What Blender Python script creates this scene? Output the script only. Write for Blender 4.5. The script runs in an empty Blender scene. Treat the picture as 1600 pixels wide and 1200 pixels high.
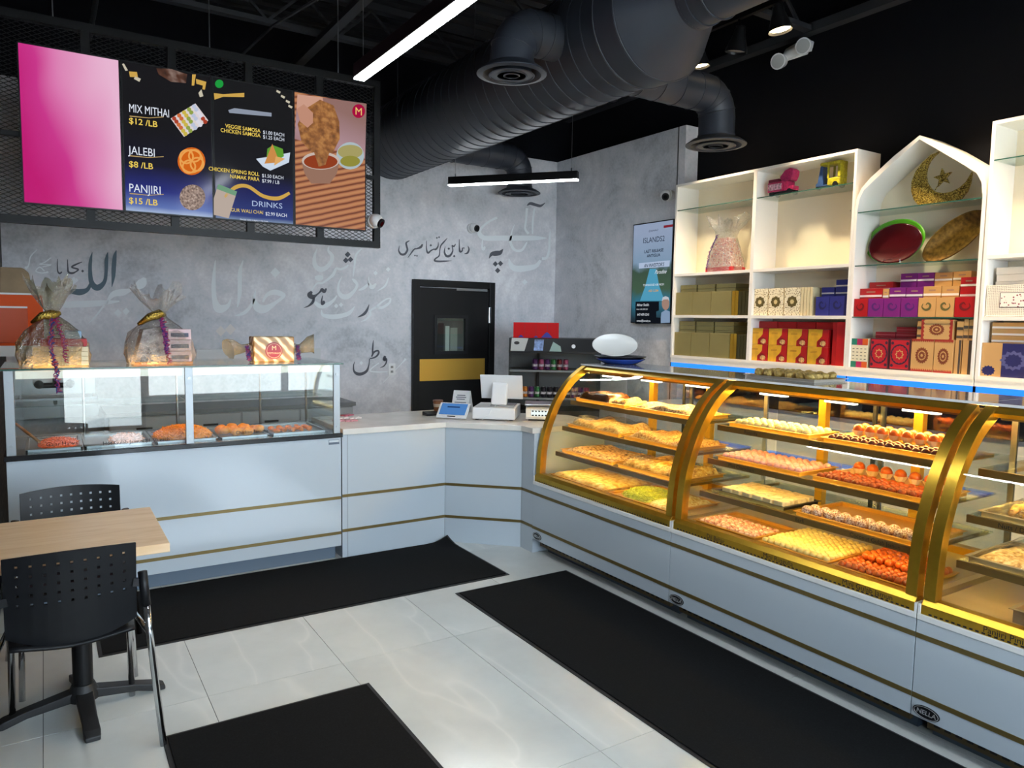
import bpy, bmesh, math, random
from mathutils import Vector, Matrix
random.seed(7)
PI = math.pi
scn = bpy.context.scene
COL = scn.collection

# ---------------------------------------------------------------- camera
CAM = Vector((0.0, 0.0, 1.65))
_yaw, _pitch, _roll, FPX = math.radians(32.4134), math.radians(-4.98684), math.radians(0.92208), 1151.82
_f = Vector((math.sin(_yaw)*math.cos(_pitch), math.cos(_yaw)*math.cos(_pitch), math.sin(_pitch)))
_r0 = Vector((math.cos(_yaw), -math.sin(_yaw), 0)); _u0 = _r0.cross(_f)
_r = math.cos(_roll)*_r0 + math.sin(_roll)*_u0; _u = _r.cross(_f)
cd = bpy.data.cameras.new('camera'); cam = bpy.data.objects.new('camera', cd); COL.objects.link(cam)
cd.sensor_fit = 'HORIZONTAL'; cd.sensor_width = 36.0; cd.lens = FPX*36.0/1600.0
cd.clip_start = 0.05; cd.clip_end = 200
_m = Matrix.Identity(4)
for i in range(3):
    _m[i][0], _m[i][1], _m[i][2], _m[i][3] = _r[i], _u[i], -_f[i], CAM[i]
cam.matrix_world = _m
scn.camera = cam
def meas(px, py, axis, v):
    """photo pixel -> point on the plane axis = v (the survey of the room)"""
    d = (px-800)*_r - (py-600)*_u + FPX*_f
    return CAM + d*((v-CAM[axis])/d[axis])

# ---------------------------------------------------------------- light and exposure
scn.view_settings.view_transform = 'Standard'; scn.view_settings.look = 'None'
scn.view_settings.gamma = 1.0; scn.view_settings.use_curve_mapping = False
EXPO = 1.0
scn.view_settings.exposure = EXPO
scn.cycles.transparent_max_bounces = 20
scn.cycles.max_bounces = 8
wd = bpy.data.worlds.new('world'); scn.world = wd; wd.use_nodes = True
_bg = wd.node_tree.nodes['Background']; _bg.inputs[0].default_value = (0.76, 0.87, 1.0, 1); _bg.inputs[1].default_value = 6.3
def lamp(name, kind, loc, energy, color=(1, 1, 1), target=None, parent=None, **kw):
    d = bpy.data.lights.new(name, kind); d.energy = energy; d.color = color
    for k, v in kw.items(): setattr(d, k, v)
    o = bpy.data.objects.new(name, d); COL.objects.link(o); o.location = loc
    if target is not None:
        o.rotation_euler = (Vector(target)-Vector(loc)).to_track_quat('-Z', 'Y').to_euler()
    return o
_sun = lamp('sun', 'SUN', (0, 20, 30), 6.0, (1, 0.95, 0.88), angle=0.01)
_sun.rotation_euler = Vector((0.25, -0.55, -1.0)).to_track_quat('-Z', 'Y').to_euler()
SCR = 1.0/(2**EXPO)          # emission of screens, so that a displayed colour keeps its value

# ---------------------------------------------------------------- materials
def lin(c):
    if isinstance(c, str):
        c = c.lstrip('#'); c = tuple(int(c[i:i+2], 16)/255 for i in (0, 2, 4))
    return tuple((x/12.92 if x <= 0.04045 else ((x+0.055)/1.055)**2.4) for x in c[:3])
MATS = {}
def base(name):
    m = bpy.data.materials.new(name); m.use_nodes = True
    nt = m.node_tree; b = nt.nodes['Principled BSDF']
    return m, nt, b
def N(nt, kind, **kw):
    n = nt.nodes.new(kind)
    for k, v in kw.items():
        if k in n.inputs.keys(): n.inputs[k].default_value = v
        else: setattr(n, k, v)
    return n
def coords(nt, scale=(1, 1, 1), rot=(0, 0, 0), which='Object', loc=(0, 0, 0)):
    t = nt.nodes.new('ShaderNodeTexCoord'); mp = nt.nodes.new('ShaderNodeMapping')
    mp.inputs['Scale'].default_value = scale; mp.inputs['Rotation'].default_value = rot; mp.inputs['Location'].default_value = loc
    nt.links.new(t.outputs[which], mp.inputs[0]); return mp.outputs[0]
def ramp(nt, fac, stops, interp='LINEAR'):
    r = nt.nodes.new('ShaderNodeValToRGB'); r.color_ramp.interpolation = interp
    el = r.color_ramp.elements
    while len(el) < len(stops): el.new(0.5)
    for e, (p, c) in zip(el, stops):
        e.position = p; e.color = (*lin(c), 1)
    nt.links.new(fac, r.inputs[0]); return r.outputs[0]
def M(name, color, rough=0.5, metal=0.0, noise=0.0, nscale=8, bump=0.0, bscale=60, coat=0.0, emit=None, estr=0.0, alpha=None, spec=None):
    """plain procedural material: colour with a little noise and relief"""
    if name in MATS: return MATS[name]
    m, nt, b = base(name)
    b.inputs['Roughness'].default_value = rough; b.inputs['Metallic'].default_value = metal
    b.inputs['Base Color'].default_value = (*lin(color), 1)
    if spec is not None: b.inputs['Specular IOR Level'].default_value = spec
    if coat: b.inputs['Coat Weight'].default_value = coat; b.inputs['Coat Roughness'].default_value = 0.08
    if noise:
        n = N(nt, 'ShaderNodeTexNoise', Scale=nscale, Detail=4.0); nt.links.new(coords(nt), n.inputs['Vector'])
        c = lin(color); lo = tuple(max(0, x*(1-noise)) for x in c); hi = tuple(min(1, x*(1+noise)) for x in c)
        r = nt.nodes.new('ShaderNodeValToRGB'); r.color_ramp.elements[0].color = (*lo, 1); r.color_ramp.elements[1].color = (*hi, 1)
        r.color_ramp.elements[0].position = 0.3; r.color_ramp.elements[1].position = 0.7
        nt.links.new(n.outputs['Fac'], r.inputs[0]); nt.links.new(r.outputs[0], b.inputs['Base Color'])
    if bump:
        n2 = N(nt, 'ShaderNodeTexNoise', Scale=bscale, Detail=3.0); nt.links.new(coords(nt), n2.inputs['Vector'])
        bp = N(nt, 'ShaderNodeBump', Strength=bump, Distance=0.01); nt.links.new(n2.outputs['Fac'], bp.inputs['Height'])
        nt.links.new(bp.outputs[0], b.inputs['Normal'])
    if emit is not None:
        b.inputs['Emission Color'].default_value = (*lin(emit), 1); b.inputs['Emission Strength'].default_value = estr
    MATS[name] = m; return m
def E(name, color, strength):
    if name in MATS: return MATS[name]
    m, nt, b = base(name); nt.nodes.remove(b)
    e = N(nt, 'ShaderNodeEmission'); e.inputs[0].default_value = (*lin(color), 1); e.inputs[1].default_value = strength
    nt.links.new(e.outputs[0], nt.nodes['Material Output'].inputs[0]); MATS[name] = m; return m
def GLASS(name, tint=(1, 1, 1), base_refl=0.04, rough=0.0, bump=0.0, bscale=30, maxr=0.9):
    """thin glass: see-through with a reflection that grows at grazing angles"""
    if name in MATS: return MATS[name]
    m, nt, b = base(name); nt.nodes.remove(b)
    t = N(nt, 'ShaderNodeBsdfTransparent'); t.inputs[0].default_value = (*tint, 1)
    g = N(nt, 'ShaderNodeBsdfGlossy'); g.inputs['Roughness'].default_value = rough
    lw = N(nt, 'ShaderNodeLayerWeight'); lw.inputs[0].default_value = 0.5
    pw = N(nt, 'ShaderNodeMath', operation='POWER'); pw.inputs[1].default_value = 5.0; nt.links.new(lw.outputs['Facing'], pw.inputs[0])
    mr = N(nt, 'ShaderNodeMapRange'); mr.inputs[3].default_value = base_refl; mr.inputs[4].default_value = maxr
    nt.links.new(pw.outputs[0], mr.inputs[0])
    mx = N(nt, 'ShaderNodeMixShader'); nt.links.new(mr.outputs[0], mx.inputs[0])
    nt.links.new(t.outputs[0], mx.inputs[1]); nt.links.new(g.outputs[0], mx.inputs[2])
    if bump:
        n2 = N(nt, 'ShaderNodeTexNoise', Scale=bscale, Detail=5.0); nt.links.new(coords(nt), n2.inputs['Vector'])
        bp = N(nt, 'ShaderNodeBump', Strength=bump, Distance=0.02); nt.links.new(n2.outputs['Fac'], bp.inputs['Height'])
        nt.links.new(bp.outputs[0], g.inputs['Normal'])
    nt.links.new(mx.outputs[0], nt.nodes['Material Output'].inputs[0]); MATS[name] = m; return m
def PATTERN(name, fn, rough=0.5, metal=0.0, emit=0.0):
    """material whose colour comes from fn(nt) -> colour socket"""
    if name in MATS: return MATS[name]
    m, nt, b = base(name); c = fn(nt)
    b.inputs['Roughness'].default_value = rough; b.inputs['Metallic'].default_value = metal
    if emit:
        b.inputs['Base Color'].default_value = (0.01, 0.01, 0.01, 1); b.inputs['Specular IOR Level'].default_value = 0.12
        nt.links.new(c, b.inputs['Emission Color']); b.inputs['Emission Strength'].default_value = emit
    else: nt.links.new(c, b.inputs['Base Color'])
    MATS[name] = m; return m

# ---------------------------------------------------------------- mesh builder
class MB:
    def __init__(s): s.v = []; s.f = []
    def add(s, v, f):
        o = len(s.v); s.v += [tuple(p) for p in v]; s.f += [tuple(i+o for i in q) for q in f]; return s
    def box(s, x0, x1, y0, y1, z0, z1):
        return s.add([(x0,y0,z0),(x1,y0,z0),(x1,y1,z0),(x0,y1,z0),(x0,y0,z1),(x1,y0,z1),(x1,y1,z1),(x0,y1,z1)],
                     [(0,3,2,1),(4,5,6,7),(0,1,5,4),(1,2,6,5),(2,3,7,6),(3,0,4,7)])
    def bar(s, a, b, w, h=None, up=(0,0,1)):
        a, b = Vector(a), Vector(b); h = h or w; d = (b-a).normalized(); up = Vector(up)
        if abs(d.dot(up)) > 0.99: up = Vector((1,0,0)) if abs(d.x) < 0.9 else Vector((0,1,0))
        sd = d.cross(up).normalized()*w/2; u = sd.cross(d).normalized()*h/2
        v = [a-sd-u, a+sd-u, a+sd+u, a-sd+u, b-sd-u, b+sd-u, b+sd+u, b-sd+u]
        return s.add(v, [(0,1,2,3),(7,6,5,4),(0,4,5,1),(1,5,6,2),(2,6,7,3),(3,7,4,0)])
    def prism(s, poly, axis, a, b):
        """polygon in the two other axes, extruded along axis from a to b"""
        n = len(poly)
        def mk(p, t):
            q = list(p); q.insert(axis, t); return tuple(q)
        v = [mk(p, a) for p in poly]+[mk(p, b) for p in poly]
        f = [tuple(range(n)), tuple(range(2*n-1, n-1, -1))]+[(i, n+i, n+(i+1) % n, (i+1) % n) for i in range(n)]
        return s.add(v, f)
    def tube(s, path, r, n=10, cap=True, closed=False):
        P = [Vector(p) for p in path]; m = len(P); R = r if isinstance(r, (list, tuple)) else [r]*m
        nrm = None; rings = []
        for i, p in enumerate(P):
            if closed: d = (P[(i+1) % m]-P[i-1])
            else: d = (P[min(i+1, m-1)]-P[max(i-1, 0)])
            d.normalize()
            if nrm is None:
                nrm = d.orthogonal().normalized()
            else:
                nrm = (nrm-d*nrm.dot(d))
                nrm = nrm.normalized() if nrm.length > 1e-6 else d.orthogonal().normalized()
            bn = d.cross(nrm)
            rings.append([p+(nrm*math.cos(2*PI*k/n)+bn*math.sin(2*PI*k/n))*R[i] for k in range(n)])
        v = [q for rg in rings for q in rg]; f = []
        for i in range(m if closed else m-1):
            j = (i+1) % m
            for k in range(n): f.append((i*n+k, i*n+(k+1) % n, j*n+(k+1) % n, j*n+k))
        if cap and not closed: f += [tuple(range(n-1, -1, -1)), tuple((m-1)*n+k for k in range(n))]
        return s.add(v, f)
    def cyl(s, a, b, r, r2=None, n=16): return s.tube([a, b], [r, r if r2 is None else r2], n)
    def lathe(s, prof, c=(0,0,0), n=24, axis='z', sx=1, sy=1):
        v = []; f = []; m = len(prof)
        for (r, h) in prof:
            for k in range(n):
                a = 2*PI*k/n; x, y = r*math.cos(a)*sx, r*math.sin(a)*sy
                p = (x, y, h) if axis == 'z' else ((h, x, y) if axis == 'x' else (x, h, y))
                v.append((p[0]+c[0], p[1]+c[1], p[2]+c[2]))
        for i in range(m-1):
            for k in range(n): f.append((i*n+k, i*n+(k+1) % n, (i+1)*n+(k+1) % n, (i+1)*n+k))
        if prof[0][0] > 1e-5: f.append(tuple(range(n-1, -1, -1)))
        if prof[-1][0] > 1e-5: f.append(tuple((m-1)*n+k for k in range(n)))
        return s.add(v, f)
    def ball(s, c, r, n=10, m=6, sz=1.0, sx=1.0, sy=1.0):
        prof = [(r*math.sin(PI*i/m), -r*math.cos(PI*i/m)*sz) for i in range(m+1)]
        prof[0] = (1e-6, prof[0][1]); prof[-1] = (1e-6, prof[-1][1])
        return s.lathe(prof, c, n, 'z', sx, sy)
    def poly(s, pts): return s.add(pts, [tuple(range(len(pts)))])
    def ribbon(s, pts, to3, sub=6, wmin=2):
        """calligraphic stroke: pts (x, y, width) smoothed, to3 maps (x, y) to a point on the wall"""
        P = []
        n = len(pts)
        for i in range(n-1):
            p0, p1, p2, p3 = pts[max(i-1, 0)], pts[i], pts[i+1], pts[min(i+2, n-1)]
            for k in range(sub):
                t = k/sub
                P.append(tuple(0.5*((2*b)+(-a+c)*t+(2*a-5*b+4*c-d)*t*t+(-a+3*b-3*c+d)*t**3) for a, b, c, d in zip(p0, p1, p2, p3)))
        P.append(pts[-1]); v = []
        for i, (x, y, w) in enumerate(P):
            a, b = P[max(i-1, 0)], P[min(i+1, len(P)-1)]
            dx, dy = b[0]-a[0], b[1]-a[1]; L = math.hypot(dx, dy) or 1; nx, ny = -dy/L, dx/L; w = max(w, wmin)/2
            v += [to3(x+nx*w, y+ny*w), to3(x-nx*w, y-ny*w)]
        return s.add(v, [(2*i, 2*i+1, 2*i+3, 2*i+2) for i in range(len(P)-1)])
    def mesh(s, name, mat=None, off=(0,0,0), smooth=False):
        me = bpy.data.meshes.new(name); me.from_pydata([(p[0]-off[0], p[1]-off[1], p[2]-off[2]) for p in s.v], [], s.f)
        bm = bmesh.new(); bm.from_mesh(me); bmesh.ops.recalc_face_normals(bm, faces=bm.faces); bm.to_mesh(me); bm.free()
        if mat: me.materials.append(mat)
        if smooth: me.polygons.foreach_set('use_smooth', [True]*len(me.polygons))
        me.update(); return me
    def build(s, name, mat, parent=None, smooth=False, bevel=0.0, world=False, auto=None):
        off = tuple(root_loc(parent)) if (world and parent) else (0, 0, 0)
        o = bpy.data.objects.new(name, s.mesh(name, mat, off, smooth)); COL.objects.link(o)
        if parent: o.parent = parent
        if bevel:
            md = o.modifiers.new('edges', 'BEVEL'); md.width = bevel; md.segments = 2; md.limit_method = 'ANGLE'; md.angle_limit = math.radians(40)
        if auto is not None:
            o.data.polygons.foreach_set('use_smooth', [True]*len(o.data.polygons))
            try: o.data.set_sharp_from_angle(angle=math.radians(auto))
            except Exception: pass
        return o
def root_loc(o):
    l = Vector(o.location)
    while o.parent: o = o.parent; l += Vector(o.location)
    return l
def tag(o, label=None, cat=None, group=None, kind=None):
    if label: o['label'] = label
    if cat: o['category'] = cat
    if group: o['group'] = group
    if kind: o['kind'] = kind
    return o
def thing(name, label, cat, loc=(0,0,0), rz=0.0, group=None):
    o = bpy.data.objects.new(name, None); COL.objects.link(o); o.empty_display_size = 0.05
    o.location = loc; o.rotation_euler = (0, 0, rz); return tag(o, label, cat, group)
def one(name, mb, mat, label, cat, loc=(0,0,0), group=None, smooth=False, bevel=0.0, world=True, auto=None, rz=0.0):
    """a thing that is a single mesh; geometry in world space unless world is False"""
    off = loc if world else (0,0,0)
    o = bpy.data.objects.new(name, mb.mesh(name, mat, off, smooth)); COL.objects.link(o); o.location = loc; o.rotation_euler = (0,0,rz)
    if bevel:
        md = o.modifiers.new('edges', 'BEVEL'); md.width = bevel; md.segments = 2; md.limit_method = 'ANGLE'
    if auto is not None:
        o.data.polygons.foreach_set('use_smooth', [True]*len(o.data.polygons))
        o.data.set_sharp_from_angle(angle=math.radians(auto))
    return tag(o, label, cat, group)
def copy_tree(o, parent=None):
    c = o.copy(); COL.objects.link(c); c.parent = parent
    for ch in list(o.children): copy_tree(ch, c)
    return c
_tc = {}
def text_mesh(body, size=1.0, align='CENTER', bold=0.0, shear=0.0, spacing=1.0, sx=1.0):
    """lettering as a flat mesh in the xy plane, baseline at y = 0"""
    key = (body, align, bold, shear, spacing, sx)
    c = bpy.data.curves.new('lettering', 'FONT'); c.body = body; c.size = size; c.align_x = align
    c.offset = bold*size; c.shear = shear; c.space_character = spacing; c.resolution_u = 3
    t = bpy.data.objects.new('lettering', c); COL.objects.link(t)
    bpy.context.view_layer.update()
    me = bpy.data.meshes.new_from_object(t.evaluated_get(bpy.context.evaluated_depsgraph_get()))
    COL.objects.unlink(t); bpy.data.objects.remove(t); bpy.data.curves.remove(c)
    if sx != 1.0:
        for v in me.vertices: v.co.x *= sx
    return me
def text(body, size, mat, org, xdir, ydir, parent, name='lettering', **kw):
    """flat lettering laid on a surface: origin, direction of the line, direction of the letters' tops (world space)"""
    me = text_mesh(body, size, **kw); X = Vector(xdir).normalized(); Y = Vector(ydir).normalized(); O = Vector(org)
    off = root_loc(parent) if parent else Vector((0,0,0))
    for v in me.vertices: v.co = O+X*v.co.x+Y*v.co.y-off
    me.materials.clear(); me.materials.append(mat); me.name = name
    o = bpy.data.objects.new(name, me); COL.objects.link(o)
    if parent: o.parent = parent
    return o

# ---------------------------------------------------------------- common materials
WHITE = M('white_laminate', '#b9c4cd', 0.16, coat=0.3)
WHITE2 = M('white_board', '#f1ede6', 0.45)
GOLD = M('brass_frame', '#b8922e', 0.30, 0.85, noise=0.08, nscale=20)
STRIP = M('antique_brass_strip', '#75643a', 0.4, 0.5)
BLACK = M('black_metal', '#090a0d', 0.45, spec=0.3)
BLACKP = M('black_plastic', '#0e1014', 0.45, spec=0.35)
DARK = M('black_paint', '#0c0e14', 0.85, spec=0.15)
STEEL = M('stainless_steel', '#9a9da0', 0.3, 0.9, noise=0.05)
CHROME = M('chrome', '#dadde0', 0.12, 1.0)
GRANITE = M('black_granite', '#17181b', 0.2, noise=0.5, nscale=180)
QUARTZ = M('white_quartz', '#dcd9d2', 0.22, noise=0.08, nscale=6)
CLEAR = GLASS('clear_glass', (0.95, 0.98, 0.97), 0.03)
CLEAR2 = GLASS('shelf_glass', (0.86, 0.93, 0.91), 0.04)
GEDGE = M('green_glass_edge', '#2f5a50', 0.15)
RED = M('red_card', '#b3141c', 0.45)
INK = M('black_print', '#15151a', 0.6)
# ================================================================ THE SETTING
XL, XR, YB, YF, ZC = -0.27, 5.43, 7.35, -2.2, 4.4
XG, YG, ZG = 5.26, 5.245, 3.535          # grey partition face, its end, top of the grey wallpaper

def wallpaper(nt):
    co = coords(nt)
    n1 = N(nt, 'ShaderNodeTexNoise', Scale=1.3, Detail=8.0, Roughness=0.65); nt.links.new(co, n1.inputs['Vector'])
    n2 = N(nt, 'ShaderNodeTexNoise', Scale=38.0, Detail=3.0); nt.links.new(co, n2.inputs['Vector'])
    v = N(nt, 'ShaderNodeTexVoronoi', Scale=1.15, feature='F1'); nt.links.new(co, v.inputs['Vector'])
    w = N(nt, 'ShaderNodeMath', operation='SINE'); mu = N(nt, 'ShaderNodeMath', operation='MULTIPLY'); mu.inputs[1].default_value = 42
    nt.links.new(v.outputs['Distance'], mu.inputs[0]); nt.links.new(mu.outputs[0], w.inputs[0])
    a = N(nt, 'ShaderNodeMath', operation='MULTIPLY_ADD'); a.inputs[1].default_value = 0.035; nt.links.new(w.outputs[0], a.inputs[0])
    b = N(nt, 'ShaderNodeMath', operation='MULTIPLY_ADD'); b.inputs[1].default_value = 0.30; nt.links.new(n2.outputs['Fac'], b.inputs[0]); nt.links.new(a.outputs[0], b.inputs[2])
    nt.links.new(n1.outputs['Fac'], a.inputs[2])
    return ramp(nt, b.outputs[0], [(0.36, '#9da1a9'), (0.62, '#cbced4'), (0.70, '#d3d3d9'), (0.88, '#e7e8ec')])
WALLP = PATTERN('concrete_look_wallpaper', wallpaper, 0.85)

def marble(nt):
    co = coords(nt); oi = nt.nodes.new('ShaderNodeObjectInfo')
    ad = N(nt, 'ShaderNodeVectorMath', operation='ADD'); sc = N(nt, 'ShaderNodeVectorMath', operation='SCALE'); sc.inputs['Scale'].default_value = 37.0
    cb = N(nt, 'ShaderNodeCombineXYZ'); nt.links.new(oi.outputs['Random'], cb.inputs[0]); nt.links.new(oi.outputs['Random'], cb.inputs[1])
    nt.links.new(cb.outputs[0], sc.inputs[0]); nt.links.new(co, ad.inputs[0]); nt.links.new(sc.outputs[0], ad.inputs[1])
    n = N(nt, 'ShaderNodeTexNoise', Scale=1.6, Detail=6.0, Roughness=0.6); nt.links.new(ad.outputs[0], n.inputs['Vector'])
    mp = N(nt, 'ShaderNodeMapping'); mp.inputs['Rotation'].default_value = (0, 0, 0.5); mp.inputs['Scale'].default_value = (1.2, 0.38, 1); nt.links.new(ad.outputs[0], mp.inputs[0])
    n3 = N(nt, 'ShaderNodeTexNoise', Scale=1.3, Detail=3.0, Distortion=0.3); nt.links.new(mp.outputs[0], n3.inputs['Vector'])
    s = N(nt, 'ShaderNodeMath', operation='SUBTRACT'); s.inputs[1].default_value = 0.5; nt.links.new(n3.outputs['Fac'], s.inputs[0])
    ab = N(nt, 'ShaderNodeMath', operation='ABSOLUTE'); nt.links.new(s.outputs[0], ab.inputs[0])
    body = ramp(nt, n.outputs['Fac'], [(0.25, '#c0c3c0'), (0.55, '#cfd2ce'), (0.8, '#dadcd8')])
    vein = ramp(nt, ab.outputs[0], [(0.0, '#b0b0b0'), (0.010, '#707070'), (0.035, '#000000')])
    mx = N(nt, 'ShaderNodeMix', data_type='RGBA'); nt.links.new(vein, mx.inputs[0]); nt.links.new(body, mx.inputs[6]); mx.inputs[7].default_value = (*lin('#e6e5df'), 1)
    return mx.outputs[2]
TILE = PATTERN('grey_marble_tile', marble, 0.16)
GROUT = M('dark_grout', '#4a4a49', 0.9)

fl = MB().box(XL-0.15, XR+0.15, YF-0.1, YB+0.15, -0.12, -0.006).build('floor', GROUT); tag(fl, 'pale grey marble-look tiled shop floor', None, kind='structure')
_cache = {}
xs = [XL]+[-0.055+0.604*k for k in range(0, 10)]+[XR]; ys = [YF, -1.494, -0.299, 0.896, 2.091, 3.286, 4.481, 5.676, 6.871, YB]
for i in range(len(xs)-1):
    for j in range(len(ys)-1):
        w, d = xs[i+1]-xs[i]-0.0025, ys[j+1]-ys[j]-0.0025
        if w < 0.02: continue
        k = (round(w, 3), round(d, 3))
        if k not in _cache: _cache[k] = MB().box(-w/2, w/2, -d/2, d/2, -0.006, 0).mesh('tile', TILE)
        o = bpy.data.objects.new('tile', _cache[k]); COL.objects.link(o); o.parent = fl
        o.location = ((xs[i]+xs[i+1])/2, (ys[j]+ys[j+1])/2, 0)

wb = MB().box(XL-0.15, XR+0.15, YB, YB+0.15, 0, ZG).build('wall_back', WALLP); tag(wb, 'grey wallpapered back wall with Urdu calligraphy', kind='structure')
MB().box(XL-0.15, XR+0.15, YB, YB+0.15, ZG, ZC).build('upper_band', DARK, wb)
wr = MB().box(XR, XR+0.15, YF, YB, 0, ZC).build('wall_right', DARK); tag(wr, 'matte black wall behind the white shelves', kind='structure')
MB().box(XR-0.09, XR, YF, YB, 4.02, 4.09).build('ledger', M('charcoal_steel', '#2a2c30', 0.6), wr)
wp = MB().box(XG, XR, YG, YB, 0, ZG).build('wall_partition', WALLP); tag(wp, 'grey wallpapered partition wall with the poster screen', kind='structure')
MB().box(XG-0.002, XG, YG+0.09, YG+0.105, 0.0, ZG).build('seam_strip', M('grey_seam', '#55575b', 0.7), wp)
def rough_wood(nt):
    co = coords(nt, (1, 1.5, 14)); n = N(nt, 'ShaderNodeTexNoise', Scale=3.0, Detail=6.0); nt.links.new(co, n.inputs['Vector'])
    return ramp(nt, n.outputs['Fac'], [(0.3, '#1c1a19'), (0.55, '#3a3532'), (0.75, '#5a524b')])
wl = MB().box(XL-0.15, XL, YF, YB, 0, ZC).build('wall_left', PATTERN('dark_rough_wall', rough_wood, 0.8)); tag(wl, 'dark rough-textured side wall', kind='structure')
# ceiling: ribbed steel deck on open-web joists, all painted black
cm = MB().box(XL-0.15, XR+0.15, YF-0.1, YB+0.15, ZC+0.04, ZC+0.14)
y = YF
while y < YB:
    cm.box(XL, XR, y, y+0.09, ZC, ZC+0.04); y += 0.18
ce = cm.build('ceiling', M('black_ceiling', '#1b1d22', 0.75)); tag(ce, 'black painted ribbed steel ceiling deck', kind='structure')
JM = M('black_steel_joist', '#25272c', 0.55)
for yj in (-0.8, 0.8, 2.4, 4.0, 5.2, 6.4):
    j = MB(); j.box(XL, XR, yj-0.04, yj+0.04, 4.34, 4.40); j.box(XL, XR, yj-0.035, yj+0.035, 4.03, 4.07)
    x = XL+0.1; up = True
    while x < XR-0.35:
        j.bar((x, yj, 4.06 if up else 4.34), (x+0.3, yj, 4.34 if up else 4.06), 0.022); x += 0.3; up = not up
    j.build('joist', JM, ce)
MB().box(2.05, 2.13, YF, YB, 3.98, 4.03).build('beam', JM, ce)
MB().tube([(0.4, -2, 3.93), (0.4, 7.3, 3.93)], 0.02, 8).build('conduit', JM, ce)
MB().tube([(1.5, 7.3, 3.9), (1.55, 5.9, 3.85), (1.8, 5.3, 3.95), (1.9, 4.2, 3.92), (1.95, 2, 3.95)], 0.012, 6).build('conduit', JM, ce)

# storefront behind the camera: door and windows give the daylight
FR = M('dark_window_frame', '#2b2d30', 0.5)
wf = MB()
wf.box(XL-0.15, 0.15, YF-0.15, YF, 0, ZC); wf.box(0.15, XR+0.15, YF-0.15, YF, 3.05, ZC); wf.box(1.2, XR+0.15, YF-0.15, YF, 0, 0.42)
wf.box(5.2, XR+0.15, YF-0.15, YF, 0.42, 3.05)
tag(wf.build('wall_front', M('front_wall_grey', '#b9b7b2', 0.8)), 'storefront wall opposite the counter', kind='structure')
PANE = GLASS('window_glass', (0.97, 0.99, 0.99), 0.04)
def window(name, x0, x1, z0, z1, label):
    f = MB(); t = 0.05
    f.box(x0, x0+t, YF-0.1, YF-0.03, z0, z1); f.box(x1-t, x1, YF-0.1, YF-0.03, z0, z1); f.box(x0+t, x1-t, YF-0.1, YF-0.03, z0, z0+t); f.box(x0+t, x1-t, YF-0.1, YF-0.03, z1-t, z1)
    o = tag(f.build(name, FR), label, kind='structure')
    MB().box(x0+t, x1-t, YF-0.07, YF-0.064, z0+t, z1-t).build('pane', PANE, o)
window('door_2', 0.15, 1.2, 0.0, 3.05, 'glazed entrance door to the street')
window('window_1', 1.2, 3.2, 0.42, 3.05, 'storefront window beside the entrance')
window('window_2', 3.2, 5.2, 0.42, 3.05, 'storefront window at the far corner')
def pavers(nt):
    b = N(nt, 'ShaderNodeTexBrick', Scale=2.0); nt.links.new(coords(nt), b.inputs['Vector'])
    b.inputs['Color1'].default_value = (*lin('#c9c6c0'), 1); b.inputs['Color2'].default_value = (*lin('#bdbab4'), 1); b.inputs['Mortar'].default_value = (*lin('#8d8a85'), 1); b.inputs['Mortar Size'].default_value = 0.012
    return b.outputs[0]
tag(MB().box(-14, 20, -40, YF-0.15, -0.25, -0.15).build('ground', PATTERN('pale_pavers', pavers, 0.8)), 'pale paved forecourt outside the storefront', kind='structure')

# ---- lettering painted on the back wall
DK = M('slate_paint', '#565962', 0.8); DK2 = M('teal_grey_paint', '#5b6e7a', 0.8); PALE = M('pale_paint', '#e2e8ec', 0.85); PINKP = M('pinkish_paint', '#e0dbd9', 0.85)
def wall_at(ox, oy, sc, lift):
    return lambda x, y: tuple(meas(ox+x/sc, oy+y/sc, 1, YB-lift))
def dia(mb, f, x, y, s, rot=0.0):
    h = s/2; mb.poly([f(x, y-h*1.05), f(x+h, y), f(x, y+h*1.05), f(x-h, y)])
def script(name, mat, org, lift, strokes, dots=()):
    f = wall_at(*org, lift); m = MB()
    for s in strokes: m.ribbon(s, f)
    for d in dots: dia(m, f, *d)
    return m.build(name, mat, wb)
A_, B_, C_, D_, E_, F_ = (20,380,6.667), (310,380,7.5), (460,380,8.572), (600,340,8.889), (730,300,7.5), (500,510,10.667)
script('lettering', PALE, A_, 0.002, [
 [(650,385,50),(560,460,24),(440,530,24),(385,590,20),(500,635,60),(700,635,66),(900,625,60),(1110,605,14)],
 [(1375,360,30),(1340,420,100),(1240,480,36),(1150,510,70),(1050,530,60),(980,610,24),(880,740,18),(790,835,8)],
 [(255,65,8),(185,140,14),(165,230,14),(130,262,36)], [(400,150,12),(330,200,12),(280,220,10),(400,225,12),(310,245,12)],
 [(330,290,14),(280,250,12),(240,290,12),(300,310,12),(370,300,18)]], [(1095,725,76),(1180,710,76),(635,370,40),(665,385,40)])
script('lettering', DK2, A_, 0.003, [
 [(1078,75,8),(1062,140,40),(1052,250,48),(1047,350,38),(1032,455,6)],
 [(990,95,8),(977,170,36),(972,300,36),(955,400,40),(900,458,62),(850,452,62),(815,390,50),(805,280,40),(810,180,34),(828,95,6)],
 [(812,420,30),(775,485,44),(700,510,66),(620,505,50),(580,530,22),(553,570,4)]])
script('lettering', DK, A_, 0.003, [
 [(722,195,8),(650,225,18),(615,250,16),(680,272,18),(660,295,14),(620,312,22),(580,300,22),(572,240,14),(570,170,8)],
 [(512,298,14),(488,315,18),(468,290,14),(464,230,12),(465,165,6)]], [(727,290,30)])
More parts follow.
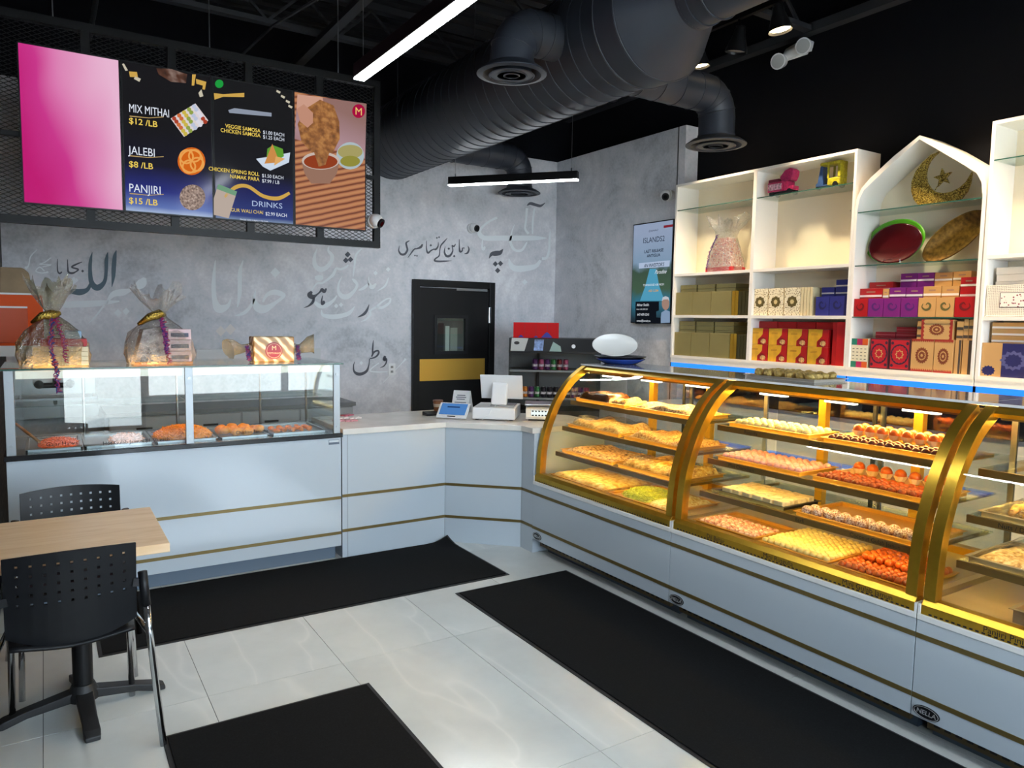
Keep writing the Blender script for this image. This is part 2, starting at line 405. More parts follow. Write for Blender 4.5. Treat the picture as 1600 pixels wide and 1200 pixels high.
script('lettering', PALE, B_, 0.002, [
 [(380,650,10),(355,720,40),(300,760,80),(230,760,100),(190,660,60),(178,500,50),(185,350,36),(200,200,10)],
 [(525,200,8),(490,320,44),(485,450,50),(482,600,46),(458,750,10)],
 [(430,850,6),(530,820,40),(610,740,36),(650,640,34),(675,545,6)],
 [(650,650,30),(690,750,90),(780,770,90),(900,700,40),(1000,620,40),(960,590,60),(880,575,60),(800,610,40),(755,690,22)]], [(900,345,115)])
script('lettering', PINKP, B_, 0.002, [], [(262,1030,120),(375,1010,125)])
script('lettering', PALE, C_, 0.002, [
 [(305,70,8),(270,180,40),(275,290,60),(340,350,66),(420,330,60),(490,250,50),(505,170,50),(455,100,30),(465,40,10)],
 [(900,75,16),(825,160,28),(805,300,24),(785,450,12)],
 [(725,290,16),(690,320,30),(620,350,30),(560,340,30),(520,420,40),(440,490,30),(370,535,26),(300,540,24),(230,640,10)],
 [(275,460,40),(330,465,80),(385,460,40)],
 [(635,450,6),(595,540,24),(590,640,40),(640,710,66),(720,710,66),(800,640,40),(840,560,36),(800,500,40),(770,480,10)],
 [(995,450,6),(1000,530,30),(1040,590,56),(1095,540,20)], [(1000,540,24),(930,600,40),(860,630,16)], [(1260,460,10),(1215,570,26),(1110,640,6)],
 [(365,890,8),(380,960,40),(500,985,60),(640,970,60),(740,930,50),(810,845,8)],
 [(270,790,40),(340,840,60),(430,830,60),(520,770,36),(570,700,16)],
 [(1290,740,20),(1270,800,30),(1180,860,36),(1110,850,30),(1170,790,24),(1240,745,20),(1290,738,16)], [(1110,850,24),(1050,880,30),(1010,910,20)],
 [(1010,900,30),(1015,960,30),(960,1020,24),(895,1050,6)]], [(1087,400,62),(1255,350,62),(560,840,60),(625,825,60)])
script('lettering', DK, C_, 0.003, [
 [(235,648,30),(203,690,66),(245,720,60),(300,690,24),(345,650,24),(370,620,40),(400,650,40),(428,605,20)],
 [(262,730,30),(245,790,36),(190,840,22),(125,865,4)], [(378,700,8),(365,770,22),(370,815,30),(395,795,36),(385,772,20)],
 [(1000,820,6),(975,890,30),(930,950,36),(845,992,6)]], [(715,150,76),(688,230,76),(752,218,74)])
script('lettering', DK, D_, 0.003, [
 [(1165,395,8),(1180,440,20),(1160,490,26),(1115,505,6)], [(1045,300,8),(1045,400,16),(1055,470,28),(1085,462,20),(1092,425,16),(1120,425,12)],
 [(995,365,8),(970,400,22),(945,388,14),(955,460,18),(920,525,30),(870,535,32),(840,480,22),(850,400,6)],
 [(880,285,6),(830,340,20),(790,390,18),(775,450,14),(765,530,18),(715,570,20),(705,598,26),(760,608,24),(850,605,20),(940,600,4)],
 [(755,340,8),(750,400,18),(720,440,26),(690,440,18),(650,460,20),(610,490,26),(590,430,16),(592,320,6)],
 [(535,370,20),(510,410,34),(460,430,20),(420,440,20),(380,490,18),(330,560,5)],
 [(355,320,10),(310,350,24),(315,400,26),(325,450,26),(290,505,30),(240,510,30),(205,460,18),(215,390,6)]],
 [(900,432,36),(975,535,34),(735,282,28),(765,272,28),(650,385,34),(430,528,26),(458,532,26)])
script('lettering', PALE, E_, 0.002, [
 [(350,300,30),(250,350,24),(160,430,30),(145,490,50),(210,540,56),(400,540,60),(600,540,60),(800,540,50),(930,540,10)],
 [(975,460,10),(965,560,24),(960,680,26),(930,770,30),(875,780,30)], [(860,800,30),(800,870,50),(680,895,70),(560,895,70),(510,850,50),(490,780,8)],
 [(555,380,6),(520,480,20),(510,600,30),(560,680,30),(640,680,30),(700,590,16)], [(700,190,30),(690,330,24),(680,430,24),(720,490,30)],
 [(790,190,20),(770,330,24),(765,490,16)], [(180,560,10),(175,640,20),(190,670,36),(207,640,20)]], [(675,1055,66)])
script('lettering', DK, E_, 0.003, [[(700,160,6),(740,135,34),(800,150,34),(860,162,30),(915,125,4)], [(255,780,4),(285,730,40),(330,720,60),(385,710,50),(420,668,4)]],
 [(330,843,62),(390,838,62),(357,920,64)])
script('lettering', PALE, F_, 0.002, [[(980,610,16),(860,700,20),(840,745,20),(960,760,24),(1130,755,10)], [(1430,540,40),(1340,640,14),(1050,940,10)]], [(688,610,64)])
script('lettering', DK, F_, 0.003, [
 [(890,230,8),(880,340,26),(875,470,24)], [(860,505,26),(900,430,30),(960,405,30),(980,435,30),(950,490,30),(890,525,24),(830,535,20)],
 [(825,540,16),(815,640,18),(780,740,40),(700,790,50),(620,790,50),(565,740,30),(560,650,20),(580,585,6)],
 [(1085,492,36),(1072,550,60),(1102,545,40),(1105,600,24),(1065,660,20),(1000,690,4)]])

# ---- black door with brass kick plate and little window
dx0, dx1, dz = meas(643,436,1,YB).x, meas(770,442,1,YB).x, 2.068
d1 = MB(); t = 0.075
d1.box(dx0, dx0+t, YB-0.06, YB-0.004, 0, dz); d1.box(dx1-t, dx1, YB-0.06, YB-0.004, 0, dz); d1.box(dx0+t, dx1-t, YB-0.06, YB-0.004, dz-t, dz)
d1 = d1.build('door_1', BLACK, bevel=0.004); tag(d1, 'black swing door with a brass kick plate in the back wall', kind='structure')
def DP(px, py): p = meas(px, py, 1, YB-0.04); return p.x, p.z
wx0, wz1 = DP(682.5, 497); wx1, wz0 = DP(726, 548)
lf = MB(); a, b = dx0+t+0.004, dx1-t-0.004
lf.box(a, wx0-0.03, YB-0.045, YB-0.004, 0.01, dz-t-0.01); lf.box(wx1+0.03, b, YB-0.045, YB-0.004, 0.01, dz-t-0.01)
lf.box(wx0-0.03, wx1+0.03, YB-0.045, YB-0.004, 0.01, wz0-0.03); lf.box(wx0-0.03, wx1+0.03, YB-0.045, YB-0.004, wz1+0.03, dz-t-0.01)
leaf = lf.build('leaf', BLACK, d1)
w = MB(); w.box(wx0-0.035, wx0, YB-0.055, YB-0.01, wz0-0.035, wz1+0.035); w.box(wx1, wx1+0.035, YB-0.055, YB-0.01, wz0-0.035, wz1+0.035)
w.box(wx0, wx1, YB-0.055, YB-0.01, wz0-0.035, wz0); w.box(wx0, wx1, YB-0.055, YB-0.01, wz1, wz1+0.035); w.build('window_frame', BLACKP, leaf)
MB().box(wx0, wx1, YB-0.028, YB-0.022, wz0, wz1).build('pane', GLASS('door_glass', (0.85, 0.9, 0.9), 0.06), leaf)
kx0, kz1 = DP(652, 561.5); kx1, kz0 = DP(756.5, 592)
MB().box(kx0, kx1, YB-0.049, YB-0.045, kz0, kz1).build('kick_plate', M('polished_brass', '#d8ab4c', 0.38, 0.8, bump=0.15, bscale=9), leaf)['label'] = 'polished brass kick plate'
MB().box(dx1-t-0.012, dx1-t+0.012, YB-0.075, YB-0.045, DP(760,505)[1], DP(760,480)[1]).build('hinge', CHROME, d1, bevel=0.003)
MB().box(dx0+0.52, dx1-t-0.03, YB-0.06, YB-0.045, dz-t-0.03, dz-t-0.012).build('closer_arm', STEEL, d1)
# room behind the little window
mr = MB(); mr.box(wx0, wx1, YB-0.012, YB-0.008, wz0, wz1); mr.build('room_view', M('dim_room_beyond', '#6d6a63', 0.8), d1)
for (x0, x1, c) in ((0.02, 0.10, '#3c3430'), (0.12, 0.17, '#d9d6ca'), (0.18, 0.27, '#a9a698')):
    MB().box(wx0+x0, wx0+x1, YB-0.016, YB-0.012, wz0, wz1-0.05-x0*0.3).build('room_view', M('room_view_'+c, c, 0.8), d1)
# ================================================================ CEILING SERVICES
DUCT = M('black_painted_duct', '#2f343e', 0.45, 0.1, noise=0.12, nscale=3)
AX, AZ, R1, R2 = 3.12, 3.45, 0.36, 0.167
dt = thing('ventilation_duct', 'big round black spiral duct under the ceiling with three drop diffusers', 'duct', (AX, 5.0, 3.0))
MB().tube([(AX, 7.33, AZ), (AX, 3.52, AZ)], R1, 40).build('main_section', DUCT, dt, world=True, auto=40)
MB().tube([(AX, 3.53, AZ), (AX, 3.52, AZ), (AX, 3.33, AZ), (AX, 3.07, AZ), (AX, 3.0, AZ)], [R1+0.005, R1+0.018, R1+0.018, R2+0.008, R2+0.008], 40).build('reducer', DUCT, dt, world=True, auto=25)
MB().tube([(AX, 3.06, AZ), (AX, YF+0.02, AZ)], R2, 32).build('narrow_section', DUCT, dt, world=True, auto=40)
def ring(c, axis, R, r=0.004, n=40):
    p = []
    for k in range(n):
        a = 2*PI*k/n; q = [R*math.cos(a), R*math.sin(a)]; q.insert(axis, 0); p.append(tuple(q[i]+c[i] for i in range(3)))
    return MB().tube(p, r, 5, closed=True)
yy = 3.66
while yy < 7.3:
    ring((AX, yy, AZ), 1, R1+0.001).build('seam', DUCT, dt, world=True, smooth=True); yy += 0.13
for yy in (3.05, 2.9, 2.2, 1.6): ring((AX, yy, AZ), 1, R2+0.004, 0.006, 32).build('seam', DUCT, dt, world=True, smooth=True)
for yy in (3.52, 3.34): ring((AX, yy, AZ), 1, R1+0.019, 0.007).build('seam', DUCT, dt, world=True, smooth=True)
def branch(y, x0, xe, z, zd, r, sgn, dia):
    R = 0.17; pts = [(x0, y, z), (xe-sgn*R, y, z)]
    for k in range(1, 7):
        a = PI/2*k/6; pts.append((xe-sgn*R+sgn*R*math.sin(a), y, z-R+R*math.cos(a)))
    pts.append((xe, y, zd+0.06))
    MB().tube(pts, r, 28).build('branch', DUCT, dt, world=True, auto=18)
    n = 5 if abs(xe-x0) > 0.8 else 2
    for k in range(n):
        xx = x0+(xe-sgn*R-x0)*(k+1)/(n+0.6)
        if abs(xx-AX) > R1: ring((xx, y, z), 0, r+0.001, 0.004, 28).build('seam', DUCT, dt, world=True, smooth=True)
    for k in (1, 3, 5):
        a = PI/2*k/6; c = Vector((xe-sgn*R+sgn*R*math.sin(a), y, z-R+R*math.cos(a))); d = Vector((sgn*math.cos(a), 0, -math.sin(a)))
        u = Vector((0, 1, 0)); v = d.cross(u)
        MB().tube([tuple(c+(u*math.cos(2*PI*i/28)+v*math.sin(2*PI*i/28))*(r+0.001)) for i in range(28)], 0.004, 5, closed=True).build('seam', DUCT, dt, world=True, smooth=True)
    Rd = dia/2
    df = MB().lathe([(r+0.004, zd+0.07), (r+0.004, zd+0.05), (Rd*0.82, zd+0.03), (Rd, zd), (Rd, zd-0.006), (Rd*0.84, zd-0.012), (Rd*0.72, zd+0.03), (r, zd+0.06)], (xe, y, 0), 36).build('diffuser', DUCT, dt, world=True, auto=35)
    for q in (0.66, 0.45, 0.24):
        MB().lathe([(Rd*q, zd-0.014), (Rd*(q-0.04), zd-0.018), (Rd*(q-0.12), zd+0.025), (Rd*(q-0.09), zd+0.025)], (xe, y, 0), 32).build('cone', DUCT, df, world=True, auto=35)
branch(3.95, 2.9, 2.47, 3.42, 3.15, 0.135, -1, 0.43)
branch(4.18, 3.3, 4.52, 3.42, 3.05, 0.14, 1, 0.47)
branch(7.0, 3.3, 4.50, 3.42, 3.05, 0.14, 1, 0.47)
for yy in (1.0, 2.7, 4.9, 6.3):
    r = R1+0.02 if yy > 3.3 else R2+0.01
    for s in (-1, 1): MB().cyl((AX+s*r, yy, AZ), (AX+s*r, yy, 4.03), 0.004, n=6).build('hanger', JM, dt, world=True)

LAMPW = E('led_white', '#f4fbff', 40.0)
def linear_light(label, a, b, z):
    a, b = Vector((a[0], a[1], z)), Vector((b[0], b[1], z)); c = (a+b)/2
    t = thing('linear_pendant_light', label, 'ceiling light', tuple(c), group='black linear pendant lights')
    up = Vector((0, 0, 1))
    MB().bar(a+up*0.045, b+up*0.045, 0.066, 0.07).build('housing', BLACK, t, world=True, bevel=0.003)
    MB().bar(a+up*0.006, b+up*0.006, 0.056, 0.008).build('diffuser', LAMPW, t, world=True)
    d = (b-a).normalized()
    for e, s in ((a, 1), (b, -1)):
        p = e+d*0.06*s+up*0.08
        zt_ = 4.03 if abs(p.x-AX) > R1 else AZ-math.sqrt(R1*R1-(p.x-AX)**2); MB().cyl(p, (p.x, p.y, zt_), 0.0018, n=5).build('cable', STEEL, t, world=True)
        MB().cyl(p, p+up*0.03, 0.006, n=8).build('gripper', CHROME, t, world=True)
p = meas(561, 126, 2, 2.9)
linear_light('long white linear light running overhead beside the menu screens', (p.x, p.y), (p.x, p.y-2.44), 2.9)
p, q = meas(702, 291, 2, 2.87), meas(903, 282, 2, 2.87)
linear_light('short linear pendant light hanging in front of the grey back wall', (p.x, p.y), (q.x, q.y), 2.87)

# track with three bell spots, plus two unseen heads added to light the shelves
tx = 4.62
tr = thing('track_light', 'black lighting track with bell-shaped spot heads near the black wall', 'track light', (tx, 4.0, 3.9))
MB().box(tx-0.018, tx+0.018, 1.6, 5.2, 3.99, 4.03).build('track', BLACK, tr, world=True)
BELL = M('black_bell_shade', '#1d1e21', 0.3, 0.3)
WARM = E('warm_lamp_face', '#ffe2ae', 9.0)
for (px, py, tgt, lit) in ((1218, 26, (5.25, 3.5, 1.9), 1), (1153, 66, (4.5, 6.6, 1.3), 0), (1092, 90, (5.25, 4.75, 1.9), 1), (None, 2.6, (5.25, 2.6, 1.9), 1), (None, 1.9, (5.25, 1.9, 1.9), 1)):
    c = meas(px, py, 0, tx) if px else Vector((tx, py, 3.86)); c.z = min(c.z, 3.86); d = (Vector(tgt)-c).normalized()
    d = (d*0.35+Vector((0, -0.1, -1))*0.65).normalized()
    h = MB().tube([c-d*0.11, c-d*0.09, c-d*0.06, c+d*0.05, c+d*0.075], [0.03, 0.042, 0.045, 0.082, 0.085], 24, cap=False).build('spot_head', BELL, tr, world=True, auto=30)
    MB().cyl(c-d*0.115, c-d*0.10, 0.034, n=16).build('cap', BELL, h, world=True)
    MB().cyl(c+d*0.05, c+d*0.058, 0.074, n=24).build('lamp_face', WARM if lit else M('frosted_lens', '#8d8b86', 0.3), h, world=True)
    MB().bar(c-d*0.09, (c.x, c.y, 4.0), 0.014).build('stem', BLACK, h, world=True)
    if lit:
        l = lamp('spot_lamp', 'SPOT', c+d*0.10, 115, (1, 0.76, 0.50), tgt, spot_size=0.95, spot_blend=0.8, shadow_soft_size=0.05)
        l.parent = tr; l.location = Vector(l.location)-Vector(tr.location)

# emergency light on the black wall
c = meas(1245, 78, 0, XR-0.05)
em = thing('emergency_light', 'white twin-head emergency light high on the black wall', 'emergency light', (XR, c.y, c.z))
EW = M('white_plastic', '#e4e6e8', 0.35)
MB().tube([(c.x+0.04, c.y+0.15, c.z-0.02), (c.x+0.03, c.y+0.1, c.z+0.0), (c.x+0.02, c.y-0.05, c.z+0.02), (c.x+0.03, c.y-0.12, c.z)], [0.03, 0.05, 0.055, 0.04], 14).build('body', EW, em, world=True, smooth=True)
MB().box(XR-0.03, XR, c.y-0.08, c.y+0.1, c.z-0.05, c.z+0.06).build('back_plate', EW, em, world=True, bevel=0.01)
for (dy, dx, dz2) in ((-0.1, -0.06, 0.0), (0.15, -0.05, -0.05)):
    h = MB().cyl((c.x+dx+0.06, c.y+dy, c.z+dz2), (c.x+dx-0.02, c.y+dy-0.02, c.z+dz2-0.02), 0.05, 0.065, 20).build('lamp_head', EW, em, world=True, auto=40)
    MB().cyl((c.x+dx-0.02, c.y+dy-0.02, c.z+dz2-0.02), (c.x+dx-0.025, c.y+dy-0.021, c.z+dz2-0.021), 0.055, n=20).build('lens', M('emergency_lens', '#b9bcbd', 0.15), h, world=True)

def cctv(label, c, nrm, look):
    t = thing('security_camera', label, 'security camera', tuple(c), group='white security cameras')
    n = Vector(nrm); c = Vector(c); L = Vector(look).normalized()
    MB().cyl(c, c+n*0.035, 0.055, n=24).build('mount', EW, t, world=True, auto=40)
    b = c+n*0.065
    MB().ball(tuple(b), 0.052, 20, 12).build('body', EW, t, world=True, smooth=True)
    l = MB().cyl(b+L*0.035, b+L*0.054, 0.036, n=20).build('lens', BLACKP, t, world=True)
    MB().cyl(b+L*0.052, b+L*0.057, 0.02, n=16).build('glass', M('lens_glass', '#05060a', 0.05), l, world=True)
cctv('white security camera on the back wall left of the faded calligraphy', meas(736, 357, 1, YB), (0, -1, 0), (0.35, -1, -0.2))
cctv('white security camera on the partition wall beside the shelf top', meas(1048, 306, 0, XG), (-1, 0, 0), (-0.7, -0.6, -0.5))
cctv('white security camera at the right end of the menu board frame', meas(583, 346, 1, 5.53), (0, -1, 0), (0.6, -0.7, -0.5))

# ================================================================ MENU BOARD
MY = 5.53
mf = thing('menu_board_frame', 'black steel frame with expanded mesh hanging behind the menu screens', 'frame', (1.0, MY, 2.19))
fx0, fx1, fz0, fz1 = XL+0.01, 2.262, 2.195, 3.47
for (a, b) in (((fx0, fz0), (fx1, fz0)), ((fx0, fz1-0.05), (fx1, fz1-0.05))):
    MB().box(a[0], b[0], MY, MY+0.05, a[1], a[1]+0.05).build('rail', BLACK, mf, world=True)
posts = [fx0]+[meas(px, 340, 1, MY).x-0.02 for px in (141, 273, 391, 500)]+[fx1-0.05]
for x in posts: MB().box(x, x+0.05, MY+0.002, MY+0.048, fz0+0.05, fz1-0.05).build('post', BLACK, mf, world=True)
MB().box(fx0+0.05, fx1-0.05, MY+0.004, MY+0.044, 2.72, 2.75).build('rail', BLACK, mf, world=True)
for i in range(len(posts)-1):
    x0, x1, z0, z1 = posts[i]+0.05, posts[i+1], fz0+0.05, fz1-0.05; m = MB(); k = 0.50; st = 0.026
    for s in (1, -1):
        c = z0-abs(k)*(x1-x0)-0.1
        while c < z1+k*(x1-x0):
            # line z = c + s*k*(x-x0), clipped to the bay
            pts = []
            lo, hi = x0, x1
            if s > 0: lo = max(lo, x0+(z0-c)/k); hi = min(hi, x0+(z1-c)/k)
            else: lo = max(lo, x0+(c-z1)/k); hi = min(hi, x0+(c-z0)/k)
            if hi-lo > 0.01:
                m.bar((lo, MY+0.025, c+s*k*(lo-x0)), (hi, MY+0.025, c+s*k*(hi-x0)), 0.004, 0.004, (0, 1, 0))
            c += st
    m.build('mesh_panel', BLACK, mf, world=True)
for px in (85, 329, 530):
    x = meas(px, 90, 1, MY).x; MB().cyl((x, MY+0.025, fz1), (x, MY+0.025, 4.03), 0.004, n=6).build('hanger_rod', STEEL, mf, world=True)

SY = 5.50
S2 = 2.5806
def SP(cx, cy, lift=0.0): return meas(cx/S2, cy/S2, 1, SY-lift)
sx0, sw, sz0, sz1 = -0.085, 0.5545, 2.312, 3.276
def scr_grad(stops, rot=0.0, scale=1.0, noise=0.0):
    def f(nt):
        co = coords(nt, (1/sw, 1, 1/(sz1-sz0)))
        s = N(nt, 'ShaderNodeSeparateXYZ'); nt.links.new(co, s.inputs[0])
        a = N(nt, 'ShaderNodeMath', operation='MULTIPLY_ADD'); a.inputs[1].default_value = rot; nt.links.new(s.outputs[0], a.inputs[0]); nt.links.new(s.outputs[2], a.inputs[2])
        o = a.outputs[0]
        if noise:
            n = N(nt, 'ShaderNodeTexNoise', Scale=3.0, Detail=2.0); nt.links.new(co, n.inputs['Vector'])
            b = N(nt, 'ShaderNodeMath', operation='MULTIPLY_ADD'); b.inputs[1].default_value = noise; nt.links.new(n.outputs['Fac'], b.inputs[0]); nt.links.new(o, b.inputs[2]); o = b.outputs[0]
        return ramp(nt, o, stops)
    return f
def screen(k, label, mat):
    x0 = sx0+k*sw; t = thing('menu_screen', label, 'screen', (x0, SY, sz0), group='portrait menu screens')
    MB().box(x0+0.001, x0+sw-0.001, SY, SY+0.028, sz0, sz1).build('casing', BLACKP, t, world=True)
    MB().box(x0+0.010, x0+sw-0.010, SY-0.002, SY, sz0+0.010, sz1-0.010).build('display', mat, t, world=True)
    return t
DISP = 0.0025
def dtext(t, body, cx, cy, cap, mat, align='LEFT', **kw):
    p, q = SP(cx, cy, DISP), SP(cx, cy-cap, DISP); return text(body, (q-p).length/0.70, mat, p, (1,0,0), (0,0,1), t, align=align, **kw)
def dpoly(t, name, pts, mat, lift=DISP):
    return MB().poly([tuple(SP(x, y, lift)) for x, y in pts]).build(name, mat, t, world=True)
def ddisc(t, name, cx, cy, rx, mat, ry=None, lift=DISP, n=24):
    ry = ry or rx
    return dpoly(t, name, [(cx+rx*math.cos(2*PI*i/n), cy+ry*math.sin(2*PI*i/n)) for i in range(n)], mat, lift)
def EM(name, c, k=1.0): return E('screen_'+name, c, SCR*k)
WT, YT, ORG = EM('white', '#dfe6f2'), EM('yellow', '#e8c95a'), EM('orange', '#d0641c')

def pinkf(nt):
    co = coords(nt, (1/sw, 1, 1/(sz1-sz0))); s = N(nt, 'ShaderNodeSeparateXYZ'); nt.links.new(co, s.inputs[0])
    n = N(nt, 'ShaderNodeTexNoise', Scale=1.6, Detail=1.0); nt.links.new(co, n.inputs['Vector'])
    a = N(nt, 'ShaderNodeMath', operation='MULTIPLY_ADD'); a.inputs[1].default_value = 0.60; nt.links.new(s.outputs[0], a.inputs[0])
    h = N(nt, 'ShaderNodeMath', operation='MULTIPLY_ADD'); h.inputs[1].default_value = 0.30; nt.links.new(s.outputs[2], h.inputs[0])
    b = N(nt, 'ShaderNodeMath', operation='MULTIPLY_ADD'); b.inputs[1].default_value = 0.30; b.inputs[2].default_value = -0.15; nt.links.new(n.outputs['Fac'], b.inputs[0]); nt.links.new(b.outputs[0], h.inputs[2]); nt.links.new(h.outputs[0], a.inputs[2])
    return ramp(nt, a.outputs[0], [(0.12, '#bb0f6e'), (0.34, '#c63388'), (0.48, '#d877ae'), (0.75, '#e6b4d0')])
s1 = screen(0, 'leftmost menu screen showing a plain pink picture', PATTERN('screen_pink', pinkf, 0.15, emit=SCR))
s2 = screen(1, 'menu screen listing mix mithai, jalebi and panjiri prices', PATTERN('screen_sweets', scr_grad([(0.0, '#b9cbe0'), (0.06, '#5a6fae'), (0.17, '#232a78'), (0.34, '#141324'), (0.6, '#131216')], 0.0, noise=0.02), 0.12, emit=SCR))
s3 = screen(2, 'menu screen listing samosas, spring rolls and drinks', PATTERN('screen_snacks', scr_grad([(0.0, '#8ea3bb'), (0.05, '#2b3a78'), (0.22, '#1d2158'), (0.36, '#15151d'), (0.7, '#141417')], 0.0, noise=0.02), 0.12, emit=SCR))
def matf(nt):
    co = coords(nt, (1, 1, 1), (0, 0.28, 0)); w = N(nt, 'ShaderNodeTexWave', Scale=7.5, bands_direction='Z'); w.inputs['Distortion'].default_value = 0.6; nt.links.new(co, w.inputs['Vector'])
    return ramp(nt, w.outputs['Fac'], [(0.0, '#6e3d2b'), (0.35, '#a5694a'), (1.0, '#bb8258')])
s4 = screen(3, 'rightmost menu screen with a hand dipping a samosa into red sauce', PATTERN('screen_bamboo', matf, 0.15, emit=SCR))
# screen 2
for body, pr, y1, y2 in (('MIX MITHAI', '$12 /LB', 468, 500), ('JALEBI', '$8 /LB', 628, 675), ('PANJIRI', '$15 /LB', 780, 822)):
    dtext(s2, body, 519, y1-18 if body == 'MIX MITHAI' else y1-8, 33, WT, sx=0.62 if body[0] == 'M' else 0.78); dtext(s2, pr, 519, y2-3, 24, YT, bold=0.012)
    dpoly(s2, 'underline', [(523, y1-2), (600, y1+6), (660, y1+2), (660, y1+5), (600, y1+9), (523, y1+2)], EM('tan', '#b79a63'))
b = dpoly(s2, 'sweet_box', [(688, 478), (788, 417), (840, 486), (742, 552)], EM('boxwhite', '#d9cfcf'))
cols = ['#a8402c', '#c96a3a', '#c9b34a', '#8fa04a', '#b9c2d8', '#d9d6e2']
for i in range(5):
    for j in range(6):
        u, v = (i+0.5)/5, (j+0.5)/6; x = 688+100*u+54*v; yv = 478-61*u+74*v
        ddisc(s2, 'sweet', x, yv, 9, EM('sw%d' % ((i+j//2) % 6), cols[(i+j//2) % 6]), lift=DISP+0.0008, n=8)
ddisc(s2, 'jalebi', 772, 650, 56, ORG)
for (x, yv, r) in ((752, 632, 27), (785, 628, 24), (795, 662, 27), (762, 672, 26), (772, 650, 46)):
    f = [(x+(r+3)*math.cos(a*PI/10), yv+(r+3)*math.sin(a*PI/10)) for a in range(21)]; g = [(x+(r-4)*math.cos(a*PI/10), yv+(r-4)*math.sin(a*PI/10)) for a in range(21)]
    m = MB(); m.add([tuple(SP(*q, DISP+0.0008)) for q in f+g], [(i, i+1, 22+i, 21+i) for i in range(20)]); m.build('jalebi_coil', EM('amber', '#e8a152'), s2, world=True)
def crumb(nt):
    n = N(nt, 'ShaderNodeTexNoise', Scale=70.0, Detail=3.0); nt.links.new(coords(nt), n.inputs['Vector']); return ramp(nt, n.outputs['Fac'], [(0.35, '#5d463c'), (0.6, '#a28a7c'), (0.75, '#cbb9ac')])
ddisc(s2, 'panjiri', 776, 796, 52, PATTERN('screen_panjiri', crumb, 0.3, emit=SCR))
GR = EM('goldribbon', '#c9a24e'); SV = EM('silverribbon', '#c4bda8')
for pts, mm in (([(492, 258), (500, 256), (516, 284), (506, 286)], SV), ([(520, 288), (552, 290), (556, 312), (524, 310)], GR), ([(545, 306), (568, 318), (562, 330), (540, 318)], SV),
                ([(775, 300), (790, 300), (783, 345), (773, 345)], GR), ([(790, 318), (832, 330), (826, 362), (816, 360), (818, 345), (792, 338)], GR), ([(800, 375), (812, 360), (820, 388), (806, 392)], SV)):
    dpoly(s2, 'gold_ribbon', pts, mm)
dpoly(s2, 'blurred_heading', [(630, 275), (690, 278), (755, 300), (750, 335), (690, 330), (640, 300)], PATTERN('screen_blur', lambda nt: ramp(nt, (lambda n: (nt.links.new(coords(nt, (14, 14, 14)), n.inputs['Vector']), n.outputs['Fac'])[1])(N(nt, 'ShaderNodeTexNoise', Scale=1.0)), [(0.3, '#1a1512'), (0.5, '#5d3a2c'), (0.7, '#a08a80')]), 0.3, emit=SCR*0.8))
# screen 3
ddisc(s3, 'green_dot', 884, 338, 17, EM('green', '#1f9a3f'))
dpoly(s3, 'gold_ribbon', [(862, 375), (900, 380), (985, 374), (985, 392), (900, 390), (865, 402)], GR)
for (x, yv) in ((1122, 370), (1140, 390), (1160, 410), (1170, 430)): dpoly(s3, 'gold_ribbon', [(x-6, yv-8), (x+10, yv), (x+6, yv+8), (x-8, yv)], SV)
dpoly(s3, 'blurred_heading', [(920, 444), (945, 436), (1095, 455), (1095, 470), (1000, 462), (925, 455)], EM('greyline', '#8b94a4'))
for a, b_, yv in (('VEGGIE SAMOSA', '$1.00 EACH', 535), ('CHICKEN SAMOSA', '$1.25 EACH', 554), ('CHICKEN SPRING ROLL', '$1.50 EACH', 710), ('NAMAK PARA', '$7.99 / LB', 731)):
    xr = 1050 if yv < 600 else 1046
    dtext(s3, a, xr, yv, 15, YT, 'RIGHT', bold=0.01, sx=0.86); dtext(s3, b_, xr+10, yv+4, 14, WT, 'LEFT', sx=0.86)
dpoly(s3, 'plate', [(1032, 640), (1085, 632), (1170, 615), (1165, 655), (1090, 688), (1060, 672)], EM('plateblue', '#c9d6e6'))
dpoly(s3, 'salad', [(1078, 600), (1100, 585), (1140, 600), (1145, 630), (1110, 650), (1075, 632)], EM('saladgreen', '#5f9a35'), DISP+0.0006)
dpoly(s3, 'samosa', [(1098, 580), (1128, 655), (1066, 660)], EM('samosa', '#c98a4a'), DISP+0.001); dpoly(s3, 'samosa', [(1112, 630), (1150, 640), (1105, 668)], EM('samosa2', '#dba763'), DISP+0.0012)
m = MB(); m.ribbon([(905, 795, 10), (950, 755, 16), (1000, 752, 14), (1060, 790, 14), (1120, 800, 16), (1168, 778, 12)], lambda x, y: tuple(SP(x, y, DISP))); m.build('gold_ribbon', GR, s3, world=True)
dpoly(s3, 'chai_glass', [(880, 742), (956, 772), (922, 880), (862, 866), (862, 800)], EM('chai', '#b6a79c')); dpoly(s3, 'foam', [(880, 742), (956, 772), (950, 790), (874, 762)], EM('foam', '#6f9a7c'), DISP+0.0008)
dtext(s3, 'DRINKS', 1014, 830, 22, EM('pale', '#aebfe0'), sx=1.15); dtext(s3, 'GUR WALI CHAI', 1062, 864, 14, YT, 'RIGHT', sx=0.86); dtext(s3, '$2.99 EACH', 1070, 868, 14, WT, sx=0.86)
dtext(s3, 'PRICES ARE SUBJECT TO TAX', 1025, 892, 6, WT, 'CENTER')
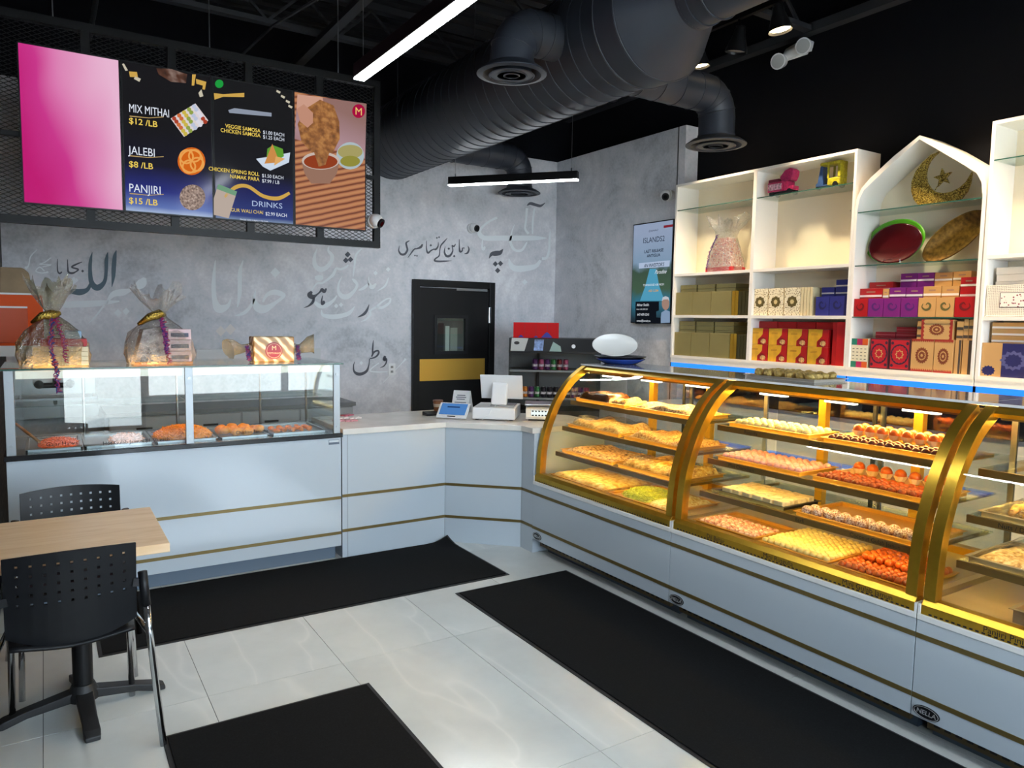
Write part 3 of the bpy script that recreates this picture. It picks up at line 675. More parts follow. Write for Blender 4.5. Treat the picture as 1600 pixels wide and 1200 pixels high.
# screen 4
dpoly(s4, 'blurred_top', [(1199, 380), (1478, 418), (1472, 640), (1188, 560)], PATTERN('screen_mauve', scr_grad([(0.5, '#8a5a4a'), (0.75, '#a98890'), (1.0, '#8d6a64')], 0.15), 0.3, emit=SCR))
dpoly(s4, 'hand', [(1199, 380), (1300, 393), (1310, 430), (1280, 470), (1245, 520), (1215, 480), (1196, 440)], EM('skin', '#c99a86'), DISP+0.0005)
def samf(nt):
    n = N(nt, 'ShaderNodeTexNoise', Scale=22.0, Detail=4.0); nt.links.new(coords(nt), n.inputs['Vector']); return ramp(nt, n.outputs['Fac'], [(0.35, '#6e4424'), (0.5, '#935f33'), (0.65, '#b07c46')])
dpoly(s4, 'samosa', [(1290, 402), (1345, 425), (1368, 490), (1370, 560), (1330, 640), (1290, 672), (1262, 620), (1215, 570), (1200, 500), (1230, 440)], PATTERN('screen_crust', samf, 0.4, emit=SCR), DISP+0.001)
dpoly(s4, 'finger', [(1196, 440), (1225, 420), (1262, 455), (1262, 495), (1240, 515), (1210, 490)], EM('skin2', '#bd8a74'), DISP+0.0014)
ddisc(s4, 'glass_bowl', 1412, 628, 56, EM('bowlrim', '#a9b8bd'), 55, DISP+0.0012); ddisc(s4, 'green_sauce', 1412, 612, 50, EM('greensauce', '#a39a62'), 28, DISP+0.0016); ddisc(s4, 'green_sauce', 1412, 650, 40, EM('greensauce2', '#8f8a3c'), 22, DISP+0.0017)
dpoly(s4, 'glass_bowl', [(1215, 650), (1370, 650), (1358, 700), (1330, 740), (1255, 740), (1228, 700)], EM('bowlrim2', '#94705f'), DISP+0.0012)
ddisc(s4, 'red_sauce', 1293, 648, 76, EM('rim3', '#c4b3a8'), 36, DISP+0.0014); ddisc(s4, 'red_sauce', 1293, 652, 68, EM('redsauce', '#8f3d22'), 29, DISP+0.0016)
dpoly(s4, 'samosa', [(1262, 600), (1330, 610), (1312, 665), (1285, 672)], PATTERN('screen_crust', samf), DISP+0.002)
ddisc(s4, 'logo', 1446, 448, 26, EM('logored', '#a3123f'), 28, DISP+0.0016)
dtext(s4, 'M', 1446, 464, 30, EM('logogold', '#e8c070'), 'CENTER').location.y -= 0.002

# ================================================================ POSTER SCREEN ON THE PARTITION
TX = XG-0.045
def TP(cx, cy, lift=0.0): return meas(960+cx/6, 320+cy/6, 0, TX-lift)
p0, p1 = TP(178, 185), TP(180, 1118); ty1, tz1, tz0 = p0.y, 2.655, 1.635; ty0 = ty1-0.585
tv = thing('poster_screen', 'portrait advertising screen on the grey partition wall', 'screen', (XG-0.03, (ty0+ty1)/2, tz0))
MB().box(TX, XG-0.004, ty0, ty1, tz0, tz1).build('casing', BLACKP, tv, world=True, bevel=0.004)
def tvbg(nt):
    co = coords(nt, (1, 1, 1)); s = N(nt, 'ShaderNodeSeparateXYZ'); nt.links.new(co, s.inputs[0])
    n = N(nt, 'ShaderNodeTexNoise', Scale=9.0, Detail=4.0); nt.links.new(co, n.inputs['Vector'])
    a = N(nt, 'ShaderNodeMath', operation='MULTIPLY_ADD'); a.inputs[1].default_value = 0.16; nt.links.new(n.outputs['Fac'], a.inputs[0]); nt.links.new(s.outputs[2], a.inputs[2])
    return ramp(nt, a.outputs[0], [(0.1, '#1d2b35'), (0.3, '#2f6f86'), (0.42, '#3f5a44'), (0.6, '#39503f'), (0.7, '#7f99b3'), (1.0, '#93a2bd')])
MB().box(TX-0.002, TX, ty0+0.012, ty1-0.012, tz0+0.012, tz1-0.012).build('display', PATTERN('poster_display', tvbg, 0.15, emit=SCR*0.9), tv, world=True)
def ttext(body, cx, cy, cap, mat, align='CENTER', **kw):
    p, q = TP(cx, cy, 0.004), TP(cx, cy-cap, 0.004); return text(body, (q-p).length/0.70, mat, p, (0,-1,0), (0,0,1), tv, align=align, **kw)
def tpoly(name, pts, mat, lift=0.003): return MB().poly([tuple(TP(x, y, lift)) for x, y in pts]).build(name, mat, tv, world=True)
NV = EM('navy', '#1c2436'); TW = EM('tvwhite', '#dfe6ee')
tpoly('water', [(330, 600), (390, 600), (420, 760), (470, 900), (240, 900), (290, 760)], EM('water', '#4f97b5'), 0.0025)
ttext('DAMAC', 365, 250, 17, NV, shear=0.2, sx=1.5); ttext('ISLANDS2', 368, 350, 50, NV, sx=0.95)
tpoly('banner', [(462, 195), (548, 182), (548, 205), (462, 218)], EM('bannerred', '#7c2430'))
ttext('LAST RELEASE', 368, 445, 28, NV, bold=0.02, sx=1.05); ttext('ANTIGUA', 366, 487, 27, NV, bold=0.02, sx=1.05)
tpoly('text_panel', [(230, 548), (520, 520), (516, 578), (230, 598)], EM('panelblue', '#a9b9d2')); ttext("AN INVESTOR'S", 368, 580, 32, NV, shear=0.3, bold=0.012, sx=0.85)
ttext('Paradise', 430, 645, 36, TW, shear=0.5, sx=0.9); ttext('TOWNHOUSE 4 BR FROM', 365, 760, 20, TW, sx=0.85); ttext('AED 2.35M', 365, 815, 20, EM('tvorange', '#c99a4a'), bold=0.01)
tpoly('portrait', [(430, 1110), (440, 1010), (480, 985), (520, 1000), (520, 1105)], EM('shirt', '#7f95b0'), 0.0028)
tpoly('portrait', [(480+36*math.cos(a*PI/9), 925+62*math.sin(a*PI/9)) for a in range(18)], EM('face', '#9c7f72'), 0.0031)
tpoly('portrait', [(444, 905), (452, 868), (480, 856), (508, 868), (516, 905), (500, 885), (462, 888)], EM('hair', '#b9bcc4'), 0.0034)
tpoly('text_panel', [(198, 908), (418, 906), (418, 990), (392, 1000), (392, 1056), (435, 1060), (435, 1115), (196, 1115)], EM('panelblack', '#10141b'), 0.003)
ttext('Akhtar Sheikh', 210, 950, 24, TW, 'LEFT', sx=0.85); ttext('Broker | ABR | RENE | SRS', 208, 985, 12, TW, 'LEFT', sx=0.8); ttext('647-409-3241', 214, 1040, 24, TW, 'LEFT', sx=0.85); ttext('contact@luxrealty.ca', 208, 1095, 19, TW, 'LEFT', sx=0.8)
# ================================================================ FLOOR MATS
def carpet(nt):
    n = N(nt, 'ShaderNodeTexNoise', Scale=160.0, Detail=2.0); nt.links.new(coords(nt), n.inputs['Vector'])
    return ramp(nt, n.outputs['Fac'], [(0.3, '#050506'), (0.6, '#0c0d0f'), (0.8, '#161719')])
CARPET = PATTERN('black_carpet_pile', carpet, 0.95); CARPET.node_tree.nodes['Principled BSDF'].inputs['Specular IOR Level'].default_value = 0.22; RUB = M('black_rubber', '#1a1b1d', 0.6)
def floor_mat(label, x0, x1, y0, y1):
    t = thing('floor_mat', label, 'mat', ((x0+x1)/2, (y0+y1)/2, 0), group='black entrance mats')
    MB().box(x0, x1, y0, y1, 0.0005, 0.004).build('rubber_border', RUB, t, world=True, bevel=0.002)
    MB().box(x0+0.018, x1-0.018, y0+0.018, y1-0.018, 0.004, 0.010).build('carpet_pile', CARPET, t, world=True, bevel=0.003)
def curled_mat(label, x0, x1, y0, y1):
    t = thing('floor_mat', label, 'mat', ((x0+x1)/2, (y0+y1)/2, 0), group='black entrance mats')
    def sheet_(ins, z, h):
        n, k = 40, 16; m = MB(); v = []
        for top in (0, 1):
            for j in range(k+1):
                for i in range(n+1):
                    x = x0+ins+(x1-x0-2*ins)*i/n; y = y0+ins+(y1-y0-2*ins)*j/k; d = math.hypot(x-x1, y-y1); l = max(0, 0.16-d)/0.16
                    v.append((x-0.03*l, y-0.03*l, z+h*top+0.055*l**1.6))
        g = (n+1)*(k+1); f = []
        for j in range(k):
            for i in range(n):
                a = j*(n+1)+i; f += [(a, a+n+1, a+n+2, a+1), (g+a, g+a+1, g+a+n+2, g+a+n+1)]
        for i in range(n): f += [(i, i+1, g+i+1, g+i), (k*(n+1)+i, g+k*(n+1)+i, g+k*(n+1)+i+1, k*(n+1)+i+1)]
        for j in range(k): a, b = j*(n+1), (j+1)*(n+1); f += [(a, g+a, g+b, b), (a+n, b+n, g+b+n, g+a+n)]
        return m.add(v, f)
    sheet_(0, 0.0005, 0.0035).build('rubber_border', RUB, t, world=True); sheet_(0.018, 0.0042, 0.006).build('carpet_pile', CARPET, t, world=True, auto=40)
curled_mat('black floor mat with a curled corner along the white counter', 0.17, 2.50, 3.93, 4.778)
floor_mat('long black floor mat along the curved glass sweet cases', 2.04, 2.87, 0.2, 3.815)
floor_mat('black floor mat in the foreground near the table', 0.335, 1.19, 1.4, 3.042)

# ================================================================ HOT FOOD CASE
hx0, hx1, hy0, hy1 = -0.195, 1.662, 4.75, 5.46
hc = thing('hot_food_case', 'white glass-topped hot food case under the menu screens', 'display case', ((hx0+hx1)/2, hy0, 0))
MB().box(hx0, hx1, hy0, hy0+0.02, 0.10, 0.845).build('front_panel', WHITE, hc, world=True, bevel=0.002)
MB().box(hx0+0.002, hx1-0.002, hy0+0.02, hy1, 0.10, 0.845).build('body', M('grey_case_body', '#9aa0a6', 0.5), hc, world=True)
MB().box(hx0+0.02, hx1-0.02, hy0+0.07, hy1, 0.0, 0.10).build('toe_kick', M('blue_grey_plinth', '#5f6f80', 0.5), hc, world=True)
for z in (0.191, 0.433): MB().box(hx0, hx1, hy0-0.003, hy0, z-0.010, z+0.010).build('brass_strip', STRIP, hc, world=True)
sl = MB().box(hx0-0.01, hx1+0.01, hy0-0.012, hy1, 0.845, 0.874).build('granite_sill', GRANITE, hc, world=True, bevel=0.003)
MB().box(hx1-0.085, hx1-0.012, hy0-0.002, hy0, 0.800, 0.832).build('maker_plate', M('blue_grey_plate', '#5b6878', 0.4), hc, world=True)
MB().box(hx1-0.082, hx1-0.015, hy0-0.003, hy0-0.002, 0.815, 0.829).build('maker_plate', M('silver_plate', '#b9c0c6', 0.3, 0.5), hc, world=True)
pxs = [hx0+0.025, meas(296, 640, 1, hy0).x, hx1-0.028]
for x in pxs:
    p = MB().box(x-0.022, x+0.022, hy0-0.004, hy0+0.016, 0.874, 1.335).build('post', M('brushed_aluminium', '#989da0', 0.4, 0.7), hc, world=True, bevel=0.002)
    for z in (0.92, 1.27): MB().cyl((x, hy0-0.010, z), (x, hy0-0.004, z), 0.009, n=12).build('bolt', STEEL, p, world=True)
for a, b in ((pxs[0], pxs[1]), (pxs[1], pxs[2])):
    MB().box(a+0.022, b-0.022, hy0+0.003, hy0+0.009, 0.876, 1.333).build('front_glass', GLASS('case_front_glass', (0.93, 0.97, 0.96), 0.075), hc, world=True)
    MB().box(a+0.03, b-0.03, hy0+0.05, hy0+0.12, 1.285, 1.325).build('lamp_strip', M('lamp_cover', '#a9b6ba', 0.3, emit='#fff1dc', estr=0.35), hc, world=True)
for a, b in ((pxs[0], pxs[1]), (pxs[1], pxs[2])): MB().box(a+0.05, b-0.05, hy0+0.13, hy0+0.155, 1.292, 1.31).build('heat_lamp', E('heat_lamp_glow', '#ffb060', 14.0), hc, world=True)
for x in (hx0+0.004, hx1-0.010): MB().box(x, x+0.006, hy0+0.02, hy1-0.02, 0.876, 1.333).build('side_glass', CLEAR, hc, world=True)
tg = MB().box(hx0-0.012, hx1+0.012, hy0-0.02, hy1, 1.336, 1.345).build('top_glass', CLEAR2, hc, world=True)
MB().box(hx0-0.012, hx1+0.012, hy0-0.022, hy0-0.02, 1.336, 1.345).build('glass_edge', GEDGE, tg, world=True)
for x in (hx0+0.02, 0.2, 0.75, 1.3, hx1-0.03): MB().cyl((x, hy1-0.03, 0.874), (x, hy1-0.03, 1.336), 0.009, n=10).build('rear_post', STEEL, hc, world=True)
MB().box(hx0+0.02, hx1-0.02, hy1-0.04, hy1-0.02, 1.31, 1.336).build('rear_rail', STEEL, hc, world=True)
MB().box(hx0+0.03, 0.74, hy0+0.30, hy0+0.60, 1.10, 1.106).build('glass_shelf', CLEAR2, hc, world=True)
MB().box(0.76, hx1-0.03, hy0+0.30, hy0+0.60, 1.10, 1.106).build('glass_shelf', CLEAR2, hc, world=True)
for body, px, py in (('Gajar Halwa', 97, 696), ('Hot Gulab Jamun $1.50 each', 214, 692), ('Chicken Samosa', 394, 677)):
    p = meas(px, py, 1, hy0-0.001); text(body, 0.030, INK, p, (1,0,0), (0,0,1), hc, name='price_lettering', align='CENTER')

# pans and food
def blob(r, seed, sz=1.0, amp=0.15, n=10, m=7):
    rnd = random.Random(seed); mb = MB().ball((0,0,0), r, n, m, sz)
    k = [(rnd.uniform(-1,1), rnd.uniform(-1,1), rnd.uniform(-1,1)) for _ in range(4)]
    mb.v = [tuple(c*(1+amp*sum(math.sin(9*(p[0]*a+p[1]*b+p[2]*d)/r*0.35+a*5) for a,b,d in k)/2) for c in p) for p in mb.v]; return mb
def pan(x0, x1, y0, y1, z, h, mat, label, group=None, name='tray', rim=0.012, cat='tray'):
    t = thing(name, label, cat, ((x0+x1)/2, (y0+y1)/2, z), group=group)
    m = MB(); e = 0.004
    m.box(x0+rim, x1-rim, y0+rim, y1-rim, z, z+e); m.build('base', mat, t, world=True)
    m = MB(); m.box(x0+rim, x1-rim, y0+rim, y0+rim+e, z+e, z+h); m.box(x0+rim, x1-rim, y1-rim-e, y1-rim, z+e, z+h); m.box(x0+rim, x0+rim+e, y0+rim+e, y1-rim-e, z+e, z+h); m.box(x1-rim-e, x1-rim, y0+rim+e, y1-rim-e, z+e, z+h); m.build('wall', mat, t, world=True)
    m = MB(); m.box(x0, x1, y0, y0+rim+e, z+h, z+h+0.003); m.box(x0, x1, y1-rim-e, y1, z+h, z+h+0.003); m.box(x0, x0+rim+e, y0+rim+e, y1-rim-e, z+h, z+h+0.003); m.box(x1-rim-e, x1, y0+rim+e, y1-rim-e, z+h, z+h+0.003); m.build('rim', mat, t, world=True, bevel=0.001)
    return t
zc = 0.8742
def heap_stuff(name, label, cat, mat, x0, x1, y0, y1, z, hgt, n, r, L, seed, curl=True):
    rnd = random.Random(seed); m = MB()
    m.lathe([(1.0, 0), (0.85, hgt*0.45), (0.5, hgt*0.8), (0.001, hgt)], ((x0+x1)/2, (y0+y1)/2, z), 16, 'z', (x1-x0)/2, (y1-y0)/2)
    for _ in range(n):
        u, v = rnd.uniform(-1,1), rnd.uniform(-1,1)
        if u*u+v*v > 1: continue
        h = hgt*(1-(u*u+v*v))**0.7; c = Vector(((x0+x1)/2+u*(x1-x0)/2, (y0+y1)/2+v*(y1-y0)/2, z+h+rnd.uniform(0, r*2)))
        a = rnd.uniform(0, 2*PI); d = Vector((math.cos(a), math.sin(a), rnd.uniform(-.3,.5)))*L/2; s = Vector((-d.y, d.x, 0))*(0.6 if curl else 0.1)
        m.tube([c-d, c+s, c+d], r, 4)
    o = one(name, m, mat, label, cat, ((x0+x1)/2, (y0+y1)/2, z)); o['kind'] = 'stuff'; return o
SEV = M('orange_sev', '#f09a1e', 0.5, noise=0.3, nscale=60); HALWA = M('red_halwa', '#d2602c', 0.5, noise=0.4, nscale=90)
def hpx(px): return meas(px, 690, 1, 5.02).x
pan(hpx(40), hpx(128), 4.83, 5.30, zc, 0.012, STEEL, 'steel pan of red halwa at the left end of the hot case', 'steel pans in the hot case')
heap_stuff('carrot_halwa', 'orange-red carrot halwa in the leftmost steel pan', 'sweet', HALWA, hpx(58), hpx(124), 4.86, 5.2, zc+0.006, 0.03, 260, 0.003, 0.02, 1)
pan(hpx(130), hpx(235), 4.83, 5.30, zc, 0.012, STEEL, 'steel pan with gulab jamun syrup behind the price lettering', 'steel pans in the hot case')
heap_stuff('syrup_sweets', 'pale pinkish sweets in syrup in the second steel pan', 'sweet', M('pale_syrup', '#c9a79a', 0.25, noise=0.4, nscale=50), hpx(170), hpx(225), 4.87, 5.2, zc+0.006, 0.028, 120, 0.005, 0.02, 2)
MB_sp = MB().tube([(hpx(25), 5.12, 1.00), (hpx(62), 4.86, 0.925)], 0.008, 8)
one('serving_spoon', MB_sp, M('wooden_spoon', '#8a6a48', 0.5), 'wooden-handled serving spoon leaning in the halwa pan', 'spoon', (hpx(62), 4.86, 0.92))
pan(hpx(238), hpx(332), 4.83, 5.28, zc, 0.010, STEEL, 'low steel tray under the orange sev heap', 'steel pans in the hot case')
heap_stuff('orange_sev_heap', 'bright orange heap of fried sev beside the middle post', 'snack', SEV, hpx(242), hpx(328), 4.86, 5.2, zc+0.006, 0.060, 1600, 0.0046, 0.036, 3)
pan(hpx(336), hpx(410), 4.83, 5.28, zc, 0.010, STEEL, 'low steel tray holding the golden samosas', 'steel pans in the hot case')
SAM = M('fried_pastry', '#e8972c', 0.5, noise=0.35, nscale=25)
rnd = random.Random(5)
for k in range(11):
    b = blob(0.034, k, 0.75, 0.22); o = one('samosa', b, SAM, 'golden fried samosa in the tray right of the middle post', 'samosa', (hpx(346)+0.068*(k % 4)+rnd.uniform(-.004,.004), 4.89+0.085*(k//4)+rnd.uniform(-.004,.004), zc+0.033+(0.012 if k % 3 == 0 else 0)), group='samosas in the hot case', world=False, smooth=True)
    o.rotation_euler = (0, 0, rnd.uniform(0, 6))
pan(hpx(414), hpx(498), 4.83, 5.28, zc, 0.012, STEEL, 'steel pan of small brown fritters at the right end of the hot case', 'steel pans in the hot case')
FRI = M('brown_fritter', '#cf7526', 0.5, noise=0.4, nscale=30)
for k in range(15):
    o = one('fritter', blob(0.019, 40+k, 0.8, 0.25), FRI, 'small brown fried fritter in the rightmost steel pan', 'fritter', (hpx(424)+0.055*(k % 5)+rnd.uniform(-.004,.004), 4.89+0.065*(k//5)+rnd.uniform(-.005,.005), zc+0.022), group='fritters in the hot case', world=False, smooth=True)
    o.rotation_euler = (0, 0, rnd.uniform(0, 6))

# ---- gifts standing on the hot case
CELLO = GLASS('gold_cellophane', (0.74, 0.69, 0.50), 0.42, 0.14, bump=1.0, bscale=90, maxr=0.9)
CELLO2 = GLASS('clear_cellophane', (0.86, 0.86, 0.84), 0.32, 0.12, bump=1.0, bscale=70, maxr=0.9)
def ribbon_curl(mats, path, parent, seed):
    rnd = random.Random(seed)
    for i, mt in enumerate(mats):
        m = MB(); P = []
        for k in range(46):
            t = k/45; n = len(path)-1; s = min(int(t*n), n-1); f = t*n-s
            p = Vector(path[s]).lerp(Vector(path[s+1]), f); a = k*1.9+i*2+rnd.uniform(-.8, .8); p = p+Vector((rnd.uniform(-.008, .008), 0, 0))
            P.append(p+Vector((math.cos(a)*0.011, -abs(math.sin(a))*0.010-0.004, math.sin(a)*0.006)))
        m.tube([tuple(p) for p in P], 0.0034, 5); m.build('curled_ribbon', mt, parent, world=True, smooth=True)
RP, RB, RR = M('purple_ribbon', '#7c1f63', 0.3), M('blue_ribbon', '#1d2a78', 0.3), M('crimson_ribbon', '#a11b3c', 0.3)
def wrap_shell(c, prof, sx, sy, seed, n=64, ruff=0.05):
    rnd = random.Random(seed); ph = [rnd.uniform(0, 6) for _ in range(6)]; m = MB(); v = []
    for (r, h) in prof:
        for k in range(n):
            a = 2*PI*k/n; fan = max(0.0, (h/prof[-1][1]-0.66)*3); e = 1+ruff*(math.sin(5*a+ph[0]+h*20)+0.7*math.sin(11*a+ph[1]-h*35)+0.5*math.sin(17*a+ph[2]))+fan*(0.22*math.sin(9*a+ph[4])+0.16*math.sin(4*a+ph[5]))
            sq = 1/max(abs(math.cos(a))**1.0, abs(math.sin(a))**1.0, 0.82); sq = 1+(sq-1)*0.5
            v.append((c[0]+r*e*sq*sx*math.cos(a), c[1]+r*e*sq*sy*math.sin(a), c[2]+h*(1+(0.08*math.sin(3*a+ph[3])+0.05*math.sin(9*a+ph[4]+1)+0.04*rnd.uniform(-1, 1))*(1 if h > prof[-1][1]*0.9 else 0))))
    f = [(i*n+k, i*n+(k+1) % n, (i+1)*n+(k+1) % n, (i+1)*n+k) for i in range(len(prof)-1) for k in range(n)]
    return m.add(v, f)
zt = 1.3452
c = meas(84, 568, 2, zt); c.y += 0.12; c = Vector((c.x, 5.0, zt)); c.x = meas(84, 565, 1, 5.0).x
g1 = thing('gift_hamper', 'gold cellophane gift hamper with a red box, leftmost on the hot case', 'gift hamper', tuple(c), group='gift hampers on the hot case')
CREAM = M('cream_card', '#e5d8b4', 0.5)
for k in range(4): MB().box(c.x-0.10, c.x+0.17, c.y-0.11, c.y+0.10, zt+0.004+k*0.027, zt+0.029+k*0.027).build('sweet_box', CREAM, g1, world=True, bevel=0.002)
MB().box(c.x-0.06, c.x+0.165, c.y-0.10, c.y+0.10, zt+0.112, zt+0.155).build('red_box', RED, g1, world=True, bevel=0.002)
MB().box(c.x+0.06, c.x+0.14, c.y-0.08, c.y+0.08, zt+0.156, zt+0.20).build('small_box', M('pale_blue_card', '#8fb0cc', 0.5), g1, world=True, bevel=0.002)
wrap_shell(c, [(0.165, 0.002), (0.178, 0.06), (0.17, 0.13), (0.13, 0.20), (0.075, 0.25), (0.03, 0.285), (0.026, 0.30), (0.05, 0.34), (0.075, 0.40), (0.10, 0.47)], 1.0, 0.85, 3).build('cellophane_wrap', CELLO, g1, world=True)
m = MB().tube([(c.x-0.10, c.y-0.05, zt+0.245), (c.x-0.05, c.y-0.08, zt+0.285), (c.x, c.y-0.05, zt+0.29), (c.x+0.04, c.y-0.03, zt+0.30)], [0.008, 0.02, 0.03, 0.012], 8); m.build('gold_bow', M('gold_foil', '#b59a4a', 0.25, 0.9, bump=0.8, bscale=90), g1, world=True, smooth=True)
ribbon_curl([RP, RB, RR], [(c.x, c.y-0.08, zt+0.27), (c.x-0.01, c.y-0.17, zt+0.14), (c.x, c.y-0.20, zt+0.04), (c.x+0.01, hy0-0.035, zt-0.02), (c.x+0.015, hy0-0.03, zt-0.13)], g1, 1)
ribbon_curl([RP, RR], [(c.x+0.02, c.y-0.08, zt+0.27), (c.x+0.05, c.y-0.17, zt+0.14), (c.x+0.06, c.y-0.19, zt+0.03)], g1, 2)
c = Vector((meas(250, 565, 1, 5.02).x, 5.02, zt))
g2 = thing('gift_hamper', 'wide clear cellophane gift hamper of pink boxes with purple ribbon on the hot case', 'gift hamper', tuple(c), group='gift hampers on the hot case')
MB().box(c.x-0.15, c.x+0.17, c.y-0.12, c.y+0.11, zt+0.002, zt+0.014).build('base_board', M('tan_card', '#c08a5a', 0.6), g2, world=True)
PINK = M('pale_pink_card', '#d9bcc0', 0.5); MARB = M('grey_floral_print', '#a9aab2', 0.5, noise=0.55, nscale=26)
for k in range(3):
    MB().box(c.x+0.03+k*0.004, c.x+0.165, c.y-0.11, c.y+0.09, zt+0.016+k*0.068, zt+0.078+k*0.068).build('pink_box', PINK, g2, world=True, bevel=0.002)
    MB().box(c.x+0.05, c.x+0.15, c.y-0.113, c.y-0.11, zt+0.03+k*0.068, zt+0.055+k*0.068).build('dark_label', M('ink_blue_label', '#3d4358', 0.5, noise=0.5, nscale=60), g2, world=True)
MB().prism([(c.x-0.15, zt+0.016), (c.x+0.02, zt+0.016), (c.x+0.02, zt+0.23), (c.x-0.10, zt+0.21)], 1, c.y-0.10, c.y+0.09).build('floral_packet', MARB, g2, world=True, bevel=0.004)
wrap_shell(c, [(0.175, 0.002), (0.19, 0.06), (0.18, 0.13), (0.155, 0.19), (0.11, 0.235), (0.05, 0.28), (0.03, 0.305), (0.045, 0.33), (0.085, 0.38), (0.12, 0.44)], 1.02, 0.85, 8).build('cellophane_wrap', CELLO2, g2, world=True)
MB().tube([(c.x-0.12, c.y-0.04, zt+0.24), (c.x-0.06, c.y-0.07, zt+0.285), (c.x, c.y-0.06, zt+0.305), (c.x+0.03, c.y-0.03, zt+0.30)], [0.01, 0.024, 0.03, 0.012], 8).build('gold_bow', M('gold_foil', '#b59a4a', 0.25, 0.9), g2, world=True, smooth=True)
ribbon_curl([RP, M('magenta_ribbon', '#a02a7c', 0.3), RP, RB], [(c.x+0.0, c.y-0.10, zt+0.28), (c.x+0.012, c.y-0.19, zt+0.16), (c.x+0.016, c.y-0.21, zt+0.07)], g2, 3)
ribbon_curl([RR], [(c.x+0.01, c.y-0.10, zt+0.28), (c.x+0.02, c.y-0.20, zt+0.10), (c.x+0.026, c.y-0.22, zt+0.012)], g2, 4)
a, b = meas(397, 566, 1, 4.98), meas(460, 566, 1, 4.98); z1 = meas(430, 526, 1, 4.98).z
g3 = thing('gift_box', 'gold striped gift box with a round maroon seal and twisted wrap ends', 'gift box', ((a.x+b.x)/2, 5.04, zt))
def stripe(nt):
    w = N(nt, 'ShaderNodeTexWave', Scale=9.0, bands_direction='DIAGONAL'); w.inputs['Distortion'].default_value = 3.0; w.inputs['Detail'].default_value = 2.0; nt.links.new(coords(nt), w.inputs['Vector'])
    return ramp(nt, w.outputs['Fac'], [(0.2, '#8d6f3a'), (0.6, '#b99a5c'), (0.85, '#e6dcc0')])
MB().box(a.x, b.x, 4.98, 5.12, zt, z1).build('box', PATTERN('gold_swirl_card', stripe, 0.3), g3, world=True, bevel=0.006)
sc_ = meas(428, 548, 1, 4.979)
s = MB().cyl((sc_.x, 4.976, sc_.z), (sc_.x, 4.98, sc_.z), 0.056, n=28).build('seal', M('maroon_seal', '#8f1c34', 0.4), g3, world=True)
MB().tube([(sc_.x+0.047*math.cos(i*PI/14), 4.975, sc_.z+0.047*math.sin(i*PI/14)) for i in range(28)], 0.0015, 4, closed=True).build('seal_ring', M('pale_gold_print', '#e3cfa4', 0.4), s, world=True)
text('M', 0.042, M('pale_gold_print', '#e3cfa4', 0.4), (sc_.x, 4.974, sc_.z+0.004), (1,0,0), (0,0,1), s, align='CENTER')
text('MITHAAS', 0.018, M('pale_gold_print', '#e3cfa4', 0.4), (sc_.x, 4.974, sc_.z-0.022), (1,0,0), (0,0,1), s, align='CENTER', sx=1.1)
zm = (zt+z1)/2
for sx_, e in ((-1, a.x), (1, b.x)):
    P = [(e-sx_*0.002, 5.05, zm), (e+sx_*0.03, 5.05, zm+0.005), (e+sx_*0.06, 5.05, zm), (e+sx_*0.12, 5.04, zm+(0.01 if sx_ < 0 else 0.03)), (e+sx_*0.15, 5.03, zm+(0.0 if sx_ < 0 else 0.03))]
    mb = MB().tube(P, [0.05, 0.022, 0.025, 0.055, 0.068], 22, cap=False); rr = random.Random(int(e*100))
    mb.v = [(x, y+rr.uniform(-.006,.006), max(z+rr.uniform(-.008,.008), zt+0.001)) for x, y, z in mb.v]
    mb.build('twisted_end', CELLO, g3, world=True)
    ribbon_curl([RP, RB], [(e+sx_*0.035, 5.03, zm+0.02), (e+sx_*0.03, 4.99, zm-0.05), (e+sx_*0.03, 4.985, zt+0.015)], g3, 9)

# ================================================================ ANGLED COUNTER
F_PTS = [(1.682, 4.785), (2.466, 4.785), (2.885, 4.392), (2.885, 4.240)]
R_PTS = [(3.52, 4.240), (3.52, 4.72), (2.72, 5.45), (1.682, 5.45)]
ct = thing('service_counter', 'white angled service counter with two brass strips between the cases', 'counter', (2.3, 4.9, 0))
MB().prism([(x+(0.0 if i == 0 else 0.0), y) for i, (x, y) in enumerate(F_PTS)]+R_PTS, 2, 0.0, 0.855).build('body', WHITE, ct, world=True)
def off(pts, d):
    out = []
    for i, p in enumerate(pts):
        ds = []
        if i > 0: ds.append((Vector(pts[i])-Vector(pts[i-1])).normalized())
        if i < len(pts)-1: ds.append((Vector(pts[i+1])-Vector(pts[i])).normalized())
        ns = [Vector((q.y, -q.x)) for q in ds]; n = sum(ns, Vector((0,0)))/len(ns); n = n/ n.length_squared if n.length else n
        out.append((p[0]-abs(0)*0+n.x*d, p[1]+n.y*d))
    return out
def front_off(d): 
    q = off(F_PTS, -d); return q
OFS = 1 if (Vector(off(F_PTS, 0.1)[0]).y < F_PTS[0][1]) else -1
for z in (0.191, 0.433):
    for i in range(3):
        o_ = off(F_PTS, OFS*0.003)
        MB().prism([F_PTS[i], F_PTS[i+1], o_[i+1], o_[i]], 2, z-0.010, z+0.010).build('brass_strip', STRIP, ct, world=True)
SEAM = M('panel_seam', '#8f969e', 0.6)
for (x, y) in ((F_PTS[1][0], F_PTS[1][1]), (F_PTS[2][0], F_PTS[2][1]), (1.72, F_PTS[0][1])):
    MB().box(x-0.0015, x+0.0015, y-0.002, y+0.002, 0.0, 0.855).build('panel_seam', SEAM, ct, world=True)
ot = off(F_PTS, OFS*0.016)
one('counter_worktop', MB().prism([(ot[0][0], ot[0][1]), ot[1], ot[2], (ot[3][0], F_PTS[3][1]), (3.53, 4.240), (3.53, 4.73), (2.73, 5.47), (1.682, 5.47)], 2, 0.855, 0.895), QUARTZ, 'white quartz worktop on the angled service counter', 'worktop', (2.3, 4.9, 0.855), bevel=0.003)
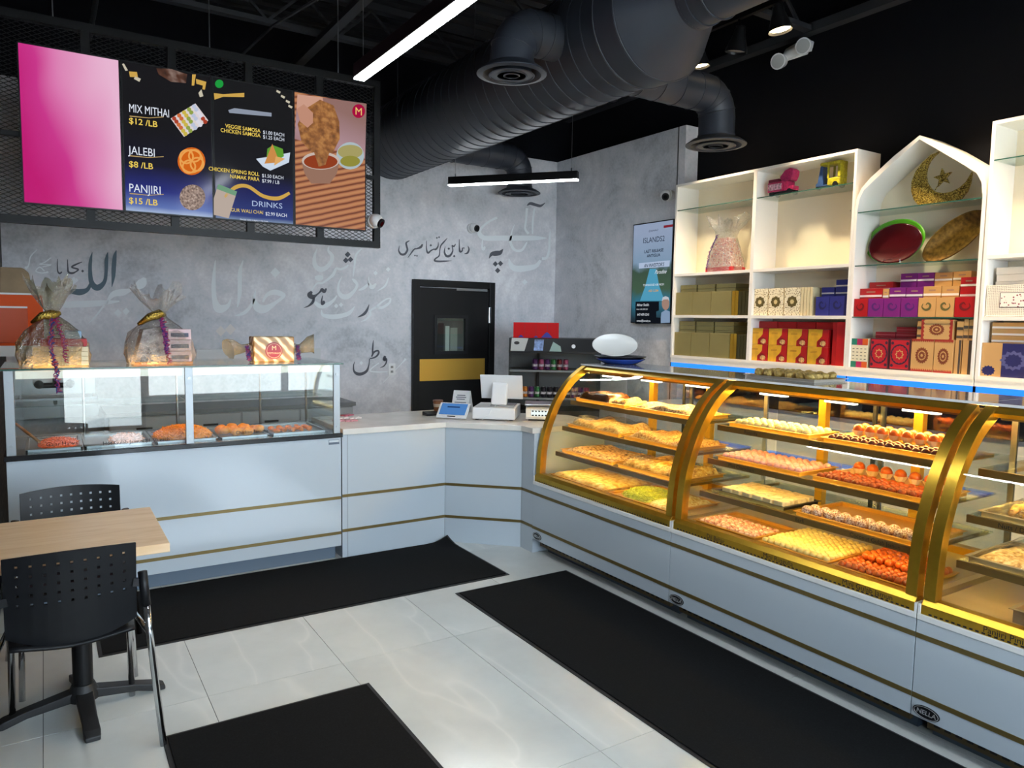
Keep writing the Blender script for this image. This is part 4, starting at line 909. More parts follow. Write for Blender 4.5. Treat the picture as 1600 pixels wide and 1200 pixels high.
CZ = 0.8952
# cash drawer
def CP(cx, cy, z=CZ): return meas(660+cx/6.667, 560+cy/6.667, 2, z)
a, b = CP(520, 640), CP(960, 655); d = (b-a); d.z = 0; L = d.length; d.normalize(); nrm = Vector((-d.y, d.x, 0))
if nrm.y < 0: nrm = -nrm
ang = math.atan2(d.y, d.x)
def oriented(name, label, cat, o, rz): return thing(name, label, cat, tuple(o), rz)
cdw = oriented('cash_drawer', 'white cash drawer under the till screen on the angled counter', 'cash drawer', Vector((a.x, a.y, CZ)), ang)
H = 0.095
MB().box(0, L, 0.0, 0.36, 0.008, H).build('body', EW, cdw, bevel=0.004)
MB().box(0.004, L-0.004, -0.004, 0.0, 0.014, H-0.008).build('drawer_front', EW, cdw, bevel=0.003)
for x in (0.03, L-0.03):
    for y in (0.03, 0.33): MB().cyl((x, y, 0), (x, y, 0.008), 0.014, n=12).build('foot', BLACKP, cdw)
mon = oriented('till_screen', 'white till screen on a stand, seen from behind', 'till screen', Vector((a.x, a.y, CZ+H+0.0005)), ang)
MB().box(L*0.36, L*0.94, 0.10, 0.30, 0, 0.008).build('base', STEEL, mon, bevel=0.003)
q = MB(); cx = L*0.56; w = L*0.19
q.prism([(0.12, 0.008), (0.16, 0.008), (0.215, 0.175), (0.175, 0.175)], 0, cx-w, cx+w); q.build('stand', EW, mon, bevel=0.01)
q = MB(); q.prism([(0.245, 0.045), (0.262, 0.045), (0.175, 0.235), (0.158, 0.235)], 0, L*0.08, L*1.10); q.build('screen_back', EW, mon, bevel=0.004)
q = MB(); q.prism([(0.262, 0.05), (0.264, 0.05), (0.177, 0.23), (0.175, 0.23)], 0, L*0.10, L*1.08); q.build('display', M('dark_display', '#11151b', 0.15), mon)
MB().tube([(L*0.5, 0.10, 0.006), (L*0.46, 0.0, -0.01), (L*0.40, -0.012, -0.05), (L*0.25, -0.014, -H+0.006), (L*0.20, 0.10, -H+0.006)], 0.003, 6).build('cable', EW, mon, smooth=True)
# customer tablet
a, b = CP(175, 628), CP(400, 640); d = b-a; L = d.length; ang = math.atan2(d.y, d.x)
tb = oriented('customer_tablet', 'white tilted customer tablet with a blue screen', 'tablet', Vector((a.x, a.y, CZ)), ang)
q = MB(); q.prism([(0.0, 0.012), (0.012, 0.004), (0.125, 0.105), (0.113, 0.113)], 0, -0.03, L+0.04); q.build('body', EW, tb, bevel=0.004)
dd = (Vector((0.113, 0.113))-Vector((0.0, 0.012))).normalized(); nn = Vector((-dd.y, dd.x))
def onface(t, e): p = Vector((0.0, 0.012))+dd*t+nn*e; return (p.x, p.y)
q = MB(); q.prism([onface(0.03, 0.0005), onface(0.03, 0.002), onface(0.142, 0.002), onface(0.142, 0.0005)], 0, -0.012, L+0.022); q.build('display', E('tablet_blue', '#4f83c4', SCR*0.9), tb)
q = MB(); q.prism([onface(0.010, 0.0005), onface(0.010, 0.002), onface(0.018, 0.002), onface(0.018, 0.0005)], 0, L*0.35, L*0.72); q.build('card_slot', BLACKP, tb)
q = MB(); q.prism([onface(0.100, 0.0022), onface(0.100, 0.0028), onface(0.112, 0.0028), onface(0.112, 0.0022)], 0, L*0.22, L*0.80); q.build('screen_text', E('tablet_ink', '#27406e', SCR*0.8), tb)
MB().box(0.0, L, 0.03, 0.11, 0.0, 0.008).build('base', EW, tb, bevel=0.003)
q = MB(); q.prism([(0.085, 0.008), (0.105, 0.008), (0.108, 0.09), (0.09, 0.075)], 0, L*0.3, L*0.7); q.build('stand', EW, tb)
# folded card, cup, card reader
a = CP(330, 590); b = CP(505, 600); d = b-a; L = d.length; ang = math.atan2(d.y, d.x); a += Vector((0.02, 0.10, 0))
cs = oriented('table_card', 'white folded table card with grey print behind the tablet', 'card sign', Vector((a.x, a.y, CZ)), ang)
q = MB(); q.prism([(0.0, 0.0), (0.006, 0.0), (0.075, 0.18), (0.069, 0.18)], 0, 0, L); q.build('front_leaf', EW, cs)
q = MB(); q.prism([(0.144, 0.0), (0.150, 0.0), (0.081, 0.18), (0.075, 0.18)], 0, 0, L); q.build('rear_leaf', EW, cs)
for k, (w, s) in enumerate(((0.5, 0.14), (0.62, 0.125), (0.5, 0.11), (0.7, 0.085))):
    y_ = s*0.069/0.18; q = MB(); q.prism([(y_-0.001, s), (y_+0.0, s), (y_+0.003, s+0.007), (y_+0.002, s+0.007)], 0, L*(0.5-w/2), L*(0.5+w/2)); q.build('print', M('grey_print', '#6d7480', 0.6), cs)
a = CP(197, 590)
cp = thing('paper_cup', 'brown paper cup beside the tablet', 'cup', (a.x, a.y+0.06, CZ))
MB().lathe([(0.028, 0), (0.038, 0.10)], n=24).build('body', M('kraft_cup', '#8a5a3a', 0.6), cp, auto=40)
MB().lathe([(0.038, 0.10), (0.0405, 0.102), (0.0405, 0.112), (0.036, 0.114)], n=24).build('lid', M('brown_lid', '#6e4630', 0.5), cp, auto=40)
MB().lathe([(0.0345, 0.06), (0.0378, 0.085)], n=24).build('sleeve_print', M('pale_print', '#c7b8a6', 0.6), cp, auto=40)
a = CP(55, 605)
one('card_reader', MB().prism([(-0.04, 0.0), (0.05, 0.0), (0.05, 0.03), (-0.04, 0.018)], 0, 0, 0.13), BLACKP, 'small black card reader at the counter edge by the cup', 'card reader', (a.x, a.y+0.05, CZ), world=False, bevel=0.004)
# scale
a, b = CP(1075, 650), CP(1320, 655); d = b-a; L = d.length*1.05; ang = math.atan2(d.y, d.x)
sc1 = oriented('weighing_scale', 'white counter scale with a lit price display', 'scale', Vector((a.x, a.y, CZ)), ang)
q = MB(); q.prism([(0.0, 0.012), (0.30, 0.012), (0.30, 0.10), (0.10, 0.10), (0.02, 0.085), (0.0, 0.03)], 0, 0, L); q.build('body', EW, sc1, bevel=0.005)
MB().box(-0.01, L+0.02, 0.06, 0.32, 0.105, 0.118).build('platter', STEEL, sc1, bevel=0.004)
MB().box(0.02, L-0.02, 0.02, 0.28, 0.0, 0.012).build('base', BLACKP, sc1)
q = MB(); q.prism([(0.0035, 0.035), (0.0015, 0.036), (0.0165, 0.078), (0.0185, 0.077)], 0, L*0.22, L*0.92); q.build('display', E('scale_display', '#e6f2ee', SCR*1.1), sc1)
for i in range(5):
    q = MB(); q.prism([(0.0005, 0.037), (0.0, 0.0372), (0.0035, 0.047), (0.0040, 0.0468)], 0, L*(0.25+0.13*i), L*(0.33+0.13*i)); q.build('digit', INK, sc1)
    q = MB(); q.prism([(0.0105, 0.067), (0.0100, 0.0672), (0.0135, 0.077), (0.0140, 0.0768)], 0, L*(0.25+0.13*i), L*(0.32+0.13*i)); q.build('digit', INK, sc1)
# packets of wrapped sweets by the hot case
rnd = random.Random(11)
for k in range(5):
    a = meas(530+6*k, 658-2*(k % 3), 2, CZ); m = MB().box(-0.045, 0.045, -0.03, 0.03, 0, 0.010)
    o = one('candy_packet', m, M(['pink_packet', 'white_packet', 'rose_packet'][k % 3], ['#c88a96', '#d9d3d0', '#b05a6a'][k % 3], 0.35, noise=0.4, nscale=60), 'pink and white wrapped packet on the counter beside the hot case', 'packet', (a.x, a.y, CZ+0.0105*(k if k < 3 else k-3)), group='packets beside the hot case', world=False, bevel=0.003)
    o.rotation_euler = (0, 0, rnd.uniform(-.5, .5))

# ================================================================ DRINKS COOLER AND BACK AREA
cy = 6.40; CO = Vector((meas(794, 600, 1, cy).x, cy, 0)); CRZ = math.radians(-35); W = 0.946; CD = 0.55
cz1 = meas(800, 528, 1, cy).z; cz2 = meas(800, 551, 1, cy).z
def cl(x, y, z): return CO+Vector((x*math.cos(CRZ)-y*math.sin(CRZ), x*math.sin(CRZ)+y*math.cos(CRZ), z))
co = thing('drinks_cooler', 'black open drinks cooler in the back corner', 'cooler', tuple(CO), CRZ)
MB().box(0, W, 0.05, CD, 0.0, 0.72).build('base', BLACKP, co, bevel=0.005)
MB().box(0, W, CD-0.05, CD, 0.72, cz2).build('back_panel', M('cooler_back', '#5d6264', 0.5), co)
hd = MB().prism([(0.0, cz2), (0.0, cz2+0.02), (0.05, cz1), (CD, cz1), (CD, cz2)], 0, 0, W).build('header', BLACKP, co)
def hpoly(name, pts, mat, lift):
    return MB().poly([(W*u, 0.05*v-lift, cz2+0.02+(cz1-cz2-0.02)*v) for u, v in pts]).build(name, mat, hd)
hpoly('badge_panel', [(0.02, 0.0), (0.17, 0.0), (0.21, 1.0), (0.03, 1.0)], M('pale_grey_panel', '#a7a8a6', 0.5), 0.002)
hpoly('picture', [(0.27, 0.05), (0.37, 0.05), (0.38, 0.9), (0.28, 0.9)], M('blue_white_print', '#6f86b3', 0.4, noise=0.6, nscale=30), 0.002)
hpoly('picture', [(0.44, 0.0), (0.57, 0.0), (0.56, 0.4), (0.48, 0.75)], M('pale_green_print', '#8aa39c', 0.4), 0.002)
hpoly('badge', [(0.085+0.03*math.cos(i*PI/8), 0.62+0.13*math.sin(i*PI/8)) for i in range(16)], INK, 0.003)
for u in (0.70, 0.96): MB().cyl((W*u, 0.0, (cz1+cz2)/2), (W*u, 0.03, (cz1+cz2)/2), 0.02, n=14).build('round_knob', EW, hd)
for x in (0, W-0.006): MB().prism([(0.02, 0.72), (CD, 0.72), (CD, cz2), (0.04, cz2)], 0, x, x+0.006).build('side_glass', GLASS('cooler_glass', (0.7, 0.76, 0.76), 0.05), co)
szs = [meas(838, 578, 1, cy-0.1).z, meas(838, 621, 1, cy-0.1).z]
for z in szs: MB().box(0.01, W-0.01, 0.08, CD-0.06, z-0.022, z-0.002).build('shelf', M('grey_shelf', '#7b7f80', 0.4), co)
MB().box(W*0.30, W*0.30+0.03, CD-0.08, CD-0.05, 0.72, cz2).build('shelf_rail', BLACKP, co)
canm = MB().lathe([(0.022, 0.0), (0.029, 0.008), (0.029, 0.100), (0.024, 0.112)], n=14).mesh('drink_can', None); capm = MB().lathe([(0.024, 0.112), (0.024, 0.114), (0.020, 0.113), (0.001, 0.113)], n=14).mesh('lid', None); bandm = MB().lathe([(0.0294, 0.035), (0.0294, 0.06)], n=14).mesh('label_band', None)
CANC = [('pink', '#8d3f5f'), ('purple', '#4a2258'), ('green', '#2f6a3c'), ('orange', '#b06a20'), ('dark red', '#5e1a25'), ('black', '#1b1820')]
pos = ['first', 'second', 'third', 'fourth', 'fifth', 'sixth', 'seventh', 'eighth', 'ninth', 'tenth', 'eleventh', 'twelfth']
def cans(z, x0, n, seq, row):
    for k in range(n):
        cn, cc = CANC[seq[k % len(seq)]]
        t = thing('drink_can', '%s drink can, %s from the left on the %s cooler shelf' % (cn, pos[k], row), 'can', tuple(cl(x0+0.064*k, 0.12, z)), CRZ, group='cans in the drinks cooler')
        for nm, me_, mt in (('can_body', canm, M('can_'+cn, cc, 0.3, 0.4, noise=0.5, nscale=40)), ('lid', capm, CHROME), ('label_band', bandm, M('can_band', '#a9a3a8', 0.4, noise=0.6, nscale=90))):
            m1 = me_.copy(); m1.materials.append(mt); o = bpy.data.objects.new(nm, m1); COL.objects.link(o); o.parent = t
cans(szs[0], 0.27, 6, [1, 0, 1, 2, 4, 0], 'upper')
cans(szs[1], 0.17, 11, [3, 1, 2, 5, 5, 5, 1, 5, 1, 1, 0], 'lower')
rb = thing('red_carton', 'red carton with blue emblems on top of the drinks cooler', 'carton', tuple(cl(0.04, 0.10, cz1+0.0005)), CRZ)
w = 0.47; h_ = meas(830, 504, 1, cy).z-cz1
MB().box(0, w, 0, 0.2, 0, h_).build('carton', M('bright_red_card', '#b80a10', 0.5, spec=0.2), rb, bevel=0.003)
for u in (0.25, 0.5, 0.75): MB().box(w*u-0.002, w*u+0.002, -0.001, 0.0, 0.01, h_-0.01).build('fold_line', M('dark_red_card', '#7a0c12', 0.5), rb)
for u, s_ in ((0.17, 0.5), (0.5, 0.4), (0.74, 1.0)):
    x = w*u; h = h_*0.4*s_; MB().poly([(x-0.06*s_, -0.002, 0.006), (x+0.06*s_, -0.002, 0.006), (x+0.02*s_, -0.002, h*0.8), (x, -0.002, h), (x-0.02*s_, -0.002, h*0.8)]).build('emblem', M('blue_emblem', '#2a2a8c', 0.5), rb)
# outlet
c = meas(612, 577, 1, YB)
ol = thing('wall_outlet', 'white wall outlet beside the black door', 'outlet', (c.x, YB, c.z))
MB().box(c.x-0.04, c.x+0.04, YB-0.008, YB-0.0005, c.z-0.062, c.z+0.062).build('plate', EW, ol, world=True, bevel=0.003)
for dz_ in (0.025, -0.025): MB().box(c.x-0.014, c.x+0.014, YB-0.010, YB-0.008, c.z+dz_-0.012, c.z+dz_+0.012).build('socket', M('grey_socket', '#8c8c8c', 0.5), ol, world=True)
# white ledge panel on the back wall above the cabinets
a, b = meas(306, 546, 1, YB), meas(500, 566, 1, YB)
one('wall_panel', MB().box(a.x, b.x, YB-0.02, YB-0.0005, b.z, a.z), M('white_panel', '#c6cacc', 0.4), 'white splash panel on the back wall behind the hot case', 'panel', ((a.x+b.x)/2, YB, b.z), bevel=0.002)
# base cabinets behind the hot case
CAB = M('grey_cabinet', '#a9adb0', 0.5)
for k in range(4):
    x0 = 0.42+0.52*k; side = ['beside the hand sink', 'second from the hand sink', 'third from the hand sink', 'farthest from the hand sink'][k]
    t = thing('base_cabinet', 'low grey base cabinet %s, seen through the hot case' % side, 'cabinet', (x0+0.26, 6.8, 0), group='grey base cabinets')
    MB().box(x0+0.001, x0+0.519, 6.8, YB-0.005, 0.0, 0.80).build('body', CAB, t, world=True)
    dr = MB().box(x0+0.008, x0+0.512, 6.782, 6.80, 0.06, 0.60).build('door', CAB, t, world=True, bevel=0.003); MB().box(x0+0.45, x0+0.465, 6.76, 6.782, 0.44, 0.58).build('handle', BLACKP, dr, world=True)
    dw = MB().box(x0+0.008, x0+0.512, 6.782, 6.80, 0.61, 0.79).build('drawer', CAB, t, world=True, bevel=0.003); MB().box(x0+0.20, x0+0.32, 6.76, 6.782, 0.69, 0.705).build('handle', BLACKP, dw, world=True)
one('cabinet_worktop', MB().box(0.40, 2.52, 6.77, YB-0.005, 0.80, 0.835), M('grey_worktop', '#6f7274', 0.35), 'grey worktop on the low cabinets along the back wall', 'worktop', (1.4, 7.05, 0.80), bevel=0.003)
# hand sink
sk = thing('hand_sink', 'stainless wall hand sink with a black faucet behind the hot case', 'sink', (0.08, 7.2, 0.8))
MB().box(-0.22, 0.36, YB-0.03, YB-0.001, 0.95, 1.20).build('splashback', STEEL, sk, world=True)
q = MB(); q.box(-0.22, 0.36, 6.95, 7.32, 0.80, 0.82); q.box(-0.22, -0.19, 6.95, 7.32, 0.82, 0.96); q.box(0.33, 0.36, 6.95, 7.32, 0.82, 0.96); q.box(-0.19, 0.33, 6.95, 6.98, 0.82, 0.96); q.box(-0.19, 0.33, 7.29, 7.32, 0.82, 0.96); q.build('basin', STEEL, sk, world=True)
q = MB(); q.tube([(0.06, 7.28, 1.04), (0.06, 7.2, 1.06), (0.06, 7.18, 1.28), (0.06, 7.12, 1.31), (0.06, 7.06, 1.26)], 0.014, 10); q.build('faucet', BLACKP, sk, world=True, smooth=True)
MB().tube([(-0.05, 7.25, 1.04), (0.17, 7.25, 1.04)], 0.022, 10).build('mixer_bar', BLACKP, sk, world=True)
for x in (-0.05, 0.17): MB().ball((x, 7.24, 1.05), 0.035, 12, 8).build('knob', BLACKP, sk, world=True, smooth=True)
# orange wall cabinet with a paper bag on it
oc = thing('orange_cabinet', 'orange wall cabinet in the left back corner', 'cabinet', (-0.14, 6.3, 1.4))
z0, z1 = 1.42, 1.77
OR = M('orange_laminate', '#d64f06', 0.4, spec=0.2)
MB().box(XL+0.001, 0.0, 6.02, 6.9, z0, z1).build('body', OR, oc, world=True, bevel=0.003)
MB().box(XL+0.001, -0.09, 6.0, 6.02, z0+0.02, z1-0.09).build('door', M('deep_orange_laminate', '#c24504', 0.4), oc, world=True, bevel=0.003)
for z in (z1, z1-0.09): MB().box(XL+0.001, 0.003 if z == z1 else -0.09, 5.998, 6.02, z-0.006, z+0.006).build('white_edge', EW, oc, world=True)
MB().box(XL+0.001, 0.02, 5.99, 6.9, z0-0.07, z0).build('white_shelf', EW, oc, world=True)
for px_, zz in ((0.0, 0),): pass
one('paper_bag', MB().prism([(XL+0.02, z1+0.0005), (-0.06, z1+0.0005), (-0.075, z1+0.15), (-0.11, z1+0.18), (XL+0.03, z1+0.18)], 1, 6.1, 6.35), M('brown_paper', '#8f7a5e', 0.7, noise=0.25, nscale=5), 'brown paper bag standing on the orange cabinet', 'bag', (-0.15, 6.2, z1), bevel=0.01)

# ================================================================ TABLE AND CHAIRS
def oak(nt):
    co = coords(nt, (1.2, 9, 9)); n = N(nt, 'ShaderNodeTexNoise', Scale=2.6, Detail=6.0, Distortion=0.8); nt.links.new(co, n.inputs['Vector'])
    return ramp(nt, n.outputs['Fac'], [(0.3, '#dcb27e'), (0.55, '#e9c497'), (0.75, '#f0d0a8')])
tb = thing('cafe_table', 'small wood-topped cafe table on a black cross base', 'table', (0.09, 3.44, 0))
MB().box(-0.225, 0.392, 3.115, 3.755, 0.715, 0.752).build('table_top', PATTERN('maple_laminate', oak, 0.35), tb, world=True, bevel=0.003)
MB().cyl((0.09, 3.45, 0.06), (0.09, 3.45, 0.70), 0.038, n=20).build('column', BLACK, tb, world=True, auto=40)
MB().box(-0.03, 0.21, 3.33, 3.57, 0.70, 0.715).build('mounting_plate', BLACK, tb, world=True)
IRON = M('black_cast_iron', '#17181a', 0.55)
q = MB().lathe([(0.06, 0.045), (0.06, 0.07), (0.042, 0.11)], (0.09, 3.45, 0), 20); q.build('hub', IRON, tb, world=True, auto=40)
for k in range(4):
    a = PI/2*k+0.06; u = Vector((math.cos(a), math.sin(a), 0)); c = Vector((0.09, 3.45, 0)); s_ = Vector((-u.y, u.x, 0)); q = MB()
    v = []
    for (d_, w_, z0_, z1_) in ((0.04, 0.032, 0.045, 0.085), (0.20, 0.028, 0.025, 0.055), (0.28, 0.03, 0.002, 0.035), (0.31, 0.026, 0.002, 0.02)):
        for sg, z_ in ((-1, z0_), (1, z0_), (1, z1_), (-1, z1_)): v.append(tuple(c+u*d_+s_*w_*sg+Vector((0,0,z_))))
    f = [(0,1,2,3), (15,14,13,12)]+[(4*i+j, 4*(i+1)+j, 4*(i+1)+(j+1)%4, 4*i+(j+1)%4) for i in range(3) for j in range(4)]
    q.add(v, f); q.build('foot', IRON, tb, world=True, bevel=0.004)

def make_chair(label):
    """seat facing +y, origin on the floor under the seat centre"""
    t = thing('cafe_chair', label, 'chair', group='black perforated cafe chairs')
    # perforated curved backrest: grid with real holes
    W_, n, H0, H1 = 0.415, 36, 0.50, 0.80
    def bp(u, z, off=0.0):
        x = (u-0.5)*W_; y = -0.17-0.035*(1-(2*u-1)**2)-0.045*(z-0.50)/0.30-off; return (x, y, z)
    m = MB(); cols = 9; rows = 5; hs = 0.010
    xs_ = sorted(set([0.0, 1.0]+[0.10+0.8*c/(cols-1)+s*hs/W_*0.5 for c in range(cols) for s in (-1, 1)]))
    holes_u = [0.10+0.8*c/(cols-1) for c in range(cols)]
    zs_ = [0.50, 0.52, 0.56]; hz = [0.625+0.036*r for r in range(rows)]
    for z in hz: zs_ += [z-hs/2, z+hs/2]
    zs_ += [H1]; zs_ = sorted(zs_)
    idx = {}
    for j, z in enumerate(zs_):
        for i, u in enumerate(xs_):
            # bottom edge drops in the middle
            zz = z-0.05*(1-(2*u-1)**2)*(1 if j == 0 else 0.6 if j == 1 else 0.25 if j == 2 else 0)+0.012*(1-(2*u-1)**2)*(1 if j == len(zs_)-1 else 0)
            idx[i, j] = len(m.v); m.v.append(bp(u, zz))
    for j in range(len(zs_)-1):
        for i in range(len(xs_)-1):
            uc, zc_ = (xs_[i]+xs_[i+1])/2, (zs_[j]+zs_[j+1])/2
            if any(abs(uc-h) < 1e-4 for h in holes_u) and any(abs(zc_-h) < 1e-4 for h in hz): continue
            m.f.append((idx[i,j], idx[i+1,j], idx[i+1,j+1], idx[i,j+1]))
    b = m.build('backrest', BLACKP, t, smooth=False); md = b.modifiers.new('thickness', 'SOLIDIFY'); md.thickness = 0.007
    s = MB(); k = 14; 
    for j in range(k+1):
        for i in range(k+1):
            u, v = i/k, j/k; x = (u-0.5)*(0.44-0.05*(1-v)); y = -0.21+0.43*v; z = 0.455+0.012*math.cos((u-0.5)*PI*1.6)*-1+0.012-0.035*max(0, v-0.75)*4*max(0, v-0.75)*4*0.6
            s.v.append((x, y, z))
    s.f = [(j*(k+1)+i, j*(k+1)+i+1, (j+1)*(k+1)+i+1, (j+1)*(k+1)+i) for j in range(k) for i in range(k)]
    b = s.build('seat', BLACKP, t, smooth=True); md = b.modifiers.new('thickness', 'SOLIDIFY'); md.thickness = 0.012
    for sg in (-1, 1):
        MB().tube([(sg*0.280, -0.240, 0.0), (sg*0.245, -0.205, 0.45), (sg*0.238, -0.200, 0.56)], 0.0125, 12).build('leg', CHROME, t, smooth=True)
        MB().tube([(sg*0.238, -0.200, 0.55), (sg*0.232, -0.197, 0.62), (sg*0.228, -0.194, 0.68)], 0.017, 12).build('post_sleeve', BLACKP, t, smooth=True)
        MB().bar((sg*0.229, -0.195, 0.64), (sg*0.195, -0.197, 0.645), 0.012, 0.03).build('bracket', BLACKP, t)
        MB().tube([(sg*0.215, 0.235, 0.0), (sg*0.205, 0.17, 0.40), (sg*0.205, 0.14, 0.435), (sg*0.205, 0.10, 0.442)], 0.0125, 12).build('leg', CHROME, t, smooth=True)
        MB().tube([(sg*0.205, 0.13, 0.440), (sg*0.244, -0.203, 0.442)], 0.010, 8).build('seat_rail', CHROME, t, smooth=True)
    MB().tube([(-0.205, 0.12, 0.438), (0.205, 0.12, 0.438)], 0.009, 8).build('stretcher', CHROME, t, smooth=True)
    return t
ch = make_chair('nearer black perforated cafe chair with its back to the camera')
ch.location = (0.056, 3.225, 0)
c2 = copy_tree(ch); c2['label'] = 'farther black perforated cafe chair facing the table by the hot case'
c2.location = (0.085, 3.875, 0); c2.rotation_euler = (0, 0, PI)
# ================================================================ CURVED GLASS SWEET CASES
X0, UL = 2.878, 1.357                     # front plane, length of one case
UNITS = [2.877, 1.520, 0.163]             # near end (low y) of each case, far case first
PROF = [(0.018, 0.58), (0.022, 0.66), (0.032, 0.76), (0.050, 0.85), (0.085, 0.95), (0.135, 1.06), (0.20, 1.16), (0.285, 1.25), (0.40, 1.325)]
def smooth_prof(P, sub=4):
    out = []
    for i in range(len(P)-1):
        p0, p1, p2, p3 = P[max(i-1,0)], P[i], P[i+1], P[min(i+2,len(P)-1)]
        for k in range(sub):
            t = k/sub; out.append(tuple(0.5*(2*b+(-a+c)*t+(2*a-5*b+4*c-d)*t*t+(-a+3*b-3*c+d)*t**3) for a,b,c,d in zip(p0,p1,p2,p3)))
    return out+[P[-1]]
SPF = smooth_prof(PROF)
def offset_prof(P, d):
    out = []
    for i, p in enumerate(P):
        a, b = P[max(i-1,0)], P[min(i+1,len(P)-1)]; dx, dz = b[0]-a[0], b[1]-a[1]; L = math.hypot(dx, dz); out.append((p[0]+dz/L*d, p[1]-dx/L*d))
    return out
def sheet(P, d0, d1, y0, y1):
    A, B = offset_prof(P, d0), offset_prof(P, d1); m = MB(); n = len(A); v = []
    for y in (y0, y1):
        for p in A: v.append((p[0], y, p[1]))
        for p in B: v.append((p[0], y, p[1]))
    f = []
    for i in range(n-1):
        f += [(i, i+1, n+i+1, n+i), (2*n+i, 3*n+i, 3*n+i+1, 2*n+i+1), (i, 2*n+i, 2*n+i+1, i+1), (n+i, n+i+1, 3*n+i+1, 3*n+i)]
    f += [(0, n, 3*n, 2*n), (n-1, 2*n-1+0, 4*n-1, 3*n-1)]
    return m.add(v, f)
SHZ = [1.088, 0.908, 0.732]; SHX = [0.262, 0.195, 0.142]; DECK = 0.565; XB = 0.80
SHELF_E = M('bronze_shelf_edge', '#7c6336', 0.4, 0.55)
CLED = E('warm_case_led', '#ffd078', 18.0)
GOLDIN = M('gold_inner', '#c9932a', 0.35, 0.7)
CURVG = GLASS('curved_glass', (0.965, 0.975, 0.95), 0.022)
TOPM = M('pale_glossy_top', '#a9adb0', 0.08, 0.3)
def make_case():
    t = thing('sweet_display_case', 'case', 'display case', (X0, 0, 0), group='curved glass sweet cases')
    g = 0.0015
    MB().box(0, 0.02, g, UL-g, 0.105, 0.498).build('front_panel', WHITE, t, bevel=0.0015)
    for z in (0.191, 0.435): MB().box(-0.003, 0.0, g, UL-g, z-0.010, z+0.010).build('brass_strip', STRIP, t)
    MB().box(0.02, 0.85, 0.004, UL-0.004, 0.11, 0.498).build('body', M('case_body', '#8f9497', 0.5), t)
    gr = MB().box(0.035, 0.06, 0.02, UL-0.05, 0.062, 0.108).build('vent_grille', M('bronze_grille', '#5d4f36', 0.45, 0.4), t)
    sm = MB().box(-0.0015, 0, -0.012, 0.012, -0.006, 0.006).mesh('slot', INK)
    for i in range(30):
        o = bpy.data.objects.new('slot', sm); COL.objects.link(o); o.parent = gr; o.location = (0.035, 0.08+i*0.041, 0.084)
    MB().box(0.12, 0.80, 0.03, UL-0.03, 0.0, 0.11).build('plinth', M('dark_blue_plinth', '#3d4a58', 0.5), t)
    MB().box(-0.004, 0.85, g, UL-g, 0.498, 0.522).build('sill', M('white_sill', '#e9e9e6', 0.25), t, bevel=0.003)
    br = MB().prism([(0.004, 0.522), (0.06, 0.522), (0.06, 0.582), (0.022, 0.582), (0.004, 0.56)], 1, 0.012, UL-0.012).build('base_rail', GOLD, t, bevel=0.002)
    sm2 = MB().box(-0.001, 0.001, -0.006, 0.006, -0.003, 0.003).mesh('slot', INK)
    for i in range(60):
        o = bpy.data.objects.new('slot', sm2); COL.objects.link(o); o.parent = br; o.location = (0.004, 0.04+i*0.0215, 0.529)
    for y in (0.014, UL-0.058): sheet(SPF, -0.004, 0.045, y, y+0.044).build('curved_frame', GOLD, t, auto=30)
    for y in (0.002, UL-0.012): MB().box(0.0, 0.05, y, y+0.010, 0.522, 0.56).build('end_cap', M('white_sill', '#e9e9e6', 0.25), t)
    MB().prism([(0.375, 1.302), (0.41, 1.330), (0.47, 1.330), (0.47, 1.318), (0.41, 1.300), (0.385, 1.285)], 1, 0.058, UL-0.058).build('top_rail', GOLD, t)
    MB().box(0.40, 0.86, g, UL-g, 1.3305, 1.340).build('top_panel', TOPM, t, bevel=0.002)
    MB().box(0.395, 0.402, g, UL-g, 1.3305, 1.341).build('top_trim', EW, t)
    sheet(SPF, 0.008, 0.013, 0.058, UL-0.058).build('front_glass', CURVG, t, smooth=False, auto=40)
    P = offset_prof(SPF, 0.045)
    for y in (0.030, UL-0.036): MB().prism([(0.06, 0.58)]+[(x, z) for x, z in P if x < 0.79]+[(0.80, 1.30), (0.80, 0.58)], 1, y, y+0.005).build('side_glass', CURVG, t)
    MB().box(0.06, XB, 0.02, UL-0.02, 0.522, DECK).build('deck', M('warm_steel_deck', '#b9a27a', 0.35, 0.4), t)
    for z, x in zip(SHZ, SHX):
        s = MB().box(x+0.012, 0.72, 0.065, UL-0.065, z-0.008, z).build('shelf', CLEAR2, t)
        MB().box(x, x+0.012, 0.065, UL-0.065, z-0.030, z).build('shelf_edge', SHELF_E, s)
        MB().box(x+0.016, x+0.030, 0.10, UL-0.10, z-0.018, z-0.010).build('led_strip', CLED, s)
        for y in (0.10, UL-0.12): MB().bar((x+0.04, y, z-0.016), (0.74, y, z-0.016), 0.012, 0.014).build('bracket', SHELF_E, s)
    for y in (0.42, 0.95): MB().box(0.735, 0.775, y, y+0.045, DECK, 1.30).build('rear_post', GOLDIN, t)
    for y in (0.68,): MB().cyl((0.76, y, DECK), (0.76, y, 1.30), 0.012, n=10).build('rear_rod', BLACKP, t)
    for y0, y1, x in ((0.03, 0.70, 0.80), (0.66, UL-0.03, 0.82)):
        d = MB().box(x, x+0.006, y0, y1, 0.60, 1.29).build('rear_door', GLASS('rear_door_glass', (0.82, 0.85, 0.86), 0.10), t)
        MB().box(x-0.004, x+0.010, y0, y0+0.025, 0.60, 1.29).build('door_stile', STEEL, d)
    MB().box(0.79, 0.85, 0.01, UL-0.01, 1.29, 1.33).build('rear_rail', STEEL, t)
    MB().box(0.79, 0.85, 0.01, UL-0.01, 0.522, 0.60).build('rear_sill', GOLDIN, t)
